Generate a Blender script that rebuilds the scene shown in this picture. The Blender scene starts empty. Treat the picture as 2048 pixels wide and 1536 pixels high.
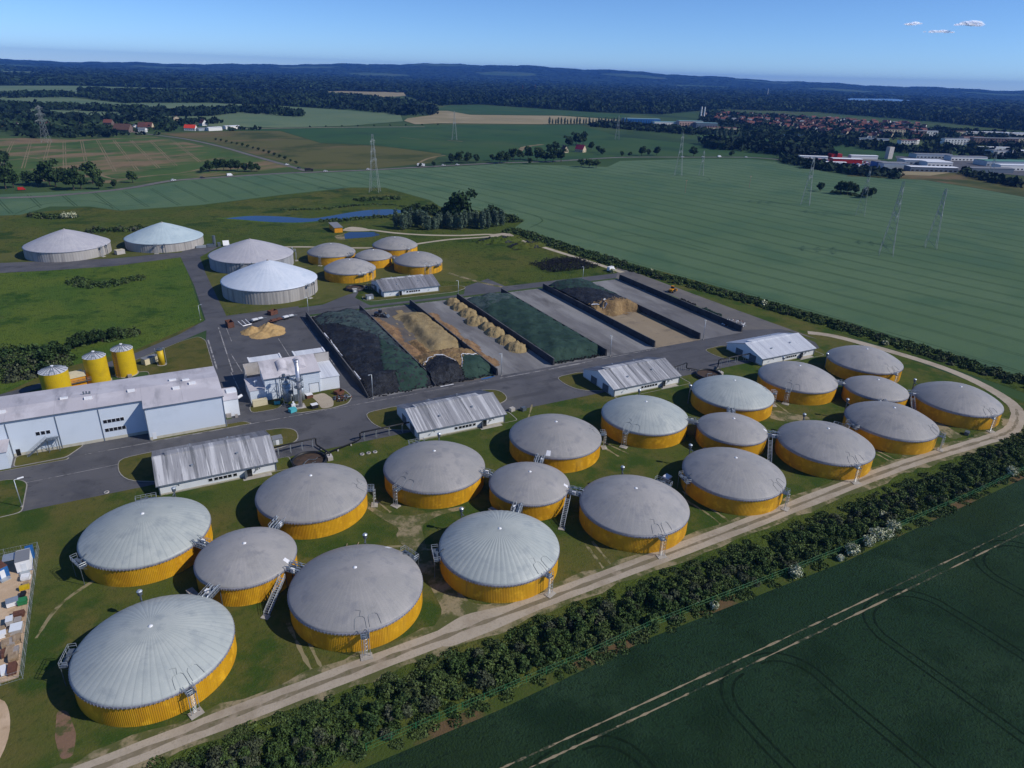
import bpy, math, random
import numpy as np
from mathutils import Vector, Matrix

# ------------------------------------------------------------------ camera, sky, sun, exposure
random.seed(7); RNG = np.random.default_rng(11)
SC = bpy.context.scene
COL = SC.collection
R_ = math.radians
FPX, PITCH, ROLL, CAMZ, SITE = 1393.284, R_(24.0084), R_(-1.8747), 98.918, R_(28.4)
cr, sr, cp, sp = math.cos(ROLL), math.sin(ROLL), math.cos(PITCH), math.sin(PITCH)
cs, ss = math.cos(SITE), math.sin(SITE)

def _site(v):      # camera-aligned plan -> site plan (x along the service road, y along the silo walls)
    return Vector((v[0]*cs+v[1]*ss, -v[0]*ss+v[1]*cs, v[2]))

cam_d = bpy.data.cameras.new('camera')
cam = bpy.data.objects.new('camera', cam_d); COL.objects.link(cam); SC.camera = cam
cam_d.sensor_width = 36.0; cam_d.lens = FPX/2048*36.0
cam_d.clip_start = 1.0; cam_d.clip_end = 60000
_r, _u, _f = _site((cr, -sr*sp, -sr*cp)), _site((sr, cr*sp, cr*cp)), _site((0, cp, -sp))
cam.matrix_world = Matrix(((_r[0], _u[0], -_f[0], 0), (_r[1], _u[1], -_f[1], 0), (_r[2], _u[2], -_f[2], CAMZ), (0, 0, 0, 1)))

SUN_EL, SUN_AZ = R_(39.0), R_(-42.0)          # azimuth from +x, in the site plan
world = bpy.data.worlds.new('World'); SC.world = world; world.use_nodes = True
wn = world.node_tree; wn.nodes.clear()
_o = wn.nodes.new('ShaderNodeOutputWorld'); _b = wn.nodes.new('ShaderNodeBackground'); _s = wn.nodes.new('ShaderNodeTexSky')
_s.sky_type = 'NISHITA'; _s.sun_disc = False; _s.sun_elevation = SUN_EL; _s.sun_rotation = R_(90)-SUN_AZ
_s.altitude = 100; _s.air_density = 0.6; _s.dust_density = 0.0; _s.ozone_density = 10.0
_b.inputs['Strength'].default_value = 0.135
wn.links.new(_s.outputs[0], _b.inputs['Color']); wn.links.new(_b.outputs[0], _o.inputs['Surface'])
sun_d = bpy.data.lights.new('sun', 'SUN'); sun_d.energy = 3.7; sun_d.angle = R_(0.5); sun_d.color = (1.0, 0.95, 0.88)
sun = bpy.data.objects.new('sun', sun_d); COL.objects.link(sun)
_dir = Vector((math.cos(SUN_AZ)*math.cos(SUN_EL), math.sin(SUN_AZ)*math.cos(SUN_EL), math.sin(SUN_EL)))
sun.rotation_euler = _dir.to_track_quat('Z', 'Y').to_euler()
vs = SC.view_settings; vs.view_transform = 'Standard'; vs.look = 'None'; vs.gamma = 1.0; vs.use_curve_mapping = False; vs.exposure = 0.0
SC.render.engine = 'CYCLES'
SC.cycles.max_bounces = 6; SC.cycles.diffuse_bounces = 2; SC.cycles.glossy_bounces = 2; SC.cycles.volume_bounces = 0
SC.cycles.transmission_bounces = 2; SC.cycles.transparent_max_bounces = 8
SC.cycles.volume_step_rate = 4.0

# ------------------------------------------------------------------ survey: photo point -> point of the site plan
def ray(u, v):
    x = (u-1024)/FPX; y = -(v-768)/FPX
    x, y = cr*x+sr*y, -sr*x+cr*y
    return _site((x, cp+y*sp, -sp+y*cp))
def g(u, v, z=0.0):
    d = ray(u, v); t = (z-CAMZ)/d[2]
    return (d[0]*t, d[1]*t)
def hitb(u, v, b):                       # point on the vertical plane y = b -> (x, z)
    d = ray(u, v); t = b/d[1]
    return (d[0]*t, CAMZ+d[2]*t)
def G(pts, z=0.0): return [g(u, v, z) for u, v in pts]

# ------------------------------------------------------------------ materials
MATS = {}
def M(name, base, layers=(), rough=0.85, bump=None, metal=0.0, coord='obj', vary=0.0, sheen=None, island=0.0, radial=None, spec=0.3, emit=0):
    """base colour, then layers (colour, scale, lo, hi, stretch) mixed in through noise masks; bump=(scale, strength, dist, stretch)."""
    m = bpy.data.materials.new(name); m.use_nodes = True; MATS[name] = m
    nt = m.node_tree; N = nt.nodes; L = nt.links; N.clear()
    out = N.new('ShaderNodeOutputMaterial'); bs = N.new('ShaderNodeBsdfPrincipled'); L.new(bs.outputs[0], out.inputs[0])
    bs.inputs['Roughness'].default_value = rough; bs.inputs['Metallic'].default_value = metal
    bs.inputs['Specular IOR Level'].default_value = spec
    if sheen: bs.inputs['Sheen Weight'].default_value = sheen[0]; bs.inputs['Sheen Tint'].default_value = (*sheen[1], 1); bs.inputs['Sheen Roughness'].default_value = .4
    if coord == 'geo': co = N.new('ShaderNodeNewGeometry').outputs['Position']
    else: co = N.new('ShaderNodeTexCoord').outputs['Object']
    co0 = co
    if coord == 'obj':                     # every object gets its own piece of the pattern
        oi = N.new('ShaderNodeObjectInfo'); sc_ = N.new('ShaderNodeVectorMath'); sc_.operation = 'SCALE'; sc_.inputs[0].default_value = (61, 47, 23); L.new(oi.outputs['Random'], sc_.inputs['Scale'])
        ad = N.new('ShaderNodeVectorMath'); ad.operation = 'ADD'; L.new(co, ad.inputs[0]); L.new(sc_.outputs[0], ad.inputs[1]); co = ad.outputs[0]
    def noise(scale, stretch, detail=5, rough_=0.6, off=0.0):
        mp = N.new('ShaderNodeMapping'); L.new(co, mp.inputs[0])
        st = stretch if len(stretch) == 3 else stretch[:3]
        if len(stretch) > 3: mp.inputs['Rotation'].default_value = (0, 0, stretch[3])
        mp.vector_type = 'TEXTURE' if len(stretch) > 3 else 'POINT'
        mp.inputs['Scale'].default_value = tuple(1/s for s in st) if len(stretch) > 3 else st
        mp.inputs['Location'].default_value = (off, off*1.7, off*.6)
        n = N.new('ShaderNodeTexNoise'); n.inputs['Scale'].default_value = scale; n.inputs['Detail'].default_value = detail
        n.inputs['Roughness'].default_value = rough_
        L.new(mp.outputs[0], n.inputs['Vector']); return n.outputs[0]
    rgb = N.new('ShaderNodeRGB'); rgb.outputs[0].default_value = (*base, 1); cur = rgb.outputs[0]
    for i, ly in enumerate(layers):
        col, scale, lo, hi = ly[:4]; stretch = ly[4] if len(ly) > 4 else (1, 1, 1)
        mr = N.new('ShaderNodeMapRange'); mr.interpolation_type = 'SMOOTHSTEP'
        mr.inputs['From Min'].default_value = lo; mr.inputs['From Max'].default_value = hi
        if len(ly) > 5: mr.inputs['To Max'].default_value = ly[5]
        L.new(noise(scale, stretch, off=3.1*(i+1)+len(name)), mr.inputs[0])
        mx = N.new('ShaderNodeMix'); mx.data_type = 'RGBA'; L.new(mr.outputs[0], mx.inputs[0]); L.new(cur, mx.inputs[6])
        mx.inputs[7].default_value = (*col, 1); cur = mx.outputs[2]
    if radial:                             # (count, colour, width, amount) seams running from the centre to the rim
        cnt, col, wid, amt = radial
        sx = N.new('ShaderNodeSeparateXYZ'); L.new(co0, sx.inputs[0])
        at = N.new('ShaderNodeMath'); at.operation = 'ARCTAN2'; L.new(sx.outputs[1], at.inputs[0]); L.new(sx.outputs[0], at.inputs[1])
        mu = N.new('ShaderNodeMath'); mu.operation = 'MULTIPLY'; L.new(at.outputs[0], mu.inputs[0]); mu.inputs[1].default_value = cnt/2/math.pi
        fr = N.new('ShaderNodeMath'); fr.operation = 'PINGPONG'; L.new(mu.outputs[0], fr.inputs[0]); fr.inputs[1].default_value = .5
        mr = N.new('ShaderNodeMapRange'); mr.inputs['From Min'].default_value = wid; mr.inputs['From Max'].default_value = 0; mr.inputs['To Max'].default_value = amt
        L.new(fr.outputs[0], mr.inputs[0])
        mm = N.new('ShaderNodeMath'); mm.operation = 'MULTIPLY'; L.new(mr.outputs[0], mm.inputs[0]); L.new(noise(.35, (1, 1, 1)), mm.inputs[1])
        mx = N.new('ShaderNodeMix'); mx.data_type = 'RGBA'; L.new(mm.outputs[0], mx.inputs[0]); L.new(cur, mx.inputs[6]); mx.inputs[7].default_value = (*col, 1); cur = mx.outputs[2]
    if vary:
        oi2 = N.new('ShaderNodeObjectInfo'); h2 = N.new('ShaderNodeHueSaturation'); m2 = N.new('ShaderNodeMapRange'); m2.inputs['To Min'].default_value = 1-vary; m2.inputs['To Max'].default_value = 1+vary
        L.new(oi2.outputs['Random'], m2.inputs[0]); L.new(m2.outputs[0], h2.inputs['Value']); L.new(cur, h2.inputs['Color']); cur = h2.outputs[0]
    if island:
        gi = N.new('ShaderNodeNewGeometry'); hs = N.new('ShaderNodeHueSaturation')
        mr = N.new('ShaderNodeMapRange'); mr.inputs['To Min'].default_value = 1-island; mr.inputs['To Max'].default_value = 1+island
        L.new(gi.outputs['Random Per Island'], mr.inputs[0]); L.new(mr.outputs[0], hs.inputs['Value']); L.new(cur, hs.inputs['Color']); cur = hs.outputs[0]
    L.new(cur, bs.inputs['Base Color'])
    if bump:
        bp = N.new('ShaderNodeBump'); bp.inputs['Strength'].default_value = bump[1]; bp.inputs['Distance'].default_value = bump[2]
        L.new(noise(bump[0], bump[3] if len(bump) > 3 else (1, 1, 1), 4, .65), bp.inputs['Height']); L.new(bp.outputs[0], bs.inputs['Normal'])
    return m

# ground
GRASS = dict(coord='geo', rough=.95, spec=.05)
CROP = dict(GRASS, sheen=(.10, (.85, 1.0, .5)))          # standing crops brighten where they are seen at a low angle
M('far_ground', (.045, .085, .03), [((.075, .105, .035), .0016, .42, .6), ((.03, .06, .03), .004, .5, .68), ((.10, .095, .045), .0027, .58, .74)], **GRASS)
M('lawn', (.076, .098, .020), [((.115, .106, .030), .05, .40, .62), ((.042, .076, .014), .09, .46, .64), ((.165, .130, .055), .12, .60, .80, (1, 1, 1), .7), ((.036, .055, .014), .9, .5, .75, (1, 1, 1), .6), ((.15, .135, .06), 1.7, .56, .8, (1, 1, 1), .55), ((.06, .08, .02), 4, .5, .7, (1, 1, 1), .4)], bump=(2.2, .6, .35), **GRASS)
M('meadow', (.070, .122, .020), [((.100, .140, .022), .03, .42, .62), ((.032, .075, .012), .07, .5, .68), ((.105, .105, .03), .05, .62, .8, (1, 1, 1), .6), ((.024, .050, .012), .5, .5, .72, (1, 1, 1), .7), ((.10, .13, .035), 1.1, .58, .8, (1, 1, 1), .45)], bump=(1.2, .9, .7), **GRASS)
M('rough_grass', (.070, .098, .018), [((.100, .106, .024), .02, .42, .62), ((.036, .066, .013), .05, .5, .66), ((.15, .125, .055), .07, .62, .8, (1, 1, 1), .7), ((.024, .042, .012), .35, .5, .7, (1, 1, 1), .75)], bump=(.9, .9, .8), **GRASS)
M('mown_grass', (.105, .108, .032), [((.075, .090, .022), .06, .42, .62), ((.15, .13, .055), .1, .56, .76), ((.06, .07, .02), .7, .52, .75, (1, 1, 1), .5)], bump=(2, .5, .3), **GRASS)
M('verge_grass', (.105, .098, .028), [((.060, .075, .018), .12, .45, .65), ((.15, .115, .05), .2, .58, .78), ((.05, .06, .018), .9, .52, .75, (1, 1, 1), .5)], bump=(2.5, .5, .3), **GRASS)
M('wheat', (.074, .130, .062), [((.092, .150, .076), .006, .40, .60), ((.060, .118, .062), .02, .48, .66), ((.066, .12, .07), .25, .5, .7, (.2, 1, 1), .5), ((.085, .135, .07), .004, .58, .75, (1, 1, 1), .7), ((.05, .10, .06), 1.6, .5, .75, (1, 1, 1), .5)], bump=(1.4, .6, .4), **CROP)
M('near_crop', (.019, .045, .021), [((.027, .056, .027), .03, .40, .62), ((.013, .032, .014), .08, .46, .66), ((.022, .044, .017), .012, .45, .62), ((.013, .026, .014), 1.3, .5, .68, (1, 1, 1), .8), ((.036, .058, .034), 2.6, .56, .78, (1, 1, 1), .6)], bump=(2.4, 1.0, .5), **GRASS)
M('tram_crop', (.007, .016, .008), [((.012, .026, .012), 1.2, .4, .7)], bump=(2, .6, .3), **GRASS)  # crushed crop and soil, with the shade of the gap put into the colour
M('tram_far', (.048, .088, .042), [((.062, .105, .052), .4, .4, .7)], **GRASS)  # wheel gaps in the wheat; their shade is put into the darker colour
M('tram_sand', (.30, .24, .155), [((.021, .040, .023), .10, .49, .53), ((.2, .16, .1), 1.2, .4, .7, (1, 1, 1), .6)], **GRASS)
M('field_margin', (.06, .085, .018), [((.13, .085, .042), .05, .5, .62), ((.10, .095, .03), .3, .5, .7, (1, 1, 1), .6)], bump=(2, .6, .4), **GRASS)
M('field_green', (.030, .075, .024), [((.045, .085, .026), .005, .4, .65), ((.025, .058, .022), .015, .48, .7), ((.075, .10, .04), .003, .58, .75, (1, 1, 1), .6)], **dict(GRASS, sheen=(.05, (.8, 1.0, .5))))
M('field_light', (.105, .150, .075), [((.13, .165, .08), .004, .4, .65), ((.085, .13, .065), .01, .5, .7)], **CROP)
M('field_tan', (.30, .25, .145), [((.24, .21, .12), .004, .4, .65), ((.34, .29, .18), .01, .5, .7)], **GRASS)
M('field_patchy', (.068, .115, .032), [((.21, .150, .085), .012, .47, .60, (.5, 1.6, 1, .5)), ((.035, .075, .022), .02, .5, .68, (1, 1, 1), .7), ((.13, .115, .05), .03, .52, .7, (1, 1, 1), .6)], **GRASS)
M('field_dry', (.105, .105, .038), [((.16, .115, .06), .006, .50, .66, (.4, 1.8, 1, .4)), ((.055, .072, .024), .012, .48, .66)], **GRASS)
M('field_track', (.24, .19, .11), [((.15, .13, .07), .05, .4, .7)], **GRASS)
M('asphalt', (.085, .085, .092), [((.108, .106, .112), .06, .42, .62), ((.064, .064, .07), .14, .5, .7), ((.13, .12, .11), .25, .62, .82, (1, 1, 1), .5), ((.05, .05, .054), .035, .58, .72, (.25, 2, 1), .6), ((.115, .115, .12), 3.0, .5, .75, (1, 1, 1), .4), ((.05, .05, .052), .09, .56, .68, (.18, 2.2, 1), .55), ((.15, .14, .125), .05, .60, .72, (1, 1, 1), .55), ((.045, .045, .05), .5, .64, .70, (1, 1, 1), .6)], coord='geo', rough=.8, bump=(3, .15, .05))
M('asphalt_pale', (.135, .125, .115), [((.17, .155, .135), .05, .42, .62), ((.09, .088, .088), .1, .5, .7), ((.20, .18, .15), .4, .55, .8, (1, 1, 1), .5)], coord='geo', rough=.85, bump=(3, .2, .06))
M('bunker_floor', (.16, .155, .155), [((.26, .255, .25), .05, .44, .66, (1.6, .35, 1)), ((.095, .09, .09), .09, .5, .72, (1, .3, 1)), ((.31, .30, .29), .16, .6, .78, (1.5, .3, 1), .7), ((.13, .125, .12), 1.8, .5, .75, (1, 1, 1), .45)], coord='geo', rough=.8)
M('bunker_floor_dirty', (.125, .118, .112), [((.19, .14, .09), .07, .50, .68), ((.085, .08, .078), .1, .46, .66, (1, .4, 1)), ((.23, .18, .12), .2, .6, .8, (1, 1, 1), .7)], coord='geo', rough=.85)
M('bunker_floor_brown', (.27, .215, .145), [((.12, .10, .08), .07, .52, .72), ((.34, .28, .19), .2, .5, .75, (1, .4, 1), .6), ((.10, .085, .07), .3, .58, .76, (.4, 1.2, 1), .7)], coord='geo', rough=.9)
M('gravel_track', (.42, .355, .27), [((.34, .28, .205), .15, .42, .66), ((.43, .37, .28), .5, .5, .74, (1, 1, 1), .6), ((.20, .16, .105), .25, .6, .78, (1, 1, 1), .6), ((.24, .195, .14), 2.2, .5, .72, (1, 1, 1), .5)], coord='geo', rough=.95, bump=(3, .5, .1))
M('track_middle', (.20, .165, .105), [((.33, .27, .195), .35, .5, .7), ((.10, .10, .04), .5, .55, .74), ((.14, .12, .07), 1.2, .5, .7, (1, 1, 1), .5)], coord='geo', rough=.95)
M('pale_track', (.44, .38, .28), [((.34, .30, .21), .2, .45, .7)], coord='geo', rough=.95)
M('worn_earth', (.27, .22, .125), [((.09, .098, .028), .22, .40, .54), ((.33, .26, .16), .5, .55, .75, (1, 1, 1), .7), ((.05, .06, .018), .9, .55, .7, (1, 1, 1), .6)], coord='geo', rough=.95, bump=(2, .6, .2))
M('wheel_rut', (.25, .21, .11), [((.085, .09, .022), .3, .50, .62), ((.30, .24, .14), 1, .55, .75, (1, 1, 1), .6)], coord='geo', rough=.95)
M('road_marking', (.34, .33, .32), [((.12, .115, .115), .5, .46, .60)], coord='geo', rough=.8)
M('kerb', (.33, .31, .28), [((.24, .22, .19), .6, .45, .7)], coord='geo', rough=.9)
M('site_sand', (.50, .36, .23), [((.58, .43, .29), .25, .4, .65), ((.40, .28, .17), .4, .52, .75), ((.33, .22, .13), 1.2, .6, .8, (1, 1, 1), .5)], coord='geo', rough=.95, bump=(2, .4, .15))
M('red_earth', (.20, .12, .075), [((.08, .085, .025), .4, .48, .6), ((.30, .2, .13), .9, .55, .75, (1, 1, 1), .6)], coord='geo', rough=.95, bump=(2, .6, .2))
M('concrete_pad', (.42, .39, .34), [((.34, .31, .27), .6, .4, .7)], rough=.9)
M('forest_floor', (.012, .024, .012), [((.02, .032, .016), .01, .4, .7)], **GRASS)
M('pylon_steel', (.28, .31, .30), rough=.7)
M('pit_sludge', (.075, .05, .035), [((.04, .03, .024), .4, .45, .65), ((.12, .075, .05), 1.2, .55, .75)], rough=.8)
def mk_water(name, col, rough=.06, bs=(.7, .12, .05)):
    M(name, col, [((col[0]*.7, col[1]*.8, col[2]*.7), .05, .45, .65)], coord='geo', rough=rough, bump=bs, spec=.22)
mk_water('water', (.006, .012, .040)); mk_water('liner_water', (.005, .009, .032)); mk_water('lake_water', (.10, .17, .33), .25, (.02, .3, .3))
# plant metals, membranes and claddings
M('membrane_grey', (.300, .290, .278), [((.350, .332, .316), .12, .42, .64), ((.255, .250, .253), .35, .5, .7), ((.38, .36, .35), .9, .55, .8, (1, 1, 1), .5), ((.215, .21, .205), .16, .60, .74, (1, 1, 1), .6), ((.24, .235, .23), 5, .5, .7, (1, 1, 1), .5), ((.21, .20, .19), .9, .64, .74, (1, 1, 1), .5), ((.55, .55, .53), 5, .70, .76, (1, 1, 1), .6)], rough=.55, radial=(88, (.20, .20, .20), .12, .6), bump=(.5, .2, .15), spec=.4, vary=.07)
M('membrane_green', (.375, .405, .385), [((.43, .455, .425), .12, .42, .64), ((.32, .35, .345), .35, .5, .7), ((.45, .47, .44), .9, .55, .8, (1, 1, 1), .5), ((.25, .28, .28), .5, .68, .8, (1, 1, 1), .5)], rough=.5, radial=(56, (.23, .255, .255), .12, .9), bump=(.5, .2, .15), spec=.4, vary=.05)
M('cone_grey', (.42, .41, .44), [((.46, .45, .47), .15, .42, .64), ((.38, .375, .41), .4, .5, .7)], rough=.6, radial=(40, (.33, .33, .36), .12, .6))
M('cone_white', (.58, .63, .70), [((.64, .68, .74), .12, .42, .66), ((.52, .58, .66), .3, .5, .7)], rough=.5, radial=(40, (.5, .56, .63), .1, .5))
M('cone_teal', (.43, .52, .55), [((.48, .57, .59), .12, .42, .66), ((.38, .47, .51), .3, .5, .7)], rough=.5, radial=(40, (.34, .43, .47), .1, .6))
M('yellow_sheet', (.60, .31, .012), [((.52, .255, .010), .25, .45, .62, (1, 1, .1)), ((.34, .17, .02), .8, .58, .72, (1, 1, .06), .7), ((.60, .36, .06), .35, .60, .74, (1, 1, .3), .5), ((.42, .215, .02), .6, .60, .80, (1, 1, .08), .75), ((.78, .42, .02), .5, .5, .7)], rough=.5, spec=.35)
M('yellow_paint', (.62, .42, .012), [((.52, .35, .015), .3, .45, .7), ((.40, .27, .02), 1.2, .62, .8, (1, 1, .2), .5)], rough=.45)
M('rim_metal', (.33, .335, .39), [((.25, .25, .29), .8, .45, .7), ((.42, .42, .46), 3, .5, .7, (1, 1, .2))], rough=.45, metal=.3)
M('silo_roof', (.60, .61, .64), [((.50, .51, .55), 1.2, .45, .7)], rough=.4, metal=.2)
M('pale_cap', (.78, .78, .78), rough=.35)
M('galvanised', (.46, .50, .53), [((.38, .42, .45), 1.5, .45, .7)], rough=.45, metal=.55)
M('steel_dark', (.16, .19, .22), [((.10, .12, .14), 1.5, .45, .7)], rough=.5, metal=.5)
M('pipe_black', (.016, .017, .019), rough=.5)
M('chrome_pipe', (.56, .56, .60), [((.48, .48, .52), 1, .4, .7)], rough=.35, metal=.6)
M('concrete_stave', (.40, .375, .345), [((.27, .255, .24), .55, .46, .66, (1, 1, .05)), ((.47, .445, .41), .8, .5, .7, (1, 1, .08), .7), ((.17, .165, .16), 1.3, .60, .76, (1, 1, .06), .7)], rough=.9)
M('concrete_stave_blue', (.33, .34, .36), [((.20, .21, .23), .55, .46, .64, (1, 1, .05)), ((.42, .42, .42), .8, .5, .7, (1, 1, .08), .7), ((.14, .14, .15), 1.3, .58, .76, (1, 1, .06), .8)], rough=.9)
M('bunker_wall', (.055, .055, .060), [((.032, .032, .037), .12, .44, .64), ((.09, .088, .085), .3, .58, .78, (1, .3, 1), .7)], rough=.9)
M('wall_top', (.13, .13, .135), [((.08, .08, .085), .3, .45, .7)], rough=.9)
M('white_clad', (.74, .77, .80), [((.68, .71, .75), .3, .45, .7), ((.58, .60, .62), .9, .66, .84, (1, 1, .3), .5)], rough=.45, bump=(2, .05, .02, (.05, .05, 6)))
M('hall_clad', (.62, .68, .75), [((.57, .63, .70), .2, .45, .7), ((.50, .55, .61), .6, .66, .84, (1, 1, .3), .5), ((.66, .71, .77), 1.5, .5, .7, (.3, .3, 6), .5)], rough=.45, bump=(1.2, .08, .03, (.05, .05, 8)))
M('plinth', (.50, .47, .38), [((.40, .38, .30), .6, .45, .7)], rough=.9)
M('trim_dark', (.12, .15, .19), rough=.5)
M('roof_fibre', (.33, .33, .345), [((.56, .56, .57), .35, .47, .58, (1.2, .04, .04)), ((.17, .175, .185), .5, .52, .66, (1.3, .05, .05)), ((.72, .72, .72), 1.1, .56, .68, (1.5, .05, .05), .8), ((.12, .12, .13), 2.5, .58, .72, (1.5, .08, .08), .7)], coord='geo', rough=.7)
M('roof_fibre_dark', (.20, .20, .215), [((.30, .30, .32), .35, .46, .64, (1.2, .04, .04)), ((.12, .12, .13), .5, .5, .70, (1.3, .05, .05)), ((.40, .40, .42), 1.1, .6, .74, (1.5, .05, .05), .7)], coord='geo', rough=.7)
M('roof_fibre_pale', (.62, .64, .68), [((.70, .72, .75), .35, .46, .64, (1.2, .04, .04)), ((.50, .52, .57), .5, .5, .70, (1.3, .05, .05))], coord='geo', rough=.65)
M('hall_roof', (.52, .49, .51), [((.61, .58, .60), .12, .45, .66), ((.36, .345, .365), .2, .5, .7, (1, .25, 1)), ((.44, .37, .35), .09, .58, .74, (1, 1, 1), .6), ((.56, .55, .56), 1.2, .58, .8, (1, .3, 1), .5)], coord='geo', rough=.65)
M('glass_dark', (.010, .012, .016), rough=.12, spec=.8)
M('white_frame', (.70, .72, .74), rough=.5)
M('concrete_pale', (.46, .43, .40), [((.38, .35, .32), .4, .45, .7), ((.55, .50, .47), .8, .55, .75, (1, 1, .5), .6)], rough=.9)
M('cream_paint', (.66, .58, .38), [((.58, .50, .33), .6, .45, .7)], rough=.5)
M('orange_paint', (.72, .30, .008), [((.6, .24, .01), .6, .45, .7)], rough=.5)
M('cyan_paint', (.08, .42, .47), rough=.45)
M('blue_paint', (.025, .13, .36), [((.02, .1, .28), 1, .45, .7)], rough=.45)
M('green_paint', (.03, .20, .07), rough=.5)
M('red_paint', (.42, .02, .012), rough=.45)
M('rust', (.14, .060, .038), [((.09, .04, .03), 1, .45, .7), ((.20, .1, .06), 2.5, .55, .75)], rough=.9)
M('white_paint', (.80, .80, .80), [((.70, .70, .70), 1.2, .5, .75)], rough=.4)
M('timber', (.33, .24, .15), [((.24, .17, .11), 1.2, .45, .7), ((.42, .32, .22), 3, .5, .7, (1, .2, 1))], rough=.85)
M('block_grey', (.33, .30, .28), [((.25, .22, .2), 1.2, .45, .7)], rough=.9)
M('black_plastic', (.016, .017, .020), rough=.6)
M('rubber', (.014, .014, .015), rough=.85)
M('dark_glass_car', (.02, .022, .026), rough=.15, spec=.7)
# silage
M('tarp_black', (.014, .016, .021), [((.030, .034, .042), .22, .46, .66), ((.006, .007, .010), .45, .5, .66), ((.075, .080, .085), 1.6, .58, .74, (.5, 1.3, 1), .8), ((.006, .007, .010), 2.2, .55, .7, (1, .5, 1), .7)], rough=.7, bump=(1.2, 1.0, .6), coord='geo')  # stretched streaks put the highlights and darks of wrinkles into the colour
M('net_green', (.016, .042, .030), [((.028, .062, .044), .15, .42, .64), ((.009, .026, .020), .3, .5, .7), ((.06, .085, .07), 1.8, .60, .78, (1, 1, 1), .6), ((.006, .016, .013), 1.1, .58, .74, (1, .4, 1), .7)], rough=.85, bump=(.9, .8, .3), coord='geo')
M('net_teal', (.035, .060, .058), [((.06, .085, .08), .2, .42, .64), ((.02, .036, .038), .4, .5, .7), ((.10, .12, .11), 1.8, .6, .82, (1, 1, 1), .5)], rough=.85, bump=(.9, .8, .3), coord='geo')
M('film_white', (.74, .74, .76), rough=.4)
M('silage_brown', (.25, .165, .075), [((.17, .105, .05), .25, .44, .64), ((.34, .235, .11), .6, .5, .72), ((.10, .07, .04), .8, .62, .8, (1, 1, 1), .7), ((.36, .26, .12), 3, .5, .75, (1, 1, 1), .5)], rough=.95, bump=(1.4, 1.0, .5), coord='geo')
M('silage_olive', (.33, .25, .125), [((.26, .19, .09), .15, .42, .64), ((.38, .30, .16), .5, .5, .72), ((.20, .14, .07), 2.5, .5, .72, (1, 1, 1), .6)], rough=.95, bump=(2.2, .9, .3), coord='geo')
M('silage_red', (.24, .15, .075), [((.16, .095, .05), .3, .44, .64), ((.33, .19, .09), .8, .5, .72), ((.12, .1, .05), .4, .62, .78, (1, 1, 1), .6)], rough=.95, bump=(1.6, 1.0, .5), coord='geo')
M('grain', (.47, .31, .13), [((.40, .255, .105), .4, .42, .64), ((.53, .365, .17), 1, .5, .72)], rough=.95, bump=(2.5, .4, .15), coord='geo')
# vegetation
M('leaf_hedge', (.046, .080, .020), [((.078, .112, .030), .11, .44, .62), ((.022, .046, .014), .3, .5, .66), ((.06, .075, .03), .05, .55, .7)], coord='geo', island=.6, rough=.7, spec=.15)
M('leaf_grey', (.066, .080, .040), [((.045, .055, .03), .3, .46, .66), ((.10, .10, .075), .5, .55, .72)], coord='geo', island=.5, rough=.7, spec=.15)
M('leaf_tree', (.024, .048, .014), [((.040, .068, .018), .2, .46, .66)], island=.55, rough=.7, spec=.15)
M('leaf_tree_pale', (.046, .080, .022), [((.065, .10, .03), .2, .46, .66)], island=.5, rough=.7, spec=.15)
M('leaf_silver', (.100, .145, .090), [((.07, .105, .07), .25, .48, .68)], island=.5, rough=.6, spec=.2)
M('leaf_flower', (.62, .62, .42), [((.07, .11, .03), 1.1, .46, .56)], coord='geo', island=.3, rough=.8)
M('leaf_reed', (.05, .085, .022), [((.075, .10, .03), .1, .46, .66)], coord='geo', island=.5, rough=.8)
M('leaf_forest', (.015, .032, .014), [((.024, .043, .016), .012, .45, .62), ((.011, .023, .014), .004, .45, .6)], coord='geo', island=.5, rough=.8, spec=.1)
M('bark', (.075, .058, .042), [((.05, .04, .03), 3, .45, .7)], rough=.95)
# village and town
M('roof_red', (.20, .068, .046), [((.13, .055, .045), .05, .45, .6)], rough=.8)
M('roof_bright_red', (.62, .055, .025), rough=.7)
M('roof_brown', (.13, .07, .05), [((.09, .05, .04), .5, .45, .7)], rough=.85)
M('roof_grey', (.20, .21, .23), rough=.8)
M('roof_purple', (.26, .022, .05), rough=.6)
M('wall_white', (.72, .71, .68), rough=.8)
M('wall_cream', (.58, .48, .32), rough=.8)
M('wall_orange', (.50, .27, .12), rough=.8)
M('wall_pink', (.50, .33, .27), rough=.8)
M('wall_brown', (.17, .12, .10), rough=.8)
M('roof_teal', (.18, .32, .34), rough=.6)
M('roof_green', (.10, .24, .17), rough=.6)


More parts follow.
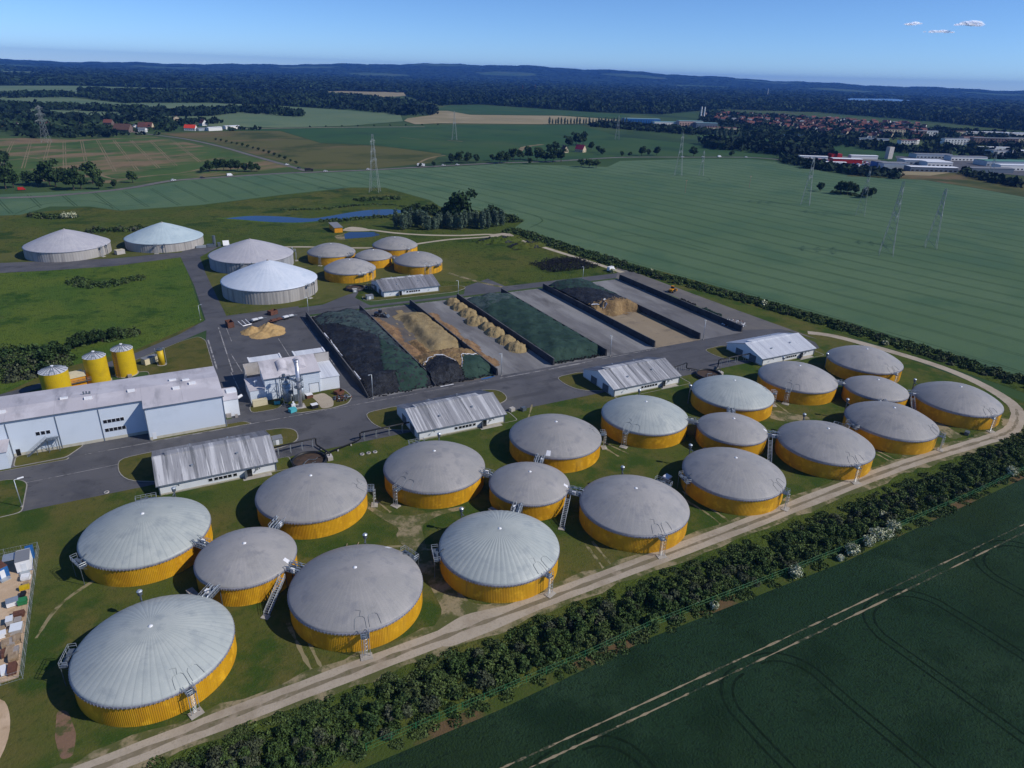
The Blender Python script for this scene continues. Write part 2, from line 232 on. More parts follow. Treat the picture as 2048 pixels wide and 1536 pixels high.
# ------------------------------------------------------------------ mesh helpers
class MB:
    """collects shapes, then links them as ONE mesh object"""
    def __init__(s): s.v = []; s.f = []; s.m = []
    def add(s, vs, fs, mi=0):
        o = len(s.v); s.v += [tuple(p) for p in vs]; s.f += [tuple(i+o for i in f) for f in fs]; s.m += [mi]*len(fs); return s
    def box(s, x0, x1, y0, y1, z0, z1, mi=0):
        return s.add([(x0, y0, z0), (x1, y0, z0), (x1, y1, z0), (x0, y1, z0), (x0, y0, z1), (x1, y0, z1), (x1, y1, z1), (x0, y1, z1)],
                     [(0, 3, 2, 1), (4, 5, 6, 7), (0, 1, 5, 4), (1, 2, 6, 5), (2, 3, 7, 6), (3, 0, 4, 7)], mi)
    def prism(s, poly, z0, z1, mi=0):
        n = len(poly)
        a = sum(poly[i][0]*poly[(i+1) % n][1]-poly[(i+1) % n][0]*poly[i][1] for i in range(n))
        if a < 0: poly = poly[::-1]
        return s.add([(x, y, z0) for x, y in poly]+[(x, y, z1) for x, y in poly],
                     [tuple(range(n-1, -1, -1)), tuple(range(n, 2*n))]+[(i, (i+1) % n, n+(i+1) % n, n+i) for i in range(n)], mi)
    def hexa(s, a, b, mi=0):             # bottom ring a (4 points), top ring b (4 points)
        return s.add(list(a)+list(b), [(0, 3, 2, 1), (4, 5, 6, 7), (0, 1, 5, 4), (1, 2, 6, 5), (2, 3, 7, 6), (3, 0, 4, 7)], mi)
    def tube(s, pts, r, n=6, mi=0, r2=None, caps=True):
        pts = [Vector(p) for p in pts]; k = len(pts); vs_ = []
        for i, p in enumerate(pts):
            t = (pts[min(i+1, k-1)]-pts[max(i-1, 0)]).normalized()
            ax = Vector((0, 0, 1)) if abs(t.z) < .9 else Vector((1, 0, 0))
            e1 = t.cross(ax).normalized(); e2 = t.cross(e1)
            rr = r if r2 is None else r+(r2-r)*i/(k-1)
            for j in range(n):
                a = 2*math.pi*j/n; vs_.append(p+e1*(rr*math.cos(a))+e2*(rr*math.sin(a)))
        fs = [(i*n+j, (i+1)*n+j, (i+1)*n+(j+1) % n, i*n+(j+1) % n) for i in range(k-1) for j in range(n)]
        if caps: fs += [tuple(range(n)), tuple(range((k-1)*n+n-1, (k-1)*n-1, -1))]
        return s.add(vs_, fs, mi)
    def lathe(s, prof, n=48, mi=0, c=(0, 0), closed=False):
        vs_ = []; k = len(prof)
        for r, z in prof:
            for j in range(n):
                a = 2*math.pi*j/n; vs_.append((c[0]+r*math.cos(a), c[1]+r*math.sin(a), z))
        fs = [(i*n+j, i*n+(j+1) % n, (i+1)*n+(j+1) % n, (i+1)*n+j) for i in range(k-1) for j in range(n)]
        if closed: fs += [tuple(range((k-1)*n, k*n)), tuple(range(n-1, -1, -1))]
        return s.add(vs_, fs, mi)
    def mesh(s, name, mats, smooth=False):
        me = bpy.data.meshes.new(name); me.from_pydata(s.v, [], s.f)
        for m in (mats if isinstance(mats, (list, tuple)) else [mats]): me.materials.append(MATS[m])
        if any(s.m): me.polygons.foreach_set('material_index', s.m)
        if smooth: me.polygons.foreach_set('use_smooth', [True]*len(me.polygons))
        me.update(); return me
    def build(s, name, mats, parent=None, smooth=False, **kw): return link(name, s.mesh(name, mats, smooth), parent, **kw)

def link(name, me, parent=None, loc=(0, 0, 0), rz=0.0, kind=None, label=None, cat=None, group=None):
    o = bpy.data.objects.new(name, me); COL.objects.link(o)
    o.location = loc; o.rotation_euler = (0, 0, rz)
    if parent: o.parent = parent
    if kind: o['kind'] = kind
    if label: o['label'] = label
    if cat: o['category'] = cat
    if group: o['group'] = group
    return o
def thing(name, label, cat, loc=(0, 0, 0), rz=0.0, group=None): return link(name, None, None, loc, rz, None, label, cat, group)
KIDS = {}
def kids(o): return [c for c in COL.objects if c.parent == o]
def dup(root, loc, rz=0.0, label=None, group=None, scale=None):
    key = root.name
    if key not in KIDS: KIDS[key] = [(c, kids(c)) for c in kids(root)]
    r = root.copy(); COL.objects.link(r); r.location = loc; r.rotation_euler = (0, 0, rz)
    if scale: r.scale = scale if isinstance(scale, tuple) else (scale,)*3
    if label: r['label'] = label
    if group: r['group'] = group
    for c, gs in KIDS[key]:
        cc = c.copy(); COL.objects.link(cc); cc.parent = r
        for q in gs:
            d = q.copy(); COL.objects.link(d); d.parent = cc
    return r
CACHE = {}
def cached(key, fn):
    if key not in CACHE: CACHE[key] = fn()
    return CACHE[key]

def quads_mesh(name, P, A, B, mat, mis=None):
    """many loose leaf quads: centres P, half-axes A and B (n x 3)"""
    n = len(P); V = np.empty((n, 4, 3), np.float32)
    V[:, 0] = P-A-B; V[:, 1] = P+A-B*.6; V[:, 2] = P+A*.7+B; V[:, 3] = P-A*.8+B*.8
    me = bpy.data.meshes.new(name); me.vertices.add(4*n); me.vertices.foreach_set('co', V.ravel())
    me.loops.add(4*n); me.loops.foreach_set('vertex_index', np.arange(4*n, dtype=np.int32))
    me.polygons.add(n); me.polygons.foreach_set('loop_start', np.arange(0, 4*n, 4, dtype=np.int32)); me.polygons.foreach_set('loop_total', np.full(n, 4, np.int32))
    for m in (mat if isinstance(mat, (list, tuple)) else [mat]): me.materials.append(MATS[m])
    if mis is not None: me.polygons.foreach_set('material_index', np.asarray(mis, np.int32))
    me.update(calc_edges=True); me.validate(); return me
def leaf_axes(Nrm, size, jitter=.7):
    n = len(Nrm); Nn = Nrm+RNG.normal(0, jitter, (n, 3)); Nn /= np.linalg.norm(Nn, axis=1)[:, None]+1e-9
    T = np.cross(Nn, RNG.normal(0, 1, (n, 3))); T /= np.linalg.norm(T, axis=1)[:, None]+1e-9
    Bv = np.cross(Nn, T); s = (size*RNG.uniform(.6, 1.35, n))[:, None] if np.ndim(size) == 0 else (size*RNG.uniform(.6, 1.35, n))[:, None]
    return T*s, Bv*s*.7
def crown_mesh(name, blobs, n, size, mat):
    """leaf quads spread through a crown made of overlapping clumps (x, y, z, rx, rz)"""
    bl = np.array(blobs, float); w = bl[:, 3]**2; idx = RNG.choice(len(bl), n, p=w/w.sum())
    d = RNG.normal(0, 1, (n, 3)); d /= np.linalg.norm(d, axis=1)[:, None]
    rad = RNG.uniform(.55, 1.05, n)[:, None]
    P = bl[idx, :3]+d*rad*np.stack([bl[idx, 3], bl[idx, 3], bl[idx, 4]], 1)
    A, B = leaf_axes(d, size); return quads_mesh(name, P, A, B, mat)

# ------------------------------------------------------------------ ground sheets
def sheet(name, poly, z, mat, kind='structure', label=None):
    n = len(poly); a = sum(poly[i][0]*poly[(i+1) % n][1]-poly[(i+1) % n][0]*poly[i][1] for i in range(n))
    if a < 0: poly = poly[::-1]
    return MB().add([(x, y, z) for x, y in poly], [tuple(range(n))]).build(name, mat, kind=kind, label=label)
def smooth_line(pts, k=6):
    pts = [np.array(p, float) for p in pts]; out = []
    for i in range(len(pts)-1):
        p0 = pts[max(i-1, 0)]; p1 = pts[i]; p2 = pts[i+1]; p3 = pts[min(i+2, len(pts)-1)]
        for t in np.linspace(0, 1, k, endpoint=False):
            out.append(.5*((2*p1)+(-p0+p2)*t+(2*p0-5*p1+4*p2-p3)*t*t+(-p0+3*p1-3*p2+p3)*t**3))
    return out+[pts[-1]]
def ribbon(mb, pts, w, z, mi=0, k=6, wob=0.0, off=0.0):
    L = smooth_line(pts, k) if k > 1 else [np.array(p, float) for p in pts]; vs_ = []
    for i, p in enumerate(L):
        t = L[min(i+1, len(L)-1)]-L[max(i-1, 0)]; t /= np.linalg.norm(t)+1e-9; nrm = np.array([-t[1], t[0]])
        ww = w*(1+wob*random.uniform(-1, 1)); a = p+nrm*(ww/2+off); b = p-nrm*(ww/2-off)
        vs_ += [(a[0], a[1], z), (b[0], b[1], z)]
    return mb.add(vs_, [(2*i+1, 2*i+3, 2*i+2, 2*i) for i in range(len(L)-1)], mi)
def rounded(pts, r=2.0, k=4):
    out = []; n = len(pts)
    for i in range(n):
        p0, p, p1 = (np.array(pts[j % n], float) for j in (i-1, i, i+1))
        d0 = p0-p; d1 = p1-p; a = p+d0/np.linalg.norm(d0)*min(r, np.linalg.norm(d0)/2.1); b = p+d1/np.linalg.norm(d1)*min(r, np.linalg.norm(d1)/2.1)
        for t in np.linspace(0, 1, k): out.append(tuple((1-t)**2*a+2*t*(1-t)*p+t*t*b))
    return out
def island(poly, mat='verge_grass', z=.10, r=3.0):
    """raised grass bed with a stone kerb round it"""
    pl = rounded(poly, r); kb = MB(); n = len(pl)
    c = np.mean(pl, axis=0); inner = [tuple(np.array(p)+(c-np.array(p))/max(np.linalg.norm(c-np.array(p)), .01)*.25) for p in pl]
    a = sum(pl[i][0]*pl[(i+1) % n][1]-pl[(i+1) % n][0]*pl[i][1] for i in range(n))
    if a < 0: pl = pl[::-1]; inner = inner[::-1]
    for i in range(n):
        j = (i+1) % n
        kb.add([(*pl[i], 0), (*pl[j], 0), (*pl[j], z+.03), (*pl[i], z+.03), (*inner[j], z+.03), (*inner[i], z+.03)], [(0, 1, 2, 3), (3, 2, 4, 5)])
    kb.build('kerb', 'kerb', kind='structure'); sheet('grass_bed', inner, z, mat)

# ================================================================== the ground to the horizon
def hill(r, az):
    """land rises gently beyond eight kilometres into low wooded hills"""
    az = np.degrees(az)
    h = 165*np.exp(-((az+1)/17)**2)+64+.5*az+9*np.sin(az*.9+1)+5*np.sin(az*2.3)+3*np.sin(az*5.1+.4)
    t = np.clip((r-7500)/7000, 0, 1); return h*t*t*(3-2*t)
def terrain():
    rs = np.concatenate([[0, 60, 150, 300, 600, 1000, 1800, 3000, 4500, 6000], np.arange(7500, 16001, 500)]); na = 360; vs_ = []; fs = []
    for r in rs:
        for j in range(na):
            th = 2*math.pi*j/na                       # bearing from +y of the camera heading
            x, y = r*math.sin(th), r*math.cos(th); azd = math.atan2(x, y)
            zz = float(hill(r, azd)) if abs(azd) < 2.2 else 0.0
            vs_.append((x*cs+y*ss, -x*ss+y*cs, zz-.02))
    for i in range(len(rs)-1):
        for j in range(na): fs.append((i*na+j, i*na+(j+1) % na, (i+1)*na+(j+1) % na, (i+1)*na+j)[::-1])
    MB().add(vs_, fs).build('ground', 'far_ground', kind='structure', smooth=True)
terrain()
# the grass of the plant itself
sheet('grass_lawn', [(-60, 94), (262, 94), (262, 305), (-60, 176.5)], .012, 'lawn')
sheet('grass_lawn', [(-400, -60), (-60.5, -60), (-60.5, 176.5), (-400, 176.5)], .012, 'lawn')
sheet('grass_lawn', [(-60.4, -40), (8, -40), (8, 93.9), (-60.4, 93.9)], .010, 'lawn')
sheet('meadow', G([(-700, 800), (-700, 545), (0, 543), (365, 513), (408, 640), (395, 650), (270, 705), (0, 792)]), .012, 'meadow')
sheet('meadow_verge', G([(0, 790), (110, 740), (270, 700), (400, 645), (402, 652), (275, 708), (0, 797)]), .020, 'verge_grass')
_rough = G([(-700, 545), (-700, 430), (0, 432), (180, 414), (240, 422), (400, 411), (560, 391), (700, 376), (770, 376), (860, 401), (880, 414), (1000, 426), (1050, 441), (1030, 456), (1240, 521), (1300, 560), (1235, 548), (1000, 575), (700, 600), (440, 640), (360, 505), (0, 527)])
sheet('rough_grass', _rough, .006, 'rough_grass')
sheet('mown_verge', rounded(G([(405, 545), (437, 600), (452, 626), (480, 627), (600, 612), (645, 607), (700, 589), (725, 575), (885, 560), (925, 566), (965, 556), (930, 540), (890, 515), (800, 492), (600, 492), (480, 520), (425, 512)]), 8), .014, 'mown_grass')
sheet('mown_verge', rounded(G([(0, 532), (100, 524), (230, 516), (400, 500), (420, 488), (240, 482), (30, 505), (-200, 520)]), 6), .016, 'mown_grass')
# wheat field of the north-east and its wheel tracks
wheat = G([(-900, 470), (-900, 392), (0, 389), (120, 383), (260, 378), (400, 356), (560, 346), (640, 346), (830, 337), (1000, 328), (1130, 331), (1215, 334), (1240, 322), (1380, 318), (1500, 318), (1580, 327), (1660, 346), (1760, 352), (1850, 360), (1950, 376), (2048, 394), (2700, 480)]) + [(700, 120), (286, 120), (279, 194), (264.8, 255.6), (248, 329.3)] + G([(1030, 455), (1050, 440), (1000, 425), (880, 413), (860, 400), (770, 375), (700, 375), (560, 390), (400, 410), (240, 421), (180, 413), (100, 413), (40, 430), (0, 431)])
sheet('wheat_field', wheat, .03, 'wheat')
def inside(p, poly):
    x, y = p; c = False; n = len(poly)
    for i in range(n):
        x0, y0 = poly[i]; x1, y1 = poly[i-1]
        if (y0 > y) != (y1 > y) and x < (x1-x0)*(y-y0)/(y1-y0+1e-12)+x0: c = not c
    return c
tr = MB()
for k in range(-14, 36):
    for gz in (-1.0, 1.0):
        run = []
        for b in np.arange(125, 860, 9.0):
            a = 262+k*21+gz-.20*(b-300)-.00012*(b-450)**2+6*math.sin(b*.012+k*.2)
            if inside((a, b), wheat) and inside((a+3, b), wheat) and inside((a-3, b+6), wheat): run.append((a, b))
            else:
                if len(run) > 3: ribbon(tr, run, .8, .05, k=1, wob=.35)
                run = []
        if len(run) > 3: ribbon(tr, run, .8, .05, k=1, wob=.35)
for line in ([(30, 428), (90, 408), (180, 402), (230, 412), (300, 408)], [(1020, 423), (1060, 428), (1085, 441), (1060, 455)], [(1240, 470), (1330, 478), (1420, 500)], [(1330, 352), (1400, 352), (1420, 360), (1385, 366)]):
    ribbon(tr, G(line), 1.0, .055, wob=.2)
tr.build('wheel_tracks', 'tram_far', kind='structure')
# dark crop field in the foreground with headland track and turning tracks
sheet('crop_field', [(-60, -250), (900, -250), (900, 112), (230, 81.2), (130, 77), (75, 77.6), (40, 75.5), (-60, 74)], .03, 'near_crop')
sheet('field_margin', [(-60, 73.9), (40, 75.4), (75, 77.5), (130, 76.9), (230, 81.1), (900, 111), (900, 116), (230, 83.2), (130, 79.6), (75, 79.9), (40, 77.8), (-60, 76.2)], .022, 'field_margin')
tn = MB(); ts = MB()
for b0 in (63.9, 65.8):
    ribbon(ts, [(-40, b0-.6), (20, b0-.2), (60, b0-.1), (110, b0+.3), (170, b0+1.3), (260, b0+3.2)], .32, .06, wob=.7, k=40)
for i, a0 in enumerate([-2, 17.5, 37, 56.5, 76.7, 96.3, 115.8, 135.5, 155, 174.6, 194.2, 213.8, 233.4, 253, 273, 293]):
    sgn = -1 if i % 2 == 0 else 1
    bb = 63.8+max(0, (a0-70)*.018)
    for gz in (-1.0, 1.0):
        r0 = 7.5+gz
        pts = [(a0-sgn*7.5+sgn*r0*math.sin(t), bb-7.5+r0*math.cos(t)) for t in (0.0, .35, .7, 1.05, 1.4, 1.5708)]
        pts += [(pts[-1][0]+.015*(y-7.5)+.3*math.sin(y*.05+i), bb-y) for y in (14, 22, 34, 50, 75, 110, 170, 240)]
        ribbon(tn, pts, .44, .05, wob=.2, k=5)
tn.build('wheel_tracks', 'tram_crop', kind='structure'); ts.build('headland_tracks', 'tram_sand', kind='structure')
# far fields
def field(name, pts, mat, z): sheet(name, G(pts), z, mat)
field('field', [(-700, 350), (-700, 275), (0, 272), (60, 277), (180, 279), (290, 270), (390, 288), (490, 312), (592, 336), (520, 343), (400, 355), (262, 368), (200, 366), (60, 362)], 'field_patchy', .10)
field('field', [(310, 266), (420, 284), (520, 312), (620, 338), (740, 338), (860, 326), (884, 308), (760, 292), (640, 286), (560, 262), (440, 262)], 'field_dry', .11)
field('field', [(440, 261), (560, 261), (640, 285), (760, 291), (890, 308), (1020, 330), (1200, 318), (1380, 316), (1560, 318), (1460, 296), (1330, 282), (1240, 274), (1160, 250), (860, 250), (620, 256)], 'field_green', .09)
field('field', [(808, 242), (815, 237), (862, 231), (858, 222), (895, 222), (940, 230), (1120, 232), (1240, 240), (1238, 246), (1090, 249), (880, 247), (830, 249)], 'field_tan', .6)
field('field', [(860, 222), (900, 211), (960, 210), (1200, 226), (1262, 232), (1240, 237), (1120, 231), (945, 229)], 'field_green', .5)
field('field', [(-700, 262), (-700, 190), (0, 191), (120, 193), (240, 206), (420, 206), (560, 212), (800, 228), (806, 243), (700, 252), (560, 256), (440, 254), (340, 246), (240, 236), (0, 226)], 'field_light', .45)
field('field', [(700, 182), (770, 179), (806, 184), (812, 192), (760, 196), (690, 190), (610, 185)], 'field_tan', 1.0)
field('field', [(-300, 180), (0, 172), (150, 172), (330, 177), (330, 186), (160, 188), (0, 184)], 'field_light', .9)
field('field', [(-300, 152), (0, 144.5), (60, 145.5), (138, 149), (60, 152), (0, 151)], 'field_light', 8.0)
field('field', [(1605, 184), (1700, 181), (1840, 188), (2048, 198), (2400, 222), (2400, 236), (2048, 208), (1900, 199), (1700, 190)], 'field_light', 6.0)
field('field', [(1390, 262), (1480, 268), (1600, 285), (1640, 296), (1560, 310), (1480, 300), (1400, 290)], 'field_green', .3)
field('field', [(1650, 288), (1760, 296), (1840, 312), (1780, 322), (1660, 312)], 'field_green', .3)
field('rough_pasture', [(1690, 352), (1740, 345), (1810, 336), (1960, 346), (2100, 358), (2600, 440), (2600, 480), (2048, 394), (1950, 376), (1850, 360)], 'field_dry', .2)
lines = MB()
for x0, x1 in ((27, 3), (62, 46), (100, 84), (128, 130), (163, 176), (195, 230), (228, 275), (262, 318), (300, 352), (345, 400)):
    for o in (-1.2, 1.2):
        p0, p1 = g(x0, 281), g(x1, 345-.00022*(x1-180)**2*2)
        ribbon(lines, [(p0[0]+o, p0[1]), ((p0[0]+p1[0])/2+o, (p0[1]+p1[1])/2), (p1[0]+o, p1[1])], .9, .16, wob=.3)
ribbon(lines, G([(0, 311), (40, 312), (80, 318)]), 2, .165, wob=.3); ribbon(lines, G([(190, 345), (230, 358), (300, 352), (370, 345), (420, 333)]), 3, .17, wob=.3)
ribbon(lines, G([(835, 330), (845, 322), (865, 315), (890, 311)]), 4, .17, wob=.2); ribbon(lines, G([(1040, 302), (1050, 294), (1085, 289)]), 8, .18, wob=.2)
ribbon(lines, G([(800, 275), (840, 279)]), 1.6, .18); ribbon(lines, G([(895, 281), (925, 283)]), 3.5, .18)
lines.build('field_tracks', 'field_track', kind='structure')
ribbon(MB(), G([(430, 259), (560, 257), (700, 255), (850, 254)]), 5, .5).build('farm_track', 'pale_track', kind='structure')
rd = MB(); ribbon(rd, G([(-500, 402), (0, 396), (150, 388), (260, 376), (340, 362), (420, 356), (560, 347), (640, 344), (740, 340), (830, 335), (920, 330), (1000, 326), (1100, 323), (1240, 315), (1380, 314.5), (1500, 315), (1580, 322), (1640, 332)]), 7.5, .13, k=8)
rd.build('country_road', 'asphalt_pale', kind='structure')
rd = MB(); ribbon(rd, G([(250, 262), (300, 269), (370, 278), (440, 293), (500, 310), (560, 327), (612, 342)]), 6, .15, k=8); rd.build('village_road', 'asphalt_pale', kind='structure')
# forest floor patches
def ring_sheet(r0, r1, a0, a1, z, mat):
    P = [(r0*math.sin(R_(a)), r0*math.cos(R_(a))) for a in np.linspace(a0, a1, 40)]+[(r1*math.sin(R_(a)), r1*math.cos(R_(a))) for a in np.linspace(a1, a0, 40)]
    sheet('forest_floor', [(x*cs+y*ss, -x*ss+y*cs) for x, y in P], z, mat)
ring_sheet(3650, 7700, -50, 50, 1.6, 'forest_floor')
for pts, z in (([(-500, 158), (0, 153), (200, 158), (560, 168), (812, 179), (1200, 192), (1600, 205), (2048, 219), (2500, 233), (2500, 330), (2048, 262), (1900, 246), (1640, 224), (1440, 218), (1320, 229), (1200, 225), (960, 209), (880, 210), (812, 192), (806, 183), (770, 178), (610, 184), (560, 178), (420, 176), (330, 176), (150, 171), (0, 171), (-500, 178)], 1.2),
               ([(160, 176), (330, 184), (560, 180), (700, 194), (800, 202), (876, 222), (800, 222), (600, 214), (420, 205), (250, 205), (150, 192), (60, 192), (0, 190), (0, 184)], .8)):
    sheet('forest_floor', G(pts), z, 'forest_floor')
sheet('lake', G([(1675, 203), (1700, 199), (1790, 200), (1845, 206), (1800, 209), (1700, 207)]), 8.0, 'lake_water')

# ================================================================== roads, tracks and yards of the plant
sheet('service_road', [(-320, 176.4), (238, 176.4), (242, 182), (242, 207), (-8, 207), (-29, 207), (-320, 207)], .020, 'asphalt')
sheet('yard', [(15.0, 206.9), (57, 206.9), (57, 311), (26.5, 309), (22, 304), (17, 296), (15.2, 281), (14.6, 247.8), (13.3, 240)], .024, 'asphalt')
sheet('access_road', G([(-500, 900), (-500, 868), (0, 789), (149, 747), (274, 705), (360, 668), (404, 644), (420, 640)])+[(26, 309), (20, 296), (6.1, 283.5), (-9.2, 270.4), (-28, 260), (-48.4, 249.8)]+G([(-400, 905)]), .028, 'asphalt')
sheet('access_road', G([(-500, 560), (-500, 530), (0, 526), (100, 522), (230, 517), (330, 507), (361, 505), (396, 505), (386, 515), (365, 514), (230, 532), (100, 541), (0, 546)]), .030, 'asphalt')
sheet('access_road', G([(360, 512), (366, 498), (420, 492), (437, 494), (400, 514), (412, 548), (437, 600), (452, 630), (450, 645), (400, 648), (411, 640), (388, 570)]), .034, 'asphalt')
sheet('north_road', [(20, 293), (57, 293), (57, 297), (223, 297), (236, 296), (238, 312), (228, 305), (159, 305), (157, 321), (140, 312), (134, 300), (87, 300), (84, 314), (88.5, 323), (82, 320), (67.5, 309), (48, 308), (26, 309)], .038, 'asphalt')
sheet('east_road', [(222, 207), (241.5, 200), (246, 184), (243, 228), (239, 305), (236, 316), (229, 305), (222, 297)], .042, 'asphalt_pale')
for k, (m) in enumerate(['bunker_floor', 'bunker_floor_dirty', 'bunker_floor', 'bunker_floor', 'bunker_floor', 'bunker_floor_brown', 'bunker_floor']):
    sheet('bunker_floor', [(57+23.6*k, 203.5), (57+23.6*(k+1)-.02, 203.5), (57+23.6*(k+1)-.02, 294.5), (57+23.6*k, 294.5)], .046+.0005*k, m)
# gravel track round the digesters and its branches
tk = [(-150, 82), (-90, 88), (-40, 91), (-20, 93), (20, 94.6), (60, 95.7), (117, 97.3), (177, 99.5), (210, 98.8), (231, 98.6), (243, 101.9), (253, 107.5), (259.5, 116), (264, 128), (265.5, 140), (264.5, 152), (261, 168), (256, 184), (249, 192)]
ribbon(MB(), tk, 4.2, .050, wob=.05, k=10).build('gravel_track', 'gravel_track', kind='structure')
ribbon(MB(), tk[:12], .9, .055, wob=.5, k=14).build('track_middle', 'track_middle', kind='structure')
ribbon(MB(), tk[:11], 7.0, .032, wob=.25, k=12).build('track_edge', 'worn_earth', kind='structure')
sheet('gravel_track', rounded([(34, 96), (38, 92.2), (48, 92.6), (58, 93.6), (62, 96), (50, 98.2), (44, 99)], 2), .046, 'gravel_track')
sheet('worn_ground', rounded([(36, 97), (54, 97.5), (47, 101), (45.5, 110), (45, 121), (47.5, 131), (53, 133), (60, 132.5), (60, 134), (46, 135.5), (41, 139), (38.2, 147), (36.8, 146.5), (40, 137), (42.5, 131.5), (40.5, 129.8), (41.2, 121), (41.4, 110), (41, 101.5)], 2), .034, 'worn_earth')
rt = MB()
for pts in ([(49.4, 120), (36, 125), (29, 125)], [(49, 121.6), (36, 126.8), (28, 126.6)], [(38, 148), (40, 140)], [(40.6, 147), (42.6, 139)], [(12.6, 112), (13.6, 101), (14.5, 96)], [(15, 111), (15.4, 101), (16, 97)], [(79, 108), (78, 100), (77.5, 97)], [(81, 108), (80, 98)], [(112, 116), (113.5, 105), (113, 98)], [(114.5, 116), (116, 105), (116, 98)], [(179, 120), (180.5, 108), (180, 101)], [(181, 120), (182.4, 108), (182.4, 101)], [(108, 152), (110, 138)], [(110, 150), (113.5, 138)], [(182, 158), (180, 146), (178, 138)], [(184, 156), (182, 144)], [(-16, 145), (-26, 137), (-30, 128)], [(213, 121), (215, 113), (212, 103)], [(216, 121), (217.5, 112), (215, 103)], [(91, 160), (104, 178)]):
    ribbon(rt, pts, .6, .024, wob=.6)
rt.build('wheel_ruts', 'wheel_rut', kind='structure')
sheet('worn_ground', rounded([(211.5, 122), (217, 121), (218.5, 112), (216, 103), (210.5, 103), (213.5, 112)], 1.5), .030, 'worn_earth')
sheet('worn_ground', rounded([(168, 143), (176, 141), (182, 133), (178, 129), (170, 136)], 1.5), .030, 'worn_earth')
# tracks of the north meadow
ribbon(MB(), G([(560, 494), (620, 494), (720, 496), (800, 494), (840, 487), (900, 479), (960, 475), (1010, 471)]), 3.0, .05).build('gravel_track', 'pale_track', kind='structure')
ribbon(MB(), G([(690, 457), (740, 460), (790, 466), (850, 470), (920, 471), (980, 469), (1020, 474), (1060, 486), (1130, 508), (1200, 530), (1245, 545)]), 3.6, .055).build('gravel_track', 'pale_track', kind='structure')
sheet('gravel_apron', rounded(G([(682, 461), (700, 453), (730, 456), (745, 462), (700, 463)]), 4), .060, 'pale_track')
sheet('gravel_apron', rounded(G([(975, 470), (1015, 465), (1030, 472), (1010, 479)]), 3), .060, 'gravel_track')
ribbon(MB(), G([(896, 546), (930, 556), (975, 568), (1004, 574)]), 2.2, .05, wob=.4).build('gravel_track', 'worn_earth', kind='structure')
ribbon(MB(), [(-46.5, 208), (-47, 206)], 1, .06).build('path', 'concrete_pale', kind='structure')
# grass beds with kerbs
for a0 in (-7, 61.5, 131.5, 200.5):
    island([(a0-9, 194.2), (a0+3, 195), (a0+3, 176), (a0-6.5, 180.5), (a0-9, 186)], r=3)
    island([(a0+27, 195.2), (a0+35, 194.6), (a0+38.2, 191.6), (a0+37.6, 185), (a0+33, 182.5), (a0+27, 182)], r=3)
    island([(a0+1, 170), (a0+33, 170), (a0+33, 176.6), (a0+.5, 176.6)], mat='lawn', z=.06, r=1)
island([(-42, 194.4), (-39.7, 193.9), (-37.4, 192.3), (-36.2, 190), (-36.2, 176), (-120, 170), (-120, 191)], r=1.5, mat='lawn')
island([(-40.4, 206.9), (-40.4, 200.7), (-28.2, 200.9), (-24.0, 206.9)], r=1.2)
island([(-120, 200.3), (-120, 199.5), (-28, 199.6), (-27.5, 200.4)], r=.3)
island([(-7.4, 202.0), (-7.4, 201.3), (20, 201.2), (18, 203.5), (13.4, 203.5)], r=.6)
island([(20.7, 211.9), (20.9, 208.4), (28, 208.2), (30, 209.5), (31, 212.2), (33.2, 206.4), (33.2, 202.4), (44, 201.6), (50, 203), (52.6, 207.5), (51.8, 214), (50, 216), (30, 216), (22, 215.2)], r=1.5)
island([(14.0, 248), (14.7, 247.8), (15.2, 281), (13, 287), (6, 283), (-9, 270), (-22, 262), (-22, 257), (-6, 256.8), (-6, 248)], r=2.5)
island([(87.6, 315), (86.4, 309), (90, 305.6), (132, 305.2), (139, 309), (140, 312.5), (136, 316), (126, 316)], r=2)
sheet('dirt_patch', rounded([(40.2, 213.4), (44.8, 214.2), (46.4, 208), (45, 202.4), (41.2, 202.2), (41.2, 208)], 1.5), .15, 'gravel_track')
ribbon(MB(), [(15.6, 249), (16.0, 281)], .5, .06).build('yard_joint', 'road_marking', kind='structure')
mk = MB()
for pts, w in (([(-60, 190.2), (-20, 191.0), (-8, 192.0)], .18), ([(-24, 200.6), (2, 200.8), (22, 201)], .2), ([(22, 201), (56, 201.2), (100, 201.5)], .22), ([(21.4, 294.7), (20.2, 243.9)], .35), ([(24.2, 294), (24, 276)], .2), ([(19.6, 244), (20.2, 222)], .3), ([(22, 262), (23.2, 243)], .25), ([(41, 272), (41.2, 246)], .25), ([(55, 293), (54.2, 236)], .3), ([(104, 201.4), (140, 201.6)], .5), ([(128, 202), (175, 202.6)], .3), ([(57.5, 294.3), (222, 294.6)], .28), ([(82, 293), (103, 293.3)], .3), ([(106, 293), (127, 293.5)], .3)):
    ribbon(mk, pts, w, .065, wob=.3, k=8)
mk.build('surface_lines', 'road_marking', kind='structure')
# ponds
def pond(pts, name, mat, z, bank):
    pl = [tuple(p) for p in smooth_line(G(pts)+[g(*pts[0])], 5)[:-1]]
    c = np.mean(pl, axis=0); sheet('pond_bank', [tuple(c+(np.array(p)-c)*1.06+(np.array(p)-c)/np.linalg.norm(np.array(p)-c)*3) for p in pl], z-.012, bank); sheet(name, pl, z, mat)
pond([(450, 437), (500, 432), (560, 433), (620, 437), (660, 432), (700, 425), (740, 420), (790, 419), (806, 424), (770, 431), (720, 436), (660, 440), (600, 445), (540, 444), (490, 440)], 'pond', 'water', .05, 'meadow')
sheet('pond', rounded(G([(688, 468), (700, 464), (748, 464), (761, 470), (742, 474), (690, 478)]), 1.5), .05, 'liner_water')
sheet('worn_ground', rounded(G([(668, 472), (692, 466), (690, 480), (676, 480)]), 2), .04, 'worn_earth')
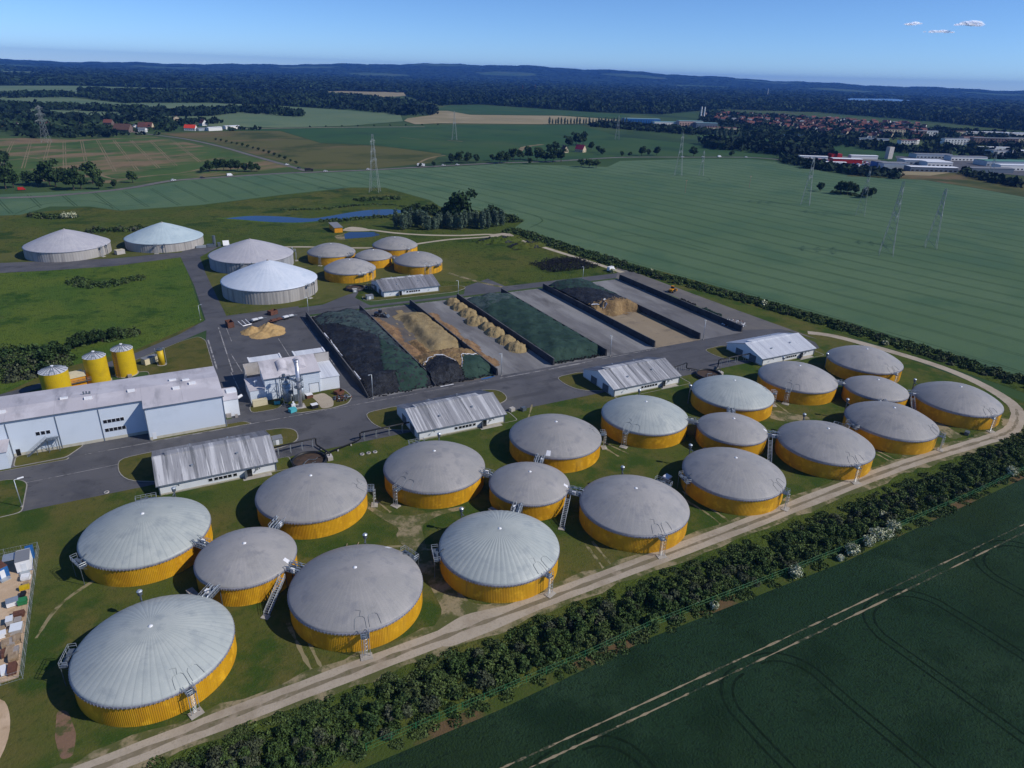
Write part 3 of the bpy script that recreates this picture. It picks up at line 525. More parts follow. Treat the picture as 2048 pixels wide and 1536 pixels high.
# building site at the left edge
sheet('site_sand', [(-85, 118.6), (-34.6, 118.5), (-31.9, 118.6), (-32.0, 131), (-32.1, 142), (-32.2, 152), (-33, 156), (-85, 157)], .022, 'site_sand')
sheet('site_sand', rounded([(-70, 116), (-34.2, 115.3), (-32.6, 112), (-31.8, 106), (-33, 100), (-36, 96), (-70, 90)], 3), .026, 'site_sand')
sheet('red_earth', rounded([(-25.6, 108), (-24, 107), (-22.6, 101.5), (-22.8, 97), (-24.5, 97), (-25.6, 102)], 1), .026, 'red_earth')

# ================================================================== digesters
def ring_wall(R, h, ribs, dep):
    mb = MB(); n = ribs*4; vs_ = []
    for z in (0, h):
        for j in range(n):
            r = R+(dep if (j % 4) in (0, 1) else 0); a = 2*math.pi*j/n; vs_.append((r*math.cos(a), r*math.sin(a), z))
    return mb.add(vs_, [(j, (j+1) % n, n+(j+1) % n, n+j) for j in range(n)])
def dome(R, z0, za, gores, crease, cone=0.0, skirt=.35):
    mb = MB(); n = gores*4; rr = np.array([1.0, .985, .95, .88, .76, .62, .48, .34, .2, .1, .045]); vs_ = []; fs = []
    zz = lambda t: z0+(za-z0)*((1-cone)*(1-t**2.05)+cone*(1-t))
    for j in range(n): vs_.append(((R+.06)*math.cos(2*math.pi*j/n), (R+.06)*math.sin(2*math.pi*j/n), z0-skirt))
    for t in rr:
        for j in range(n):
            a = 2*math.pi*j/n; q = 0 if j % 4 == 0 else (1 if j % 4 == 2 else .75)
            edge = -.10 if t == 1.0 else 0
            vs_.append((R*(t+.008*(t == 1))*math.cos(a), R*(t+.008*(t == 1))*math.sin(a), zz(t)+crease*(q-.5)*min(1, t*3)*(t < .99)+edge))
    k = len(rr)+1
    for i in range(k-1): fs += [(i*n+j, i*n+(j+1) % n, (i+1)*n+(j+1) % n, (i+1)*n+j) for j in range(n)]
    fs.append(tuple(range((k-1)*n, k*n))); return mb.add(vs_, fs)
def rim_band(R, z, h=.42, n=120):
    mb = MB().lathe([(R+.07, z-h), (R+.16, z-h), (R+.16, z-.06), (R+.05, z)], n)
    for j in range(n):
        a = 2*math.pi*j/n; ca, sa = math.cos(a), math.sin(a)
        p = lambda r, t, z_: (r*ca-t*sa, r*sa+t*ca, z_)
        mb.hexa([p(R+.155, -.06, z-h-.08), p(R+.24, -.06, z-h-.08), p(R+.24, .06, z-h-.08), p(R+.155, .06, z-h-.08)], [p(R+.155, -.06, z-.12), p(R+.24, -.06, z-.12), p(R+.24, .06, z-.12), p(R+.155, .06, z-.12)])
    return mb
def rail(mb, pts, z, h=1.1, post=True):
    for dz in (h, h*.55): mb.tube([(x, y, z+dz) for x, y in pts], .045, 5)
    if post:
        for x, y in pts: mb.tube([(x, y, z), (x, y, z+h)], .045, 5)
# fixtures are modelled on the +x side of a tank of rim radius R and turned into place
def fx_ladder(R, z, mat='galvanised'):
    p = MB().box(R+.25, R+1.75, -.75, .75, z-.55, z-.45); rl = MB(); rail(rl, [(R+.3, -.75), (R+1.0, -.75), (R+1.75, -.75), (R+1.75, .1)], z-.45); rail(rl, [(R+.3, .75), (R+1.0, .75), (R+1.75, .75)], z-.45)
    ld = MB()
    for y in (-.28, .28): ld.tube([(R+1.5, y, .05), (R+1.5, y, z+.6)], .045, 5)
    for i in range(int(z/.3)): ld.tube([(R+1.5, -.28, .3+i*.3), (R+1.5, .28, .3+i*.3)], .028, 4)
    cg = MB()
    for i in range(4):
        zz = 2.0+i*.85; cg.tube([(R+1.5+.62*math.sin(t), .4*math.cos(t), zz) for t in np.linspace(0, math.pi, 7)], .03, 4)
    for t in np.linspace(.3, math.pi-.3, 4): cg.tube([(R+1.5+.62*math.sin(t), .4*math.cos(t), 2.0), (R+1.5+.62*math.sin(t), .4*math.cos(t), 4.55)], .025, 4)
    for y in (-.7, .7): ld.tube([(R+1.7, y, 0), (R+1.7, y, z-.5)], .06, 5)
    pad = MB().box(R+.9, R+2.5, -1.1, 1.1, 0, .18)
    return [('platform', p, 'steel_dark'), ('railing', rl, mat), ('ladder', ld, mat), ('ladder_cage', cg, mat), ('concrete_pad', pad, 'concrete_pad')]
def fx_platform(R, z):
    p = MB(); w = 2.2
    p.box(R+.25, R+1.6, -w, w, z-.75, z-.66)
    for y in (-w+.2, 0, w-.2): p.tube([(R+.1, y, z-1.6), (R+1.5, y, z-.75)], .06, 5)
    for y in (-w+.1, w-.1): p.tube([(R+1.5, y, 0), (R+1.5, y, z-.7)], .07, 6)
    rl = MB(); rail(rl, [(R+.3, -w), (R+1.6, -w), (R+1.6, -w/2), (R+1.6, 0), (R+1.6, w/2), (R+1.6, w), (R+.3, w)], z-.66)
    mt = MB().box(R+.45, R+1.15, -.5, .35, z-.66, z-.05); mt.tube([(R+.8, .4, z-.3), (R+.8, 1.2, z-.3)], .28, 10); mt.tube([(R-.8, 0, z+.7), (R+.5, 0, z-.2)], .12, 6)
    return [('platform', p, 'steel_dark'), ('railing', rl, 'galvanised'), ('agitator_motor', mt, 'steel_dark')]
def fx_vent(R, z):
    v = MB().tube([(R+1.1, 0, 0), (R+1.1, 0, z+1.2)], .16, 8).tube([(R+1.1, 0, z+.9), (R+1.1, 0, z+1.75)], .42, 10, r2=.5); v.tube([(R+1.1, 0, z+.5), (R+.1, 0, z+.2)], .12, 6)
    hd = MB().tube([(R+1.1, 0, z+1.75), (R+1.1, 0, z+2.0)], .55, 10, r2=.3)
    return [('vent_pipe', v, 'steel_dark'), ('vent_hood', hd, 'galvanised')]
def fx_hoses(R, z0, za):
    """rope loops and straps lying on the membrane above the ladder"""
    mb = MB(); zz = lambda r: z0+(za-z0)*(1-(r/R)**2.05)+.05
    for off in (-.10, .12):
        pts = []
        for r, t in ((R*.985, -.085), (R*.93, -.085), (R*.86, -.080), (R*.835, -.05), (R*.83, 0), (R*.835, .05), (R*.86, .080), (R*.93, .085), (R*.985, .085)): pts.append((r*math.cos(t+off), r*math.sin(t+off), zz(r)))
        mb.tube(pts, .035, 4)
    r = R*.83; mb.tube([(R*.835*math.cos(-.1), R*.835*math.sin(-.1), zz(R*.835)), (R*.76*math.cos(-.07), R*.76*math.sin(-.07), zz(R*.76)), (R*.74*math.cos(-.17), R*.74*math.sin(-.17), zz(R*.74))], .03, 4)
    return [('rope', mb, 'steel_dark')]
def fx_patch(R, z0, za):
    zz = lambda r: z0+(za-z0)*(1-(r/R)**2.05)+.04; mb = MB(); P = []
    for r in (R*.985, R*.93, R*.875):
        for t in (-.05, 0, .05): P.append((r*math.cos(t), r*math.sin(t), zz(r)))
    mb.add(P, [(i*3+j, i*3+j+1, (i+1)*3+j+1, (i+1)*3+j) for i in (0, 1) for j in (0, 1)])
    return [('mat', mb, 'film_white')]
RB, HW, ZB, ZA = 13.0, 4.84, 4.9, 9.15
RS, ZAS = 10.0, 8.0
def fixture(root, fn, key, ang, *args):
    for nm, me, in cached(key, lambda: [(n_, mb.mesh(n_, m_)) for n_, mb, m_ in fn(*args)]): link(nm, me, root, rz=R_(ang))
def digester(pos, kind, roof, label, ladder=None, plats=(), vents=(), patch=None, small=False, crease=.02):
    R, za = (RS, ZAS) if small else (RB, ZA)
    root = thing('digester', label, 'digester tank', (pos[0], pos[1], 0), 0, 'yellow biogas digesters')
    sp_ = random.uniform(0, 360)
    link('wall', cached(('w', small), lambda: ring_wall(R-.03, 4.6, 250 if not small else 190, .03).mesh('wall', 'yellow_sheet')), root, rz=R_(sp_))
    link('roof', cached(('r', roof, small, crease), lambda: dome(R, 4.95, za, 56 if roof == 'membrane_green' else 44, crease).mesh('roof', roof, True)), root, rz=R_(random.uniform(0, 360)))
    link('rim_band', cached(('b', small), lambda: rim_band(R, 4.72).mesh('rim_band', 'rim_metal')), root)
    link('roof_cap', cached(('c', small), lambda: MB().lathe([(.42, za-.15), (.4, za+.05), (.2, za+.18), (.02, za+.22)], 12).mesh('roof_cap', 'pale_cap', True)), root)
    if ladder is not None:
        fixture(root, fx_ladder, ('lad', small), ladder, R, 4.9); fixture(root, fx_hoses, ('hose', small), ladder+3, R, 4.95, za)
    for a in plats: fixture(root, fx_platform, ('plat', small), a, R, 4.9)
    for a in vents: fixture(root, fx_vent, ('vent', small), a, R, 4.9)
    if patch is not None: fixture(root, fx_patch, ('patch', small), patch, R, 4.95, za)
    return root
GR, GN = 'membrane_grey', 'membrane_green'
digester((-10, 111), 'big', GN, 'large yellow digester with pale green dome nearest the bottom left corner', -71, (164,), (97,), crease=.035)
digester((-10, 148.5), 'big', GN, 'large pale green domed digester below the street lamp and nearest the first machine hall', None, (-156, 88), (62,), crease=.028)
digester((26.3, 111.2), 'big', GR, 'large grey domed digester beside the open gravel junction, front row', -100, (21,), (66,), patch=40)
digester((26.3, 149.0), 'big', GR, 'large grey domed digester just below the dark round pit and the nearest machine hall', -21, (), ())
digester((8.2, 130), 'small', GR, 'small grey domed digester in the middle of the nearest cluster', small=True, patch=-40)
digester((57.9, 110.5), 'big', GN, 'large digester with the most ribbed pale green dome, front row centre', -70, (166,), (102,), crease=.065)
digester((57.7, 147.8), 'big', GR, 'large grey domed digester directly below the second machine hall', -153, (89,), (63,))
digester((94.7, 111), 'big', GR, 'large grey domed digester with white-tipped dome, front row right of the ribbed green one', -100, (21,), (66,))
digester((95.2, 149.0), 'big', GR, 'large grey domed digester on the lawn to the right behind the second small one', -20, (), (), patch=-130)
digester((76.2, 130), 'small', GR, 'small grey domed digester directly behind the ribbed pale green dome', small=True, patch=-40)
digester((127.2, 149.2), 'big', GN, 'large pale green domed digester just below the third machine hall', -150, (), (60,))
digester((164.4, 150.4), 'big', GN, 'large pale green domed digester beside the third dark round pit', -25, (), (150,))
digester((127.6, 111.8), 'big', GR, 'large grey domed digester with a cone-like crest, front row of the third cluster', -68, (166,), (102,))
digester((164.3, 113.2), 'big', GR, 'large grey domed digester of the third cluster beside two worn wheel ruts by the track', -104, (21,), (66,))
digester((145.6, 131), 'small', GR, 'small grey domed digester in the middle of the third cluster', small=True, patch=-40)
digester((195.1, 150.7), 'big', GR, 'large grey domed digester directly below the white-roofed machine hall', -150, (), (63,))
digester((232.3, 152.2), 'big', GR, 'large grey domed digester nearest the right-hand hedge, last in the back row', -95, (), (150,))
digester((194.9, 114.2), 'big', GR, 'large grey domed digester of the last cluster with a blue platform on its left rim', -68, (167,), (102,))
digester((230.6, 115.5), 'big', GR, 'large grey domed digester at the bend of the gravel track', -103, (), (100,))
digester((212.6, 132.6), 'small', GR, 'small grey domed digester in the middle of the cluster farthest right', small=True, patch=-40)
digester((92.2, 350.8), 'big', GR, 'rear digester with grey dome closest to the white cone tank', -55, (-80,), ())
digester((130.4, 353), 'big', GR, 'rear digester with grey dome behind the far machine hall', -85, (-60,), ())
digester((92.4, 389), 'big', GR, 'rear digester with grey dome beside the grey cone tank and pale track', -130, (-60,), ())
digester((131, 393), 'big', GR, 'rearmost grey domed digester nearest the small lined pond', -75, (), ())
digester((111.2, 371.5), 'small', GR, 'small grey domed digester in the middle of the rear cluster', small=True)

# service platforms between tanks, and the stairs that lead up to them
def platform_set(name, c, rz, label, stairs):
    t = thing('service_platform', label, 'platform', (c[0], c[1], 0), R_(rz), 'platforms between the digesters')
    def deck():
        mb = MB().box(-1.9, 1.9, -1.15, 1.15, 4.25, 4.36)
        for x in (-1.7, 1.7):
            for y in (-1, 1): mb.tube([(x, y, 0), (x, y, 4.25)], .07, 5)
        return mb
    link('deck', cached('dk', lambda: deck().mesh('deck', 'steel_dark')), t)
    def rl():
        mb = MB()
        for y in (-1.15, 1.15): rail(mb, [(-1.9, y), (-.9, y), (0, y), (.9, y), (1.9, y)], 4.36)
        return mb
    link('railing', cached('dr', lambda: rl().mesh('railing', 'galvanised')), t)
    def pipes():
        mb = MB()
        for y, z in ((-.5, 5.0), (.3, 4.8), (.75, 5.25)): mb.tube([(-2.6, y, z-.4), (-1.6, y, z), (1.6, y, z), (2.6, y, z-.4)], .13, 7)
        for x, y in ((-1.0, -.5), (.2, .3), (1.1, .75), (-.4, .75)): mb.tube([(x, y, 4.9), (x, y, 5.75)], .09, 6); mb.tube([(x-.3, y, 5.75), (x+.3, y, 5.75)], .07, 5)
        return mb
    link('pipework', cached('dp', lambda: pipes().mesh('pipework', 'galvanised')), t)
    link('valve_box', cached('vb', lambda: MB().box(-.5, .35, -.95, -.45, 4.36, 5.15).mesh('valve_box', 'white_paint')), t)
    return t
def stair(foot, top, label):
    L = math.hypot(top[0]-foot[0], top[1]-foot[1]); rz = math.atan2(top[1]-foot[1], top[0]-foot[0])
    t = thing('access_stair', label, 'stair', (foot[0], foot[1], 0), rz, 'steel stairs up to the platforms')
    st = MB()
    for y in (-.5, .5): st.hexa([(0, y-.04, 0), (.35, y-.04, 0), (.35, y+.04, 0), (0, y+.04, 0)], [(L-.2, y-.04, 4.3), (L+.1, y-.04, 4.3), (L+.1, y+.04, 4.3), (L-.2, y+.04, 4.3)])
    st.build('stringer', 'galvanised', t)
    tr_ = MB().box(-.14, .14, -.48, .48, -.025, .025).mesh('tread', 'galvanised')
    for i in range(17): o = link('tread', tr_, t); o.location = (.2+i*L/17, 0, .2+i*4.15/17)
    hr = MB()
    for y in (-.52, .52):
        hr.tube([(0, y, 1.0), (L, y, 5.3)], .045, 5); hr.tube([(0, y, .55), (L, y, 4.85)], .035, 5)
        for i in range(6): hr.tube([(i*L/5, y, i*4.3/5), (i*L/5, y, i*4.3/5+1.0)], .045, 5)
    hr.build('handrail', 'galvanised', t); MB().box(-.8, .3, -.8, .8, 0, .15).build('concrete_pad', 'concrete_pad', t)
_nm = ['nearest', 'second', 'third', 'farthest right']
for i, (a, b) in enumerate([(8.2, 130), (76.2, 130), (145.6, 131), (212.6, 132.6)]):
    for dx, dy, rz, w_ in ((-7.2, 8.0, 130, 'upper left'), (7.2, 8.2, 50, 'upper right'), (-7.2, -7.8, -130, 'lower left'), (7.4, -7.6, -48, 'lower right')):
        if (i == 3 and w_ == 'upper right') or (i == 2 and w_ == 'lower left'): continue
        platform_set('service_platform', (a+dx*1.12, b+dy*1.1), rz, 'steel valve platform %s of the %s small dome' % (w_, _nm[i]), False)
    stair((a+1.0, b-14.6), (a+5.6, b-9.6), 'steel access stair in the gap beside the small dome of the %s cluster' % _nm[i])
    t = thing('pump_cabinet', 'grey pump housing in the shade left of the %s small dome' % _nm[i], 'pump housing', (a-10.9, b-3.5, 0), R_(20), 'pump housings beside the small domes')
    MB().box(-.6, .6, -2.2, 2.2, 0, 1.3).build('body', 'concrete_pale', t); MB().box(-.68, .68, -2.3, 2.3, 1.3, 1.42).build('lid', 'block_grey', t)
platform_set('service_platform', (100.5, 379.5), 130, 'steel valve platform on the far left of the small dome in the rear cluster', False)
platform_set('service_platform', (120.5, 363.0), -48, 'steel valve platform on the near right of the small dome in the rear cluster', False)

# concrete end-store tanks with conical membranes
def cone_tank(pos, R, h, za, roof, wall, label, lad, cone=.8):
    root = thing('storage_tank', label, 'storage tank', (pos[0], pos[1], 0), 0, 'concrete tanks with conical roofs')
    n = 96; mb = MB(); vs_ = []
    for z in (0, h):
        for j in range(n*2):
            a = 2*math.pi*j/(n*2); r = R-(.06 if j % 2 == 0 else 0); vs_.append((r*math.cos(a), r*math.sin(a), z))
    mb.add(vs_, [(j, (j+1) % (2*n), 2*n+(j+1) % (2*n), 2*n+j) for j in range(2*n)]).build('wall', wall, root)
    dome(R+.1, h+.05, za, 40, .05, cone, .25).build('roof', roof, root, True)
    rim_band(R+.08, h, .3, 96).build('rim_band', 'rim_metal', root)
    MB().lathe([(.6, za-.3), (.5, za), (.05, za+.25)], 12).build('roof_cap', 'block_grey', root, True)
    for a in lad:
        fixture(root, fx_ladder, ('cl', R), a, R, h); fixture(root, fx_vent, ('cv', R), a+12, R, h-1.5)
cone_tank((50.3, 339.3), 21.7, 6.35, 15.3, 'cone_white', 'concrete_stave', 'concrete tank with white conical roof beside the storage yard', (-52,))
cone_tank((50.5, 394.3), 21.5, 6.0, 13.9, 'cone_grey', 'concrete_stave_blue', 'concrete tank with grey conical roof directly behind the white one', (-110, -2))
cone_tank((-37.8, 454.4), 20.9, 5.3, 13.5, 'cone_grey', 'concrete_stave', 'concrete tank with mauve grey conical roof farthest left in the meadow', (-42,))
cone_tank((11.2, 458.5), 21.1, 5.0, 13.4, 'cone_teal', 'concrete_stave', 'concrete tank with pale teal conical roof left of the grey skip machinery', (-105,))

# ================================================================== machine halls (five alike, low, with ridged sheet roofs)
def sheet_mesh(w, L, rise, amp=.045, n=6, top=None):
    """one corrugated roof sheet: w wide along x, running L along y while rising"""
    mb = MB(); vs_ = []; k = n*2+1
    for (y, z) in ((0, 0), (L, rise)):
        for i in range(k): vs_.append((w*i/(k-1), y, z+(amp if i % 2 else 0)))
    mb.add(vs_, [(i, i+1, k+i+1, k+i) for i in range(k-1)])
    mb.add([(0, 0, -.06), (w, 0, -.06), (w, 0, 0), (0, 0, 0)], [(0, 1, 2, 3)]); return mb
def machine_hall(x0, y0, label, roof, door_f=.735, front=True, L=28.4, Wd=18.8, eave=3.0, ridge=6.0):
    t = thing('machine_hall', label, 'machine hall', (x0, y0, 0), 0, 'low white machine halls'); hw = Wd/2
    w = MB()
    w.box(0, L, 0, Wd, 0, .42, 1)
    prof = [(0, .4), (Wd, .4), (Wd, eave), (hw, ridge-.1), (0, eave)]
    for x, s in ((.03, -1), (L-.03, 1)): w.add([(x, y, z) for y, z in prof], [(0, 1, 2, 3, 4)[::s]])
    for y in (.03, Wd-.03): w.add([(.03, y, .4), (L-.03, y, .4), (L-.03, y, eave), (.03, y, eave)], [(0, 1, 2, 3)])
    w.build('wall', ['white_clad', 'plinth'], t)
    ns = 24; sw = (L+1.0)/ns; sl = hw+.45; m1 = cached(('sheet', roof), lambda: sheet_mesh(sw-.015, sl, (ridge-eave)*sl/hw).mesh('roof_sheet', roof))
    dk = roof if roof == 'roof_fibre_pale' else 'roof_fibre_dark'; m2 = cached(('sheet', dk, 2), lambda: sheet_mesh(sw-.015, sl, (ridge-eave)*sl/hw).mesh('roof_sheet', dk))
    zE = eave-(ridge-eave)*.45/hw+.12
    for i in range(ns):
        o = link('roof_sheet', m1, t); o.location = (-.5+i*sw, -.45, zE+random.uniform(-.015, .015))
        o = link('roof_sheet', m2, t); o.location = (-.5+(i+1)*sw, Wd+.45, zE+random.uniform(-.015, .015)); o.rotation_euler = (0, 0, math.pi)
    sl_ = (ridge-eave)/hw; rc = MB()
    rc.hexa([(2.6, hw-.35, ridge+.02), (L-4.6, hw-.35, ridge+.02), (L-4.6, hw+2.5, ridge-2.5*sl_+.05), (2.6, hw+2.5, ridge-2.5*sl_+.05)], [(2.6, hw-.35, ridge+.42), (L-4.6, hw-.35, ridge+.42), (L-4.6, hw+2.5, ridge-2.5*sl_+.75), (2.6, hw+2.5, ridge-2.5*sl_+.75)])
    rc.build('ridge_vent', 'roof_fibre_pale' if roof == 'roof_fibre_pale' else 'roof_fibre', t)
    MB().box(-.5, 2.58, hw-.2, hw+.2, ridge+.1, ridge+.22).box(L-4.58, L+.5, hw-.2, hw+.2, ridge+.1, ridge+.22).build('ridge_cap', roof, t)
    g_ = MB().box(-.5, L+.5, -.6, -.46, zE-.16, zE); g_.build('gutter', 'trim_dark', t)
    dpm = MB().box(-.06, .06, -.14, 0, 0, zE-.1).mesh('downpipe', 'trim_dark')
    for x in (.25, L-.15): o = link('downpipe', dpm, t); o.location = (x, -.03, 0)
    fm = cached('mh_frame', lambda: MB().box(0, 1.06, -.05, .02, 0, .95).mesh('window', 'white_frame')); pm = cached('mh_pane', lambda: MB().box(.09, .97, -.075, -.052, .09, .86).mesh('pane', 'glass_dark'))
    for i, x in enumerate((0, 1.35, 2.45, 3.55, 4.65, 5.95)):
        o = link('window', fm, t); o.location = (L*.405+x, 0, 1.05); link('pane', pm, o)
    xd = L*door_f; d = MB().box(xd, xd+1.3, -.04, .02, .1, 2.2).build('door', 'glass_dark', t)  # dark panel stands in for the shaded opening behind the open leaf
    lf = MB().hexa([(xd-.02, -.06, .1), (xd+.06, -.06, .1), (xd-.62, -1.1, .1), (xd-.70, -1.1, .1)], [(xd-.02, -.06, 2.2), (xd+.06, -.06, 2.2), (xd-.62, -1.1, 2.2), (xd-.70, -1.1, 2.2)]); lf.build('door_leaf', 'steel_dark', d)
    MB().box(xd+2.2, xd+2.9, -.12, .02, 1.6, 2.4).build('electric_box', 'galvanised', t); MB().box(xd-1.2, xd+6, -1.6, -.02, 0, .09).build('concrete_pad', 'concrete_pad', t)
    for y, w_ in ((3.2, 3.4), (10.2, 3.6)): MB().box(-.05, .02, y, y+w_, .1, 2.75).build('gate', 'steel_dark', t)
    vm = cached('mh_vent', lambda: MB().box(-.26, .26, -.22, .22, -.3, .34).box(-.32, .32, -.28, .28, .34, .4).mesh('roof_vent', 'galvanised'))
    for x, y in ((8.4, 3.9), (19.6, 5.0)):
        o = link('roof_vent', vm, t); o.location = (x, y, eave+y*sl_+.2)
    pm2 = cached('mh_pipe', lambda: MB().tube([(0, 0, -.4), (0, 0, .75)], .14, 7).tube([(0, 0, .75), (0, 0, .9)], .26, 7).mesh('flue', 'galvanised'))
    for x, y in ((8.8, hw+4.6), (18.4, hw+4.8)): o = link('flue', pm2, t); o.location = (x, y, ridge-(y-hw)*sl_+.2)
    lm = cached('mh_lamp', lambda: MB().tube([(0, -.05, 0), (0, -.9, .25)], .05, 5).box(-.16, .16, -1.25, -.85, .18, .3).mesh('wall_lamp', 'steel_dark'))
    for x in (4.6, L-4.4): o = link('wall_lamp', lm, t); o.location = (x, 0, 2.2)
    return t
machine_hall(-6.9, 170.2, 'machine hall with streaked grey roof nearest the camera, beside the lamp lawn', 'roof_fibre')
machine_hall(61.6, 170.4, 'machine hall with streaked roof standing opposite the silage bunker with the open brown face', 'roof_fibre')
machine_hall(132.0, 171.8, 'machine hall with streaked grey roof between the third dark pit and the kerbed bay', 'roof_fibre')
machine_hall(200.6, 171.8, 'machine hall with bright white roof near the right-hand hedge', 'roof_fibre_pale')
machine_hall(96.4, 309.4, 'machine hall with dark weathered roof in front of the rear digesters', 'roof_fibre_dark', .28)
# round open pits with black walls, and the black pipe bridges running to them
def pit(x, y, label, r=4.6, h=1.3):
    t = thing('round_pit', label, 'pit', (x, y, 0), 0, 'dark round pits beside the machine halls')
    MB().lathe([(r, 0), (r+.02, h), (r-.28, h), (r-.28, .55)], 40).build('wall', 'pipe_black', t, True)
    MB().lathe([(r-.28, .6), (.02, .6)], 40).build('contents', 'pit_sludge', t)
    MB().tube([(-r*.6, -r*.5, .65), (-1, -.5, 1.1), (0, .6, .9), (1.6, .2, .7), (2.4, 1.0, .65)], .1, 6).tube([(-r*.2, -r*.7, .7), (.4, -1.8, 1.0), (1.5, -1.0, .7)], .08, 6).build('hose', 'steel_dark', t)
    MB().box(r+.2, r+1.6, -1.1, .9, 0, 1.1).build('pump', 'concrete_pale', t); MB().tube([(r+.9, 0, 1.1), (r+.9, 0, 1.9), (r-.8, 0, 1.9), (r-.8, 0, .7)], .16, 7).build('pipe', 'pipe_black', t)
def pipe_bridge(p0, p1, p2, label, h=2.9):
    """pipe leaving a hall gable at p0, carried on posts to p1, dropping and running on low to p2"""
    t = thing('pipe_bridge', label, 'pipe bridge', (p0[0], p0[1], 0), 0, 'black pipe bridges at the machine halls')
    d = (p1[0]-p0[0], p1[1]-p0[1]); e = (p2[0]-p0[0], p2[1]-p0[1])
    MB().tube([(0, 0, h), (d[0]*.5, d[1]*.5, h), (d[0]*.97, d[1]*.97, h), (d[0], d[1], h-.2), (d[0], d[1], .9), (d[0]+(e[0]-d[0])*.05, d[1]+(e[1]-d[1])*.05, .7), (e[0], e[1], .7)], .24, 8).build('pipe', 'pipe_black', t, True)
    MB().tube([(0, .55, h-.15), (d[0]*.95, d[1]*.95+.55, h-.15)], .09, 6).build('conduit', 'galvanised', t)
    pm = cached('pb_post', lambda: MB().tube([(0, -.28, 0), (0, -.28, 2.75)], .07, 5).tube([(0, .6, 0), (0, .6, 2.75)], .07, 5).box(-.08, .08, -.4, .75, 2.5, 2.64).mesh('post', 'galvanised'))
    for q in (.15, .42, .68, .92): o = link('post', pm, t); o.location = (d[0]*q, d[1]*q, 0)
    sm = cached('pb_saddle', lambda: MB().box(-.2, .2, -.3, .3, 0, .5).mesh('saddle', 'concrete_pale'))
    for q in (.3, .7): o = link('saddle', sm, t); o.location = (d[0]+(e[0]-d[0])*q, d[1]+(e[1]-d[1])*q, 0)
pit(30.2, 170.6, 'dark round pit behind the grey dome nearest the first machine hall')
pit(174.6, 172.3, 'dark round pit right of the third machine hall'); pit(87.8, 327.4, 'dark round pit in front of the rear digesters', 4.4)
pipe_bridge((21.6, 178.0), (34.0, 178.9), (36.2, 172.5), 'black pipe bridge at the right gable of the nearest machine hall')
pipe_bridge((61.4, 177.2), (46.2, 176.8), (35.8, 173.0), 'black pipe bridge leaving the left gable of the second machine hall')
pipe_bridge((160.6, 178.6), (171.2, 180.6), (174.8, 177.2), 'black pipe bridge right of the third machine hall')
pipe_bridge((200.4, 178.0), (184.5, 178.0), (179.6, 174.0), 'black pipe bridge leaving the left gable of the white-roofed machine hall')
pipe_bridge((96.2, 323), (93.5, 326), (91.5, 327.4), 'black pipe bridge at the left gable of the far machine hall', 2.4)
for x, y, w, l, h, lab, m in ((23.2, 184.5, 2.6, 2.2, 1.9, 'small grey transformer kiosk on the kerbed lawn of the nearest machine hall', 'roof_grey'), (88.2, 308.6, 3.2, 2.4, 1.8, 'small grey kiosk at the left end of the far machine hall', 'roof_grey'), (85.6, 322.6, 2.0, 1.6, 1.4, 'small pale box beside the rear dark pit', 'concrete_pale')):
    t = thing('kiosk', lab, 'kiosk', (x, y, 0)); MB().box(0, w, 0, l, 0, h).build('body', 'galvanised', t); MB().box(-.12, w+.12, -.12, l+.12, h, h+.16).build('roof', m, t)
    MB().box(w*.3, w*.62, -.05, .01, .1, h-.3).build('door', 'white_frame', t)

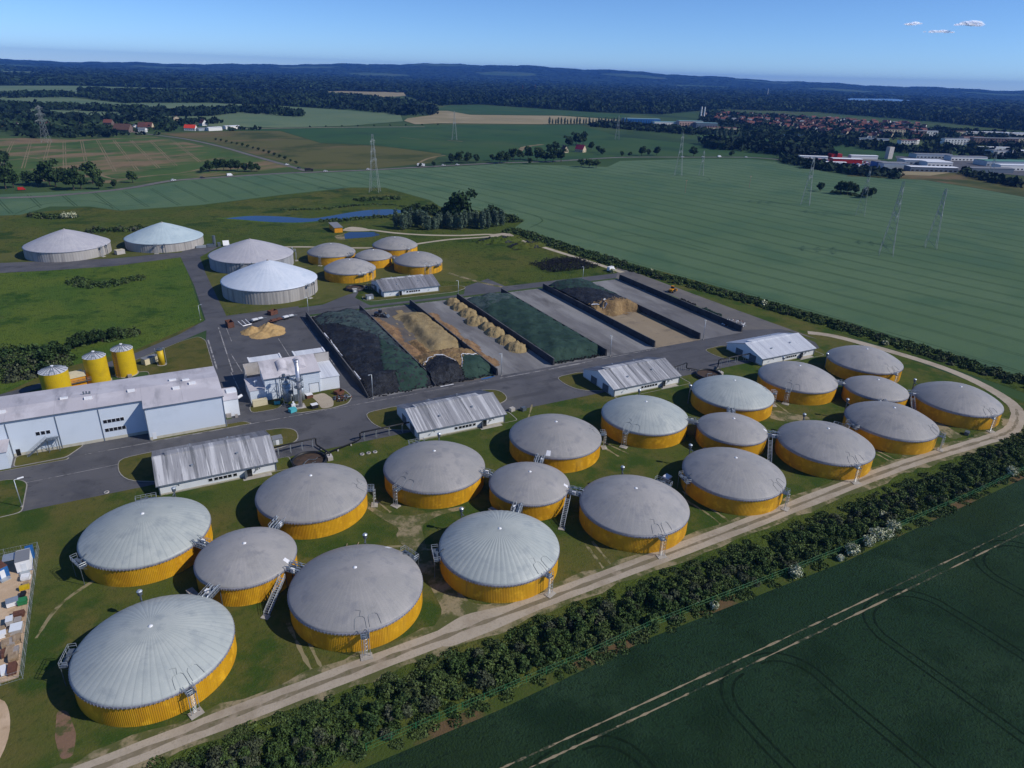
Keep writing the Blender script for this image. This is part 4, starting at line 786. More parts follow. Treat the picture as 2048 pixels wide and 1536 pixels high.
# ================================================================== long process hall on the left
def hall():
    t = thing('process_hall', 'long pale blue clad hall with a shallow grey roof on the left', 'hall', (0, 0, 0))
    w = MB(); x1, xs, x0, f1, f0, bk = 13.0, -7.8, -76.0, 202.2, 207.0, 226.3; sl = 1.25/12.0; zr = 11.3; yr = 214.2
    zf = lambda y: zr-abs(y-yr)*sl
    w.add([(xs, f1, .9), (x1, f1, .9), (x1, f1, zf(f1)), (xs, f1, zf(f1))], [(0, 1, 2, 3)])
    w.add([(xs, f1, .9), (xs, f0, .9), (xs, f0, zf(f0)), (xs, f1, zf(f1))], [(3, 2, 1, 0)])
    w.add([(x0, f0, .9), (xs, f0, .9), (xs, f0, zf(f0)), (x0, f0, zf(f0))], [(0, 1, 2, 3)])
    w.add([(x1, f1, .9), (x1, bk, .9), (x1, bk, zf(bk)), (x1, yr, zr), (x1, f1, zf(f1))], [(0, 1, 2, 3, 4)])
    w.add([(x0, f0, .9), (x0, bk, .9), (x0, bk, zf(bk)), (x0, yr, zr), (x0, f0, zf(f0))], [(4, 3, 2, 1, 0)])
    w.add([(x0, bk, .9), (x1, bk, .9), (x1, bk, zf(bk)), (x0, bk, zf(bk))], [(3, 2, 1, 0)])
    w.build('wall', 'hall_clad', t)
    MB().box(xs-.04, x1+.04, f1-.04, bk, 0, .9).box(x0, xs-.05, f0-.04, bk, 0, .9).build('plinth', 'plinth', t)
    rm = MB()
    def slope(xa, xb, ya, yb):
        return [(xa, ya, zf(ya)+.05), (xb, ya, zf(ya)+.05), (xb, yb, zf(yb)+.05), (xa, yb, zf(yb)+.05)], [(xa, ya, zf(ya)+.22), (xb, ya, zf(ya)+.22), (xb, yb, zf(yb)+.22), (xa, yb, zf(yb)+.22)]
    for xa, xb, ya in ((-7.95, 2.5, f1-.35), (2.5, x1+.3, f1-.35), (-19.1, -7.95, f0-.35), (-29.4, -19.1, f0-.35), (-40.7, -29.4, f0-.35), (-52, -40.7, f0-.35), (-64, -52, f0-.35), (-76.3, -64, f0-.35)):
        MB().hexa(*slope(xa+.015, xb-.015, ya, yr)).build('roof_panel', 'hall_roof', t); MB().hexa(*slope(xa+.015, xb-.015, yr+.004, bk+.3)).build('roof_panel', 'hall_roof', t)
    MB().box(xs-.2, x1+.3, f1-.45, f1-.36, zf(f1)-.12, zf(f1)+.18).box(x0, xs-.3, f0-.45, f0-.36, zf(f0)-.12, zf(f0)+.18).build('gutter', 'trim_dark', t)
    dp = MB().box(-.09, .09, -.16, -.01, 0, 9.9).mesh('downpipe', 'trim_dark')
    for x, y in ((x1-.12, f1), (xs+.12, f1), (-19.1, f0), (-29.4, f0), (-40.7, f0)): o = link('downpipe', dp, t); o.location = (x, y, 0)
    fm = MB().box(0, 1.02, -.06, .02, 0, 1.14).mesh('window', 'white_frame'); pm = MB().box(.06, .96, -.085, -.062, .07, 1.07).mesh('pane', 'glass_dark')
    for x, z, n in ((-18.5, 5.35, 5), (-18.5, 2.65, 5), (-34.6, 5.1, 3)):
        for i in range(n): o = link('window', fm, t); o.location = (x+i*(1.06 if n == 5 else 1.2), f0, z); link('pane', pm, o)
    MB().box(-40.0, -39.0, f0-.05, f0+.02, .1, 2.1).build('door', 'glass_dark', t); MB().box(-6.9, -5.9, f1-.05, f1+.02, .1, 2.2).build('door', 'white_frame', t)
    hm = MB().box(-.9, .9, -.55, .55, -.1, .32).box(-.98, -.9, -.6, .6, -.1, .42).mesh('skylight', 'white_paint')
    for u, v in ((353, 778), (385, 768), (346, 762), (372, 762), (263, 783), (177, 798), (129, 799), (4, 826)):
        x, y = g(u, v, 10.9); x, y = g(u, v, zf(y)); o = link('skylight', hm, t); o.location = (x, y, zf(y)+.3); o.rotation_euler = (math.atan(sl)*(1 if y < yr else -1), 0, 0)
    om = MB().tube([(0, 0, -.2), (0, 0, .9)], .2, 8).tube([(.7, .1, -.2), (.7, .1, .8)], .2, 8).tube([(1.5, 0, -.2), (1.5, 0, .7)], .25, 8); o = om.build('roof_vent', 'steel_dark', t); x, y = g(168, 791, 11.0); o.location = (x, y, zf(y)+.2)
    st = MB()
    for dy in (-1.7, -.6): st.hexa([(-37.6, f0+dy-.05, 0), (-37.2, f0+dy-.05, 0), (-37.2, f0+dy+.05, 0), (-37.6, f0+dy+.05, 0)], [(-32.6, f0+dy-.05, 3.9), (-32.2, f0+dy-.05, 3.9), (-32.2, f0+dy+.05, 3.9), (-32.6, f0+dy+.05, 3.9)])
    st.box(-32.5, -29.7, f0-1.75, f0-.02, 3.8, 3.92)
    for i in range(16): st.box(-37.4+i*.32, -37.1+i*.32, f0-1.65, f0-.65, .18+i*.235, .24+i*.235)
    for x in (-35.2, -32.4, -29.9):
        for dy in (-1.65, -.65): st.tube([(x, f0+dy, 0), (x, f0+dy, 3.85 if x > -33 else 1.8)], .07, 5)
    st.tube([(-32.4, f0-1.65, .3), (-29.9, f0-1.65, 3.7)], .05, 5).tube([(-29.9, f0-1.65, .3), (-32.4, f0-1.65, 3.7)], .05, 5)
    o = st.build('outside_stair', 'steel_dark', t)
    hr = MB()
    for dy in (-1.7, -.6): hr.tube([(-37.5, f0+dy, 1.0), (-32.4, f0+dy, 4.9), (-29.7, f0+dy, 4.9)] if dy < -1 else [(-37.5, f0+dy, 1.0), (-32.4, f0+dy, 4.9)], .06, 5)
    for i in range(9): x = -37.5+i*.9; z = min(3.9, max(0, (x+37.5)*.78)); hr.tube([(x, f0-1.7, z), (x, f0-1.7, z+1)], .045, 5)
    hr.build('handrail', 'galvanised', o)
    an = MB().box(-76, -40.9, 200.6, 206.9, .0, 4.9).build('annex', 'hall_clad', t); MB().hexa([(-76, 200.3, 4.92), (-40.6, 200.3, 4.92), (-40.6, 206.94, 5.5), (-76, 206.94, 5.5)], [(-76, 200.3, 5.05), (-40.6, 200.3, 5.05), (-40.6, 206.94, 5.63), (-76, 206.94, 5.63)]).build('annex_roof', 'hall_roof', an)
    ex = MB().box(13.04, 17.6, 208.5, 217.5, 0, 5.6).build('end_annex', 'white_clad', t); MB().box(13.04, 17.8, 208.3, 217.7, 5.62, 5.8).build('annex_roof', 'hall_roof', ex)
hall()
def conveyor():
    t = thing('conveyor', 'white screw conveyor with steel supports at the right end of the long hall', 'conveyor', (13, 210, 0))
    MB().tube([(.5, 0, 3.2), (6.2, 1.6, 5.2)], .45, 8).build('screw_trough', 'white_paint', t); MB().box(2, 5, 3.2, 6, 3.4, 6.2).build('hopper', 'white_clad', t)
    mb = MB()
    for x, y in ((1.2, -1), (1.2, 1), (4.2, -.6), (4.2, 2.2), (2.2, 5.6), (4.8, 5.6), (4.8, 3.4)): mb.tube([(x, y, 0), (x, y, 4.2)], .12, 5)
    mb.tube([(1.2, -1, 2), (4.2, 2.2, 2)], .08, 5).tube([(1.2, 1, 3), (4.2, -.6, 1)], .08, 5).build('support', 'galvanised', t)
    MB().box(.6, 2.0, -2.2, -.6, 0, 1.3).box(3, 3.8, -3, -2.2, 0, .9).build('motor', 'block_grey', t)
conveyor()

# ================================================================== shed with the tall flue
def flue_shed():
    t = thing('process_shed', 'pale metal shed with barrel roof vents in front of the tall flue', 'shed', (0, 0, 0))
    xa, xb, ya, yb, zf, zb = 26.8, 44.3, 215.8, 224.2, 7.45, 10.2
    prof = [(ya, 0), (yb, 0), (yb, zb), (ya, zf)]
    MB().add([(xa, y, z) for y, z in prof]+[(xb, y, z) for y, z in prof], [(3, 2, 1, 0), (4, 5, 6, 7), (0, 1, 5, 4), (1, 2, 6, 5), (3, 7, 6, 2)][:4]+[(0, 4, 7, 3)]).build('wall', 'hall_clad', t)
    MB().hexa([(xa-.3, ya-.3, zf-.05), (xb+.3, ya-.3, zf-.05), (xb+.3, yb+.2, zb+.1), (xa-.3, yb+.2, zb+.1)], [(xa-.3, ya-.3, zf+.12), (xb+.3, ya-.3, zf+.12), (xb+.3, yb+.2, zb+.28), (xa-.3, yb+.2, zb+.28)]).build('roof', 'hall_roof', t)
    MB().box(xa-.3, xb+.3, ya-.42, ya-.31, zf-.2, zf+.1).build('gutter', 'trim_dark', t)
    for i in range(11): MB().box(xa, xb, ya-.05, ya-.005, .5+i*.64, .56+i*.64).build('cladding_rib', 'hall_clad', t)
    for x in (30.3, 38.2): MB().box(x-.07, x+.07, ya-.2, ya-.06, 0, 7.3).build('downpipe', 'trim_dark', t)
    MB().box(40.6, 43.6, ya-.12, ya-.06, 0, 3.4).build('roller_door', 'white_clad', t); MB().box(40.4, 43.8, ya-.16, ya-.13, 3.4, 3.55).box(43.64, 43.8, ya-.16, ya-.13, 0, 3.4).build('door_frame', 'trim_dark', t)
    sl = (zb-zf)/(yb-ya)
    for xc in (33.2, 39.0):
        mb = MB(); n = 10; vs_ = []
        for y in (218.2, 222.6):
            for i in range(n+1): a = math.pi*i/n; vs_.append((xc-1.7*math.cos(a), y, zf+(y-ya)*sl+.1+1.1*math.sin(a)))
        mb.add(vs_, [(i, n+1+i, n+2+i, i+1) for i in range(n)]+[tuple(range(n+1)), tuple(range(2*n+1, n, -1))]).build('roof_vent', 'hall_roof', t)
    cw = MB().box(22.4, 51.0, 230.0, 230.45, 0, 7.9).box(22.4, 22.8, 226.2, 229.99, 0, 7.4); cw.build('concrete_wall', 'concrete_pale', t)
    for x in np.arange(22.4, 51, 4.75): MB().box(x, x+.05, 229.96, 229.998, 0, 7.9).build('wall_joint', 'bunker_wall', t)
    a1 = MB().box(44.32, 50.7, 216.2, 229.9, 0, 4.5).build('side_annex', 'white_clad', t); MB().hexa([(44.4, 216.0, 4.52), (50.9, 216.0, 4.52), (50.9, 229.92, 4.52), (44.4, 229.92, 4.52)], [(44.4, 216.0, 4.68), (50.9, 216.0, 4.68), (50.9, 229.92, 4.9), (44.4, 229.92, 4.9)]).build('annex_roof', 'roof_fibre_pale', a1)
    a2 = MB().box(22.0, 26.78, 215.4, 226.1, 0, 4.3).build('low_annex', 'hall_clad', t); MB().box(21.8, 26.76, 215.2, 226.15, 4.32, 4.5).build('annex_roof', 'hall_roof', a2); MB().tube([(24.2, 219.5, 4.4), (24.2, 219.5, 5.6), (25, 219.5, 6)], .35, 8).build('fan', 'white_paint', a2)
    for xa_, xb_ in ((24.5, 35.2), (39.3, 50.0)):
        c = MB().hexa([(xa_, 230.6, 8.0), (xb_, 230.6, 8.0), (xb_, 234.6, 8.1), (xa_, 234.6, 8.1)], [(xa_, 230.6, 8.15), (xb_, 230.6, 8.15), (xb_, 234.6, 8.25), (xa_, 234.6, 8.25)]).build('hopper_cover', 'roof_fibre_pale', t)
        MB().box(xa_+.2, xb_-.2, 230.9, 234.3, 0, 7.9).build('feed_hopper', 'galvanised', c)
        for x in (xa_, xb_-.5): MB().hexa([(x, 230.55, 8.17), (x+.5, 230.55, 8.17), (x+.5, 234.65, 8.27), (x, 234.65, 8.27)], [(x, 230.55, 8.35), (x+.5, 230.55, 8.35), (x+.5, 234.65, 8.45), (x, 234.65, 8.45)]).build('cover_edge', 'white_paint', c)
flue_shed()
def flue():
    t = thing('flue', 'tall grey exhaust flue with service platforms and a tangle of filters', 'chimney', (35.6, 206.4, 0))
    MB().tube([(0, 0, .3), (0, 0, 16.1)], .62, 18).lathe([(.75, 15.7), (.75, 16.2), (.6, 16.2)], 18).build('stack', 'chrome_pipe', t, True)
    MB().lathe([(1.1, 0), (1.1, .35), (0.02, .35)], 20).build('base', 'concrete_pale', t)
    MB().box(-1.6, 1.5, -1.2, 2.6, 0, .16).build('concrete_pad', 'concrete_pad', t)
    MB().lathe([(.65, 7.0), (1.5, 7.0), (1.5, 7.1), (.65, 7.1)], 16).lathe([(.65, 9.4), (1.5, 9.4), (1.5, 9.5), (.65, 9.5)], 16).build('platform', 'steel_dark', t)
    mb = MB()
    for z in (7.1, 9.5):
        for h in (.55, 1.1): mb.lathe([(1.46, z+h), (1.5, z+h), (1.5, z+h+.07), (1.46, z+h+.07)], 16)
        for i in range(10): a = i*.628; mb.tube([(1.48*math.cos(a), 1.48*math.sin(a), z), (1.48*math.cos(a), 1.48*math.sin(a), z+1.1)], .04, 4)
    mb.build('railing', 'galvanised', t)
    f = MB().tube([(-3.0, 4.2, 1.2), (-3.0, 4.2, 7.2)], 1.25, 14).tube([(-3.0, 4.2, 7.2), (-3.0, 4.2, 8.1)], 1.25, 14, r2=.4); f.build('filter_vessel', 'galvanised', t, True)
    MB().tube([(1.6, 5, .3), (1.6, 5, 5.6)], .8, 12).tube([(-3, 4.2, 8.0), (-3, 4.2, 9.2), (-1.5, 2.2, 9.2), (0, 0, 8.4)], .35, 8).tube([(1.6, 5, 5.6), (1.6, 5, 6.6), (.6, 1.4, 6.6), (0, 0, 6.2)], .3, 8).build('duct', 'galvanised', t, True)
    fr = MB()
    for x, y in ((-4.6, 2.4), (-1.5, 2.4), (-4.6, 6.4), (-1.5, 6.4)): fr.tube([(x, y, 0), (x, y, 9.0)], .1, 5)
    for z in (3.2, 6.2, 9.0): fr.tube([(-4.6, 2.4, z), (-1.5, 2.4, z), (-1.5, 6.4, z), (-4.6, 6.4, z), (-4.6, 2.4, z)], .08, 5)
    for z in (0.2, 3.2, 6.2): fr.tube([(-4.6, 2.4, z), (-1.5, 2.4, z+2.8)], .06, 4).tube([(-4.6, 6.4, z), (-4.6, 2.4, z+2.8)], .06, 4)
    fr.build('frame', 'steel_dark', t)
    fans = MB()
    for x, y in ((-4.2, 3), (-2.4, 3.2), (-3.4, 5.4)): fans.tube([(x, y, 9.1), (x, y, 9.9)], .55, 10)
    fans.box(-2.6, -1.6, 2.0, 2.8, 4.2, 5.2).box(-.9, .4, 4.6, 5.6, .2, 2.2); fans.build('fan', 'steel_dark', t)
    MB().tube([(-1.6, 2.6, 0), (-1.6, 2.6, 6.4)], .08, 4).tube([(-4.9, 6.0, 1.0), (-6.6, 6.3, 5.2)], .12, 5).build('ladder', 'galvanised', t)
    MB().box(-2.8, -1.6, -.2, 1.0, .15, 1.5).box(-2.4, -1.9, .1, .6, 1.5, 2.3).build('pump', 'white_paint', t)
flue()
def crate(name, label, cat, x, y, w, l, h, m, rz=0, lid=None, group=None, z=0, open_=False):
    t = thing(name, label, cat, (x, y, z), R_(rz), group)
    if open_:
        MB().box(-w/2, w/2, -l/2, l/2, .1, .2).box(-w/2, -w/2+.08, -l/2, l/2, .2, h).box(w/2-.08, w/2, -l/2, l/2, .2, h).box(-w/2+.08, w/2-.08, -l/2, -l/2+.08, .2, h).box(-w/2+.08, w/2-.08, l/2-.08, l/2, .2, h).build('body', m, t)
    else: MB().box(-w/2, w/2, -l/2, l/2, .08, h).build('body', m, t)
    if lid: MB().box(-w/2-.05, w/2+.05, -l/2-.05, l/2+.05, h, h+.1).build('lid', lid, t)
    rb = MB().box(-w/2-.04, -w/2+.04, -l/2-.04, -l/2+.04, 0, h).box(w/2-.04, w/2+.04, -l/2-.04, -l/2+.04, 0, h).box(-w/2-.04, -w/2+.04, l/2-.04, l/2+.04, 0, h).box(w/2-.04, w/2+.04, l/2-.04, l/2+.04, 0, h); rb.build('corner_post', m, t); return t
crate('control_cabinet', 'cream control cabinet in front of the low shed annex', 'cabinet', 24.3, 213.0, 4.4, 1.4, 2.0, 'cream_paint', 3, 'cream_paint')
crate('waste_container', 'turquoise container standing alone on the asphalt by the flue', 'container', 32.6, 204.2, 2.0, 1.6, 1.2, 'cyan_paint', 20, 'cyan_paint')
crate('waste_container', 'turquoise container in the shade at the shed wall', 'container', 29.4, 212.1, 1.7, 1.5, 1.2, 'cyan_paint', -10, 'black_plastic')
crate('waste_skip', 'brown skip with a white cover against the shed by the roller door', 'skip', 39.6, 212.6, 2.0, 1.8, 1.2, 'rust', 10, 'white_paint')
crate('waste_skip', 'black skip with a white cover near the road beside the flue', 'skip', 39.4, 204.2, 2.0, 1.6, 1.3, 'black_plastic', 8, 'white_paint')
crate('waste_skip', 'rusty open skip on the grass corner right of the shed', 'skip', 49.2, 211.6, 2.8, 2.0, 1.2, 'rust', 25, None, open_=True)
def junk(name, label, x, y, r, n, mats, h=.8):
    t = thing(name, label, 'scrap pile', (x, y, 0))
    for m in mats:
        mb = MB()
        for i in range(n):
            a, q = random.uniform(0, 6.28), r*math.sqrt(random.random()); L = random.uniform(.4, 1.3); rz = random.uniform(0, 3.14); z = random.uniform(0.1, h)*(1-q/r*.6)
            p = (q*math.cos(a), q*math.sin(a)); mb.tube([(p[0], p[1], z), (p[0]+L*math.cos(rz), p[1]+L*math.sin(rz), max(.1, z+random.uniform(-.3, .3)))], random.uniform(.08, .28), 5)
        mb.build('scrap', m, t, kind='stuff')
junk('scrap_pile', 'dark scrap heap on the grass corner beside the bunker road', 49.0, 207.2, 2.6, 26, ('black_plastic', 'steel_dark', 'rust'), 1.3)

# ================================================================== silos behind the hall
def silo(x, y, r, h, label, stair=False):
    t = thing('silo', label, 'silo', (x, y, 0), 0, 'yellow silos behind the long hall')
    mb = MB()
    for z in np.arange(0, h-.01, h/8): mb.lathe([(r, z), (r, z+h/8-.05), (r-.035, z+h/8-.04), (r-.035, z+h/8)], 48)
    mb.build('wall', 'yellow_paint', t, False)
    gm = cached(('gore', r), lambda: gore(r).mesh('roof_panel', 'silo_roof'))
    rbm = cached(('silo_rib', r), lambda: MB().hexa([(.4, -.04, 1.44), (r*1.0, -.07, .08), (r*1.0, .07, .08), (.4, .04, 1.44)], [(.4, -.04, 1.62), (r*1.0, -.07, .26), (r*1.0, .07, .26), (.4, .04, 1.62)]).mesh('roof_rib', 'trim_dark'))
    for i in range(16): o = link('roof_panel', gm, t, rz=2*math.pi*i/16); o.location = (0, 0, h); o = link('roof_rib', rbm, t, rz=2*math.pi*(i+.5)/16); o.location = (0, 0, h)
    MB().lathe([(.5, h+1.42), (.45, h+1.75), (.05, h+1.8)], 12).build('roof_cap', 'white_paint', t)
    MB().box(-.4, .4, -r*.62-.4, -r*.62+.4, h+.5, h+1.0).build('roof_hatch', 'galvanised', t)
    rl = MB()
    for i in range(5): a = -1.9+i*.16; rl.tube([(r*math.cos(a), r*math.sin(a), h), (r*math.cos(a), r*math.sin(a), h+1.1)], .05, 4)
    rl.tube([((r)*math.cos(-1.9+i*.16), r*math.sin(-1.9+i*.16), h+1.1) for i in range(5)], .05, 4).build('railing', 'galvanised', t)
    if stair:
        st = MB(); a0 = -2.3
        for q in (0, .9): st.tube([((r+.35)*math.cos(a0+q*.24), (r+.35)*math.sin(a0+q*.24), 0), ((r+.35)*math.cos(a0+q*.24), (r+.35)*math.sin(a0+q*.24), h)], .07, 5)
        for i in range(int(h/.33)): st.tube([((r+.35)*math.cos(a0), (r+.35)*math.sin(a0), .2+i*.33), ((r+.35)*math.cos(a0+.22), (r+.35)*math.sin(a0+.22), .2+i*.33)], .04, 4)
        for z in np.arange(1.5, h, .8): st.tube([((r+.35)*math.cos(a0)+.5*math.cos(q), (r+.35)*math.sin(a0)+.5*math.sin(q), z) for q in np.linspace(-2.6, -1.2, 5)], .05, 4)
        st.build('ladder', 'rust', t)
        MB().box(r*.1, r*.1+1.2, -r-1.3, -r-.1, 0, 1.1).build('pump', 'block_grey', t)
    MB().lathe([(r+.3, 0), (r+.3, .15), (r, .15)], 32).build('base', 'concrete_pad', t)
def gore(r):
    mb = MB(); w = math.pi/16; vs_ = []
    for q in (1.02, .6, .12):
        for a, up in ((-w, .12), (-w*.86, 0), (w*.86, 0), (w, .12)): vs_.append((r*q*math.cos(a), r*q*math.sin(a), 1.5*(1-q)**.8 if q < 1 else 0)); vs_[-1] = (*vs_[-1][:2], vs_[-1][2]+up*q)
    return mb.add(vs_, [(i*4+j, i*4+j+1, (i+1)*4+j+1, (i+1)*4+j) for i in (0, 1) for j in range(3)])
silo(-32.5, 248.5, 4.1, 7.9, 'low yellow silo with ribbed white roof at the left beside the orange cabin')
silo(-20.9, 253.6, 3.45, 9.2, 'tall yellow silo with ribbed white roof, middle of the three')
silo(-12.7, 257.0, 3.4, 9.4, 'tall yellow silo with a rusty caged ladder, right of the three', True)
t = thing('small_tank', 'slim dark-topped yellow tank on the lawn right of the silos', 'tank', (-1.4, 261.2, 0))
MB().tube([(0, 0, .1), (0, 0, 5.6)], 1.05, 20).build('body', 'yellow_paint', t, True); MB().tube([(0, 0, 5.61), (0, 0, 6.0)], 1.12, 20).box(-.3, .3, -.3, .3, 6, 6.4).build('lid', 'steel_dark', t)
MB().tube([(1.5, 0, 0), (1.5, 0, 6.2)], .1, 5).tube([(-1.5, .3, 0), (-1.5, .3, 6.4)], .08, 5).tube([(1.5, 0, 6.2), (.9, 0, 6.2)], .08, 5).build('pipe', 'galvanised', t); MB().lathe([(1.6, 0), (1.6, .12), (.02, .12)], 20).build('base', 'concrete_pad', t)
t = thing('site_cabin', 'cream cabin with a dark roof beside the slim yellow tank', 'cabin', (-5.0, 264.6, 0), R_(32))
MB().box(-2.7, 2.7, -1.2, 1.2, .1, 2.3).build('body', 'cream_paint', t); MB().box(-2.8, 2.8, -1.3, 1.3, 2.3, 2.42).build('roof', 'roof_grey', t); MB().box(.2, 1.1, -1.26, -1.19, .2, 2.0).build('door', 'plinth', t); MB().tube([(1.6, -1.7, 0), (1.6, -1.7, 1.2), (2.4, -1.7, 1.2), (2.4, -1.25, 1.2)], .09, 5).build('pipe', 'steel_dark', t)
t = thing('site_cabin', 'orange cabin with pale roof between the low silo and the middle silo', 'cabin', (-27.0, 251.6, 0), R_(14))
MB().box(-2.2, 2.2, -2.6, 2.6, 0, 4.2).build('body', 'orange_paint', t); MB().hexa([(-2.4, -2.8, 4.22), (2.4, -2.8, 4.22), (2.4, 2.8, 4.5), (-2.4, 2.8, 4.5)], [(-2.4, -2.8, 4.36), (2.4, -2.8, 4.36), (2.4, 2.8, 4.64), (-2.4, 2.8, 4.64)]).build('roof', 'cream_paint', t); rl = MB(); rail(rl, [(-2.4, -3.2), (0, -3.2), (2.4, -3.2), (3.6, -3.2)], 2.6); rl.build('railing', 'steel_dark', t)
MB().box(-2.4, 3.6, -3.3, -2.62, 2.5, 2.6).build('platform', 'steel_dark', t)

# ================================================================== silage bunkers
def bunker_wall(k, y0, y1, h, label, slope_end=False):
    t = thing('bunker_wall', label, 'wall', (57+23.6*k, 0, 0), 0, 'dark concrete silage bunker walls'); n = 19; L = (y1-y0)/n
    def mk(hh0, hh1): return MB().hexa([(-.42, .02, 0), (.42, .02, 0), (.42, L-.02, 0), (-.42, L-.02, 0)], [(-.16, .02, hh0), (.16, .02, hh0), (.16, L-.02, hh1), (-.16, L-.02, hh1)])
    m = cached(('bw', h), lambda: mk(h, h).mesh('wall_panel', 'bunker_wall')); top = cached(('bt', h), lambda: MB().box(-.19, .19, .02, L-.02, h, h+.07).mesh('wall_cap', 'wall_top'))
    for i in range(n):
        if slope_end and i < 2:
            hh = (.6+1.2*i, .6+1.2*(i+1)); o = mk(hh[0], min(h, hh[1])).build('wall_panel', 'bunker_wall', t); o.location = (0, y0+i*L, 0); continue
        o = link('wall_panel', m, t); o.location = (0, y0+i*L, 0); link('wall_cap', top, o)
_bl = ['leftmost dark bunker wall beside the asphalt yard', 'bunker wall between the black-covered heap and the open brown silage', 'bunker wall right of the open brown silage', 'bunker wall left of the long green-netted heap', 'bunker wall right of the long green-netted heap', 'bunker wall left of the half-opened rear heap', 'bunker wall right of the half-opened rear heap', 'rightmost dark bunker wall beside the tyre stores']
for k in range(8): bunker_wall(k, 204.2, 294.0, 2.75 if k not in (0, 2) else 2.6, _bl[k], slope_end=k in (0, 1))
def heap(parent, name, mat, x0, x1, y0, y1, zf, mask=None, res=.75, lift=0.0, rough=.10, skirt=True):
    """height-field sheet over x0..x1, y0..y1; cells are kept where mask(x, y)"""
    nx, ny = max(2, int((x1-x0)/res)), max(2, int((y1-y0)/res)); xs = np.linspace(x0, x1, nx+1); ys = np.linspace(y0, y1, ny+1)
    Z = np.array([[zf(x, y) for x in xs] for y in ys])+RNG.normal(0, rough, (ny+1, nx+1))*(np.array([[zf(x, y) for x in xs] for y in ys]) > .25)+lift
    idx = {}; vs_ = []; fs = []
    def vid(i, j):
        if (i, j) not in idx: idx[(i, j)] = len(vs_); vs_.append((xs[i], ys[j], max(.07, Z[j, i])))
        return idx[(i, j)]
    keep = np.array([[(mask is None or mask((xs[i]+xs[i+1])/2, (ys[j]+ys[j+1])/2)) and max(Z[j, i], Z[j+1, i+1], Z[j, i+1], Z[j+1, i]) > .12 for i in range(nx)] for j in range(ny)])
    for j in range(ny):
        for i in range(nx):
            if keep[j, i]: fs.append((vid(i, j), vid(i+1, j), vid(i+1, j+1), vid(i, j+1)))
    if not fs: return None
    return MB().add(vs_, fs).build(name, mat, parent, True)
sst = lambda t: max(0, min(1, t))**2*(3-2*max(0, min(1, t)))
def covered(x0, x1, y0, y1, hc, he, ramp0=9, ramp1=9, seed=0):
    def f(x, y):
        u = (x-x0)/(x1-x0); c = he+(hc-he)*(1-abs(2*u-1)**2.2)
        q = min(sst((y-y0)/ramp0), sst((y1-y)/ramp1)); bumps = .28*math.sin(x*.7+seed)*math.sin(y*.33+seed*2)+.2*math.sin(y*.9+x*.35+seed)
        return c*q+bumps*min(1, q*1.5)
    return f
def tyres(parent, name, pts, mat='rubber', r=.34):
    mb = MB()
    for x, y, z in pts:
        n = 8; vs_ = []; tx, ty = random.uniform(-.3, .3), random.uniform(-.3, .3)
        for rr, zz in ((r, 0), (r, .2), (r*.55, .22), (r*.5, 0)):
            for j in range(n): a = 6.283*j/n; vs_.append((x+rr*math.cos(a), y+rr*math.sin(a), z+zz+tx*rr*math.cos(a)+ty*rr*math.sin(a)))
        mb.add(vs_, [(i*n+j, i*n+(j+1) % n, (i+1)*n+(j+1) % n, (i+1)*n+j) for i in range(3) for j in range(n)])
    return mb.build(name, mat, parent, kind='stuff')
poly_m = lambda pts, z=3.2: (lambda P: (lambda x, y: inside((x, y), P)))(G(pts, z))
zz_ = lambda pts: [(560+x/4.096, 560+y/4.096) for x, y in pts]
# bay 0: heap under black sheets and green netting
t = thing('silage_heap', 'black-sheeted silage heap with a bright green net corner, leftmost bay', 'silage heap', (0, 0, 0))
f0 = covered(57.5, 80.2, 204.5, 291, 4.6, 2.5, 8, 6, 1)
heap(t, 'cover_sheet', 'tarp_black', 57.5, 80.2, 204.5, 291, f0, rough=.13)
heap(t, 'net', 'net_green', 57.5, 80.1, 204.6, 291, f0, poly_m(zz_([(820, 480), (880, 540), (1070, 600), (1150, 660), (1205, 730), (1200, 870), (1005, 895), (950, 770), (850, 765), (830, 640)])), lift=.10)
heap(t, 'net', 'net_teal', 57.5, 80.1, 204.6, 291, f0, poly_m(zz_([(270, 310), (640, 255), (760, 330), (840, 400), (900, 470), (1010, 590), (820, 490), (700, 440), (520, 390), (320, 360)])), lift=.10)
tyres(t, 'ballast_tyres', [(x+random.uniform(-.3, .3), 204.4+random.uniform(-.5, 1.6), .05) for x in np.arange(58, 80.5, .42)]+[(57.9+random.uniform(-.1, .2), y, f0(58, y)+.1) for y in np.arange(206, 290, 1.3)])
film = MB()
for pts in ([(57.4, 264), (57.45, 259), (57.8, 255.5), (57.5, 252), (57.4, 245), (57.45, 237)], [(57.4, 222), (57.4, 214)]): ribbon(film, pts, .35, 2.85, wob=.7)
film.build('film_edge', 'film_white', t)
# bay 1: opened heap
t = thing('silage_heap', 'half-opened silage heap with a ragged white film edge and brown cut face', 'silage heap', (0, 0, 0))
def f1(x, y):
    q = sst((y-204.4)/6.5); back = sst((233-y)/9.5); u = (x-92)/11.5
    return (4.7-2.0*abs(u)**2.4)*q*back+.25*math.sin(x*.8)*math.sin(y*.7)*q*back
def edge(x): return float(np.interp(x, [80, 81.5, 84, 87, 89.5, 91.2, 92.4, 93.6, 95.5, 98, 101, 104], [214.5, 217, 219.6, 220.4, 219, 212.5, 208.8, 210.5, 216.2, 217.4, 218.2, 218.5]))+.35*math.sin(x*2.1)
heap(t, 'silage', 'silage_brown', 80.7, 103.4, 206, 238, f1, lambda x, y: y > edge(x)-1, rough=.22, res=.6)
heap(t, 'cover_sheet', 'tarp_black', 80.7, 103.4, 204.5, 226, f1, lambda x, y: y < edge(x) and x < 92.5, lift=.10, rough=.12, res=.55)
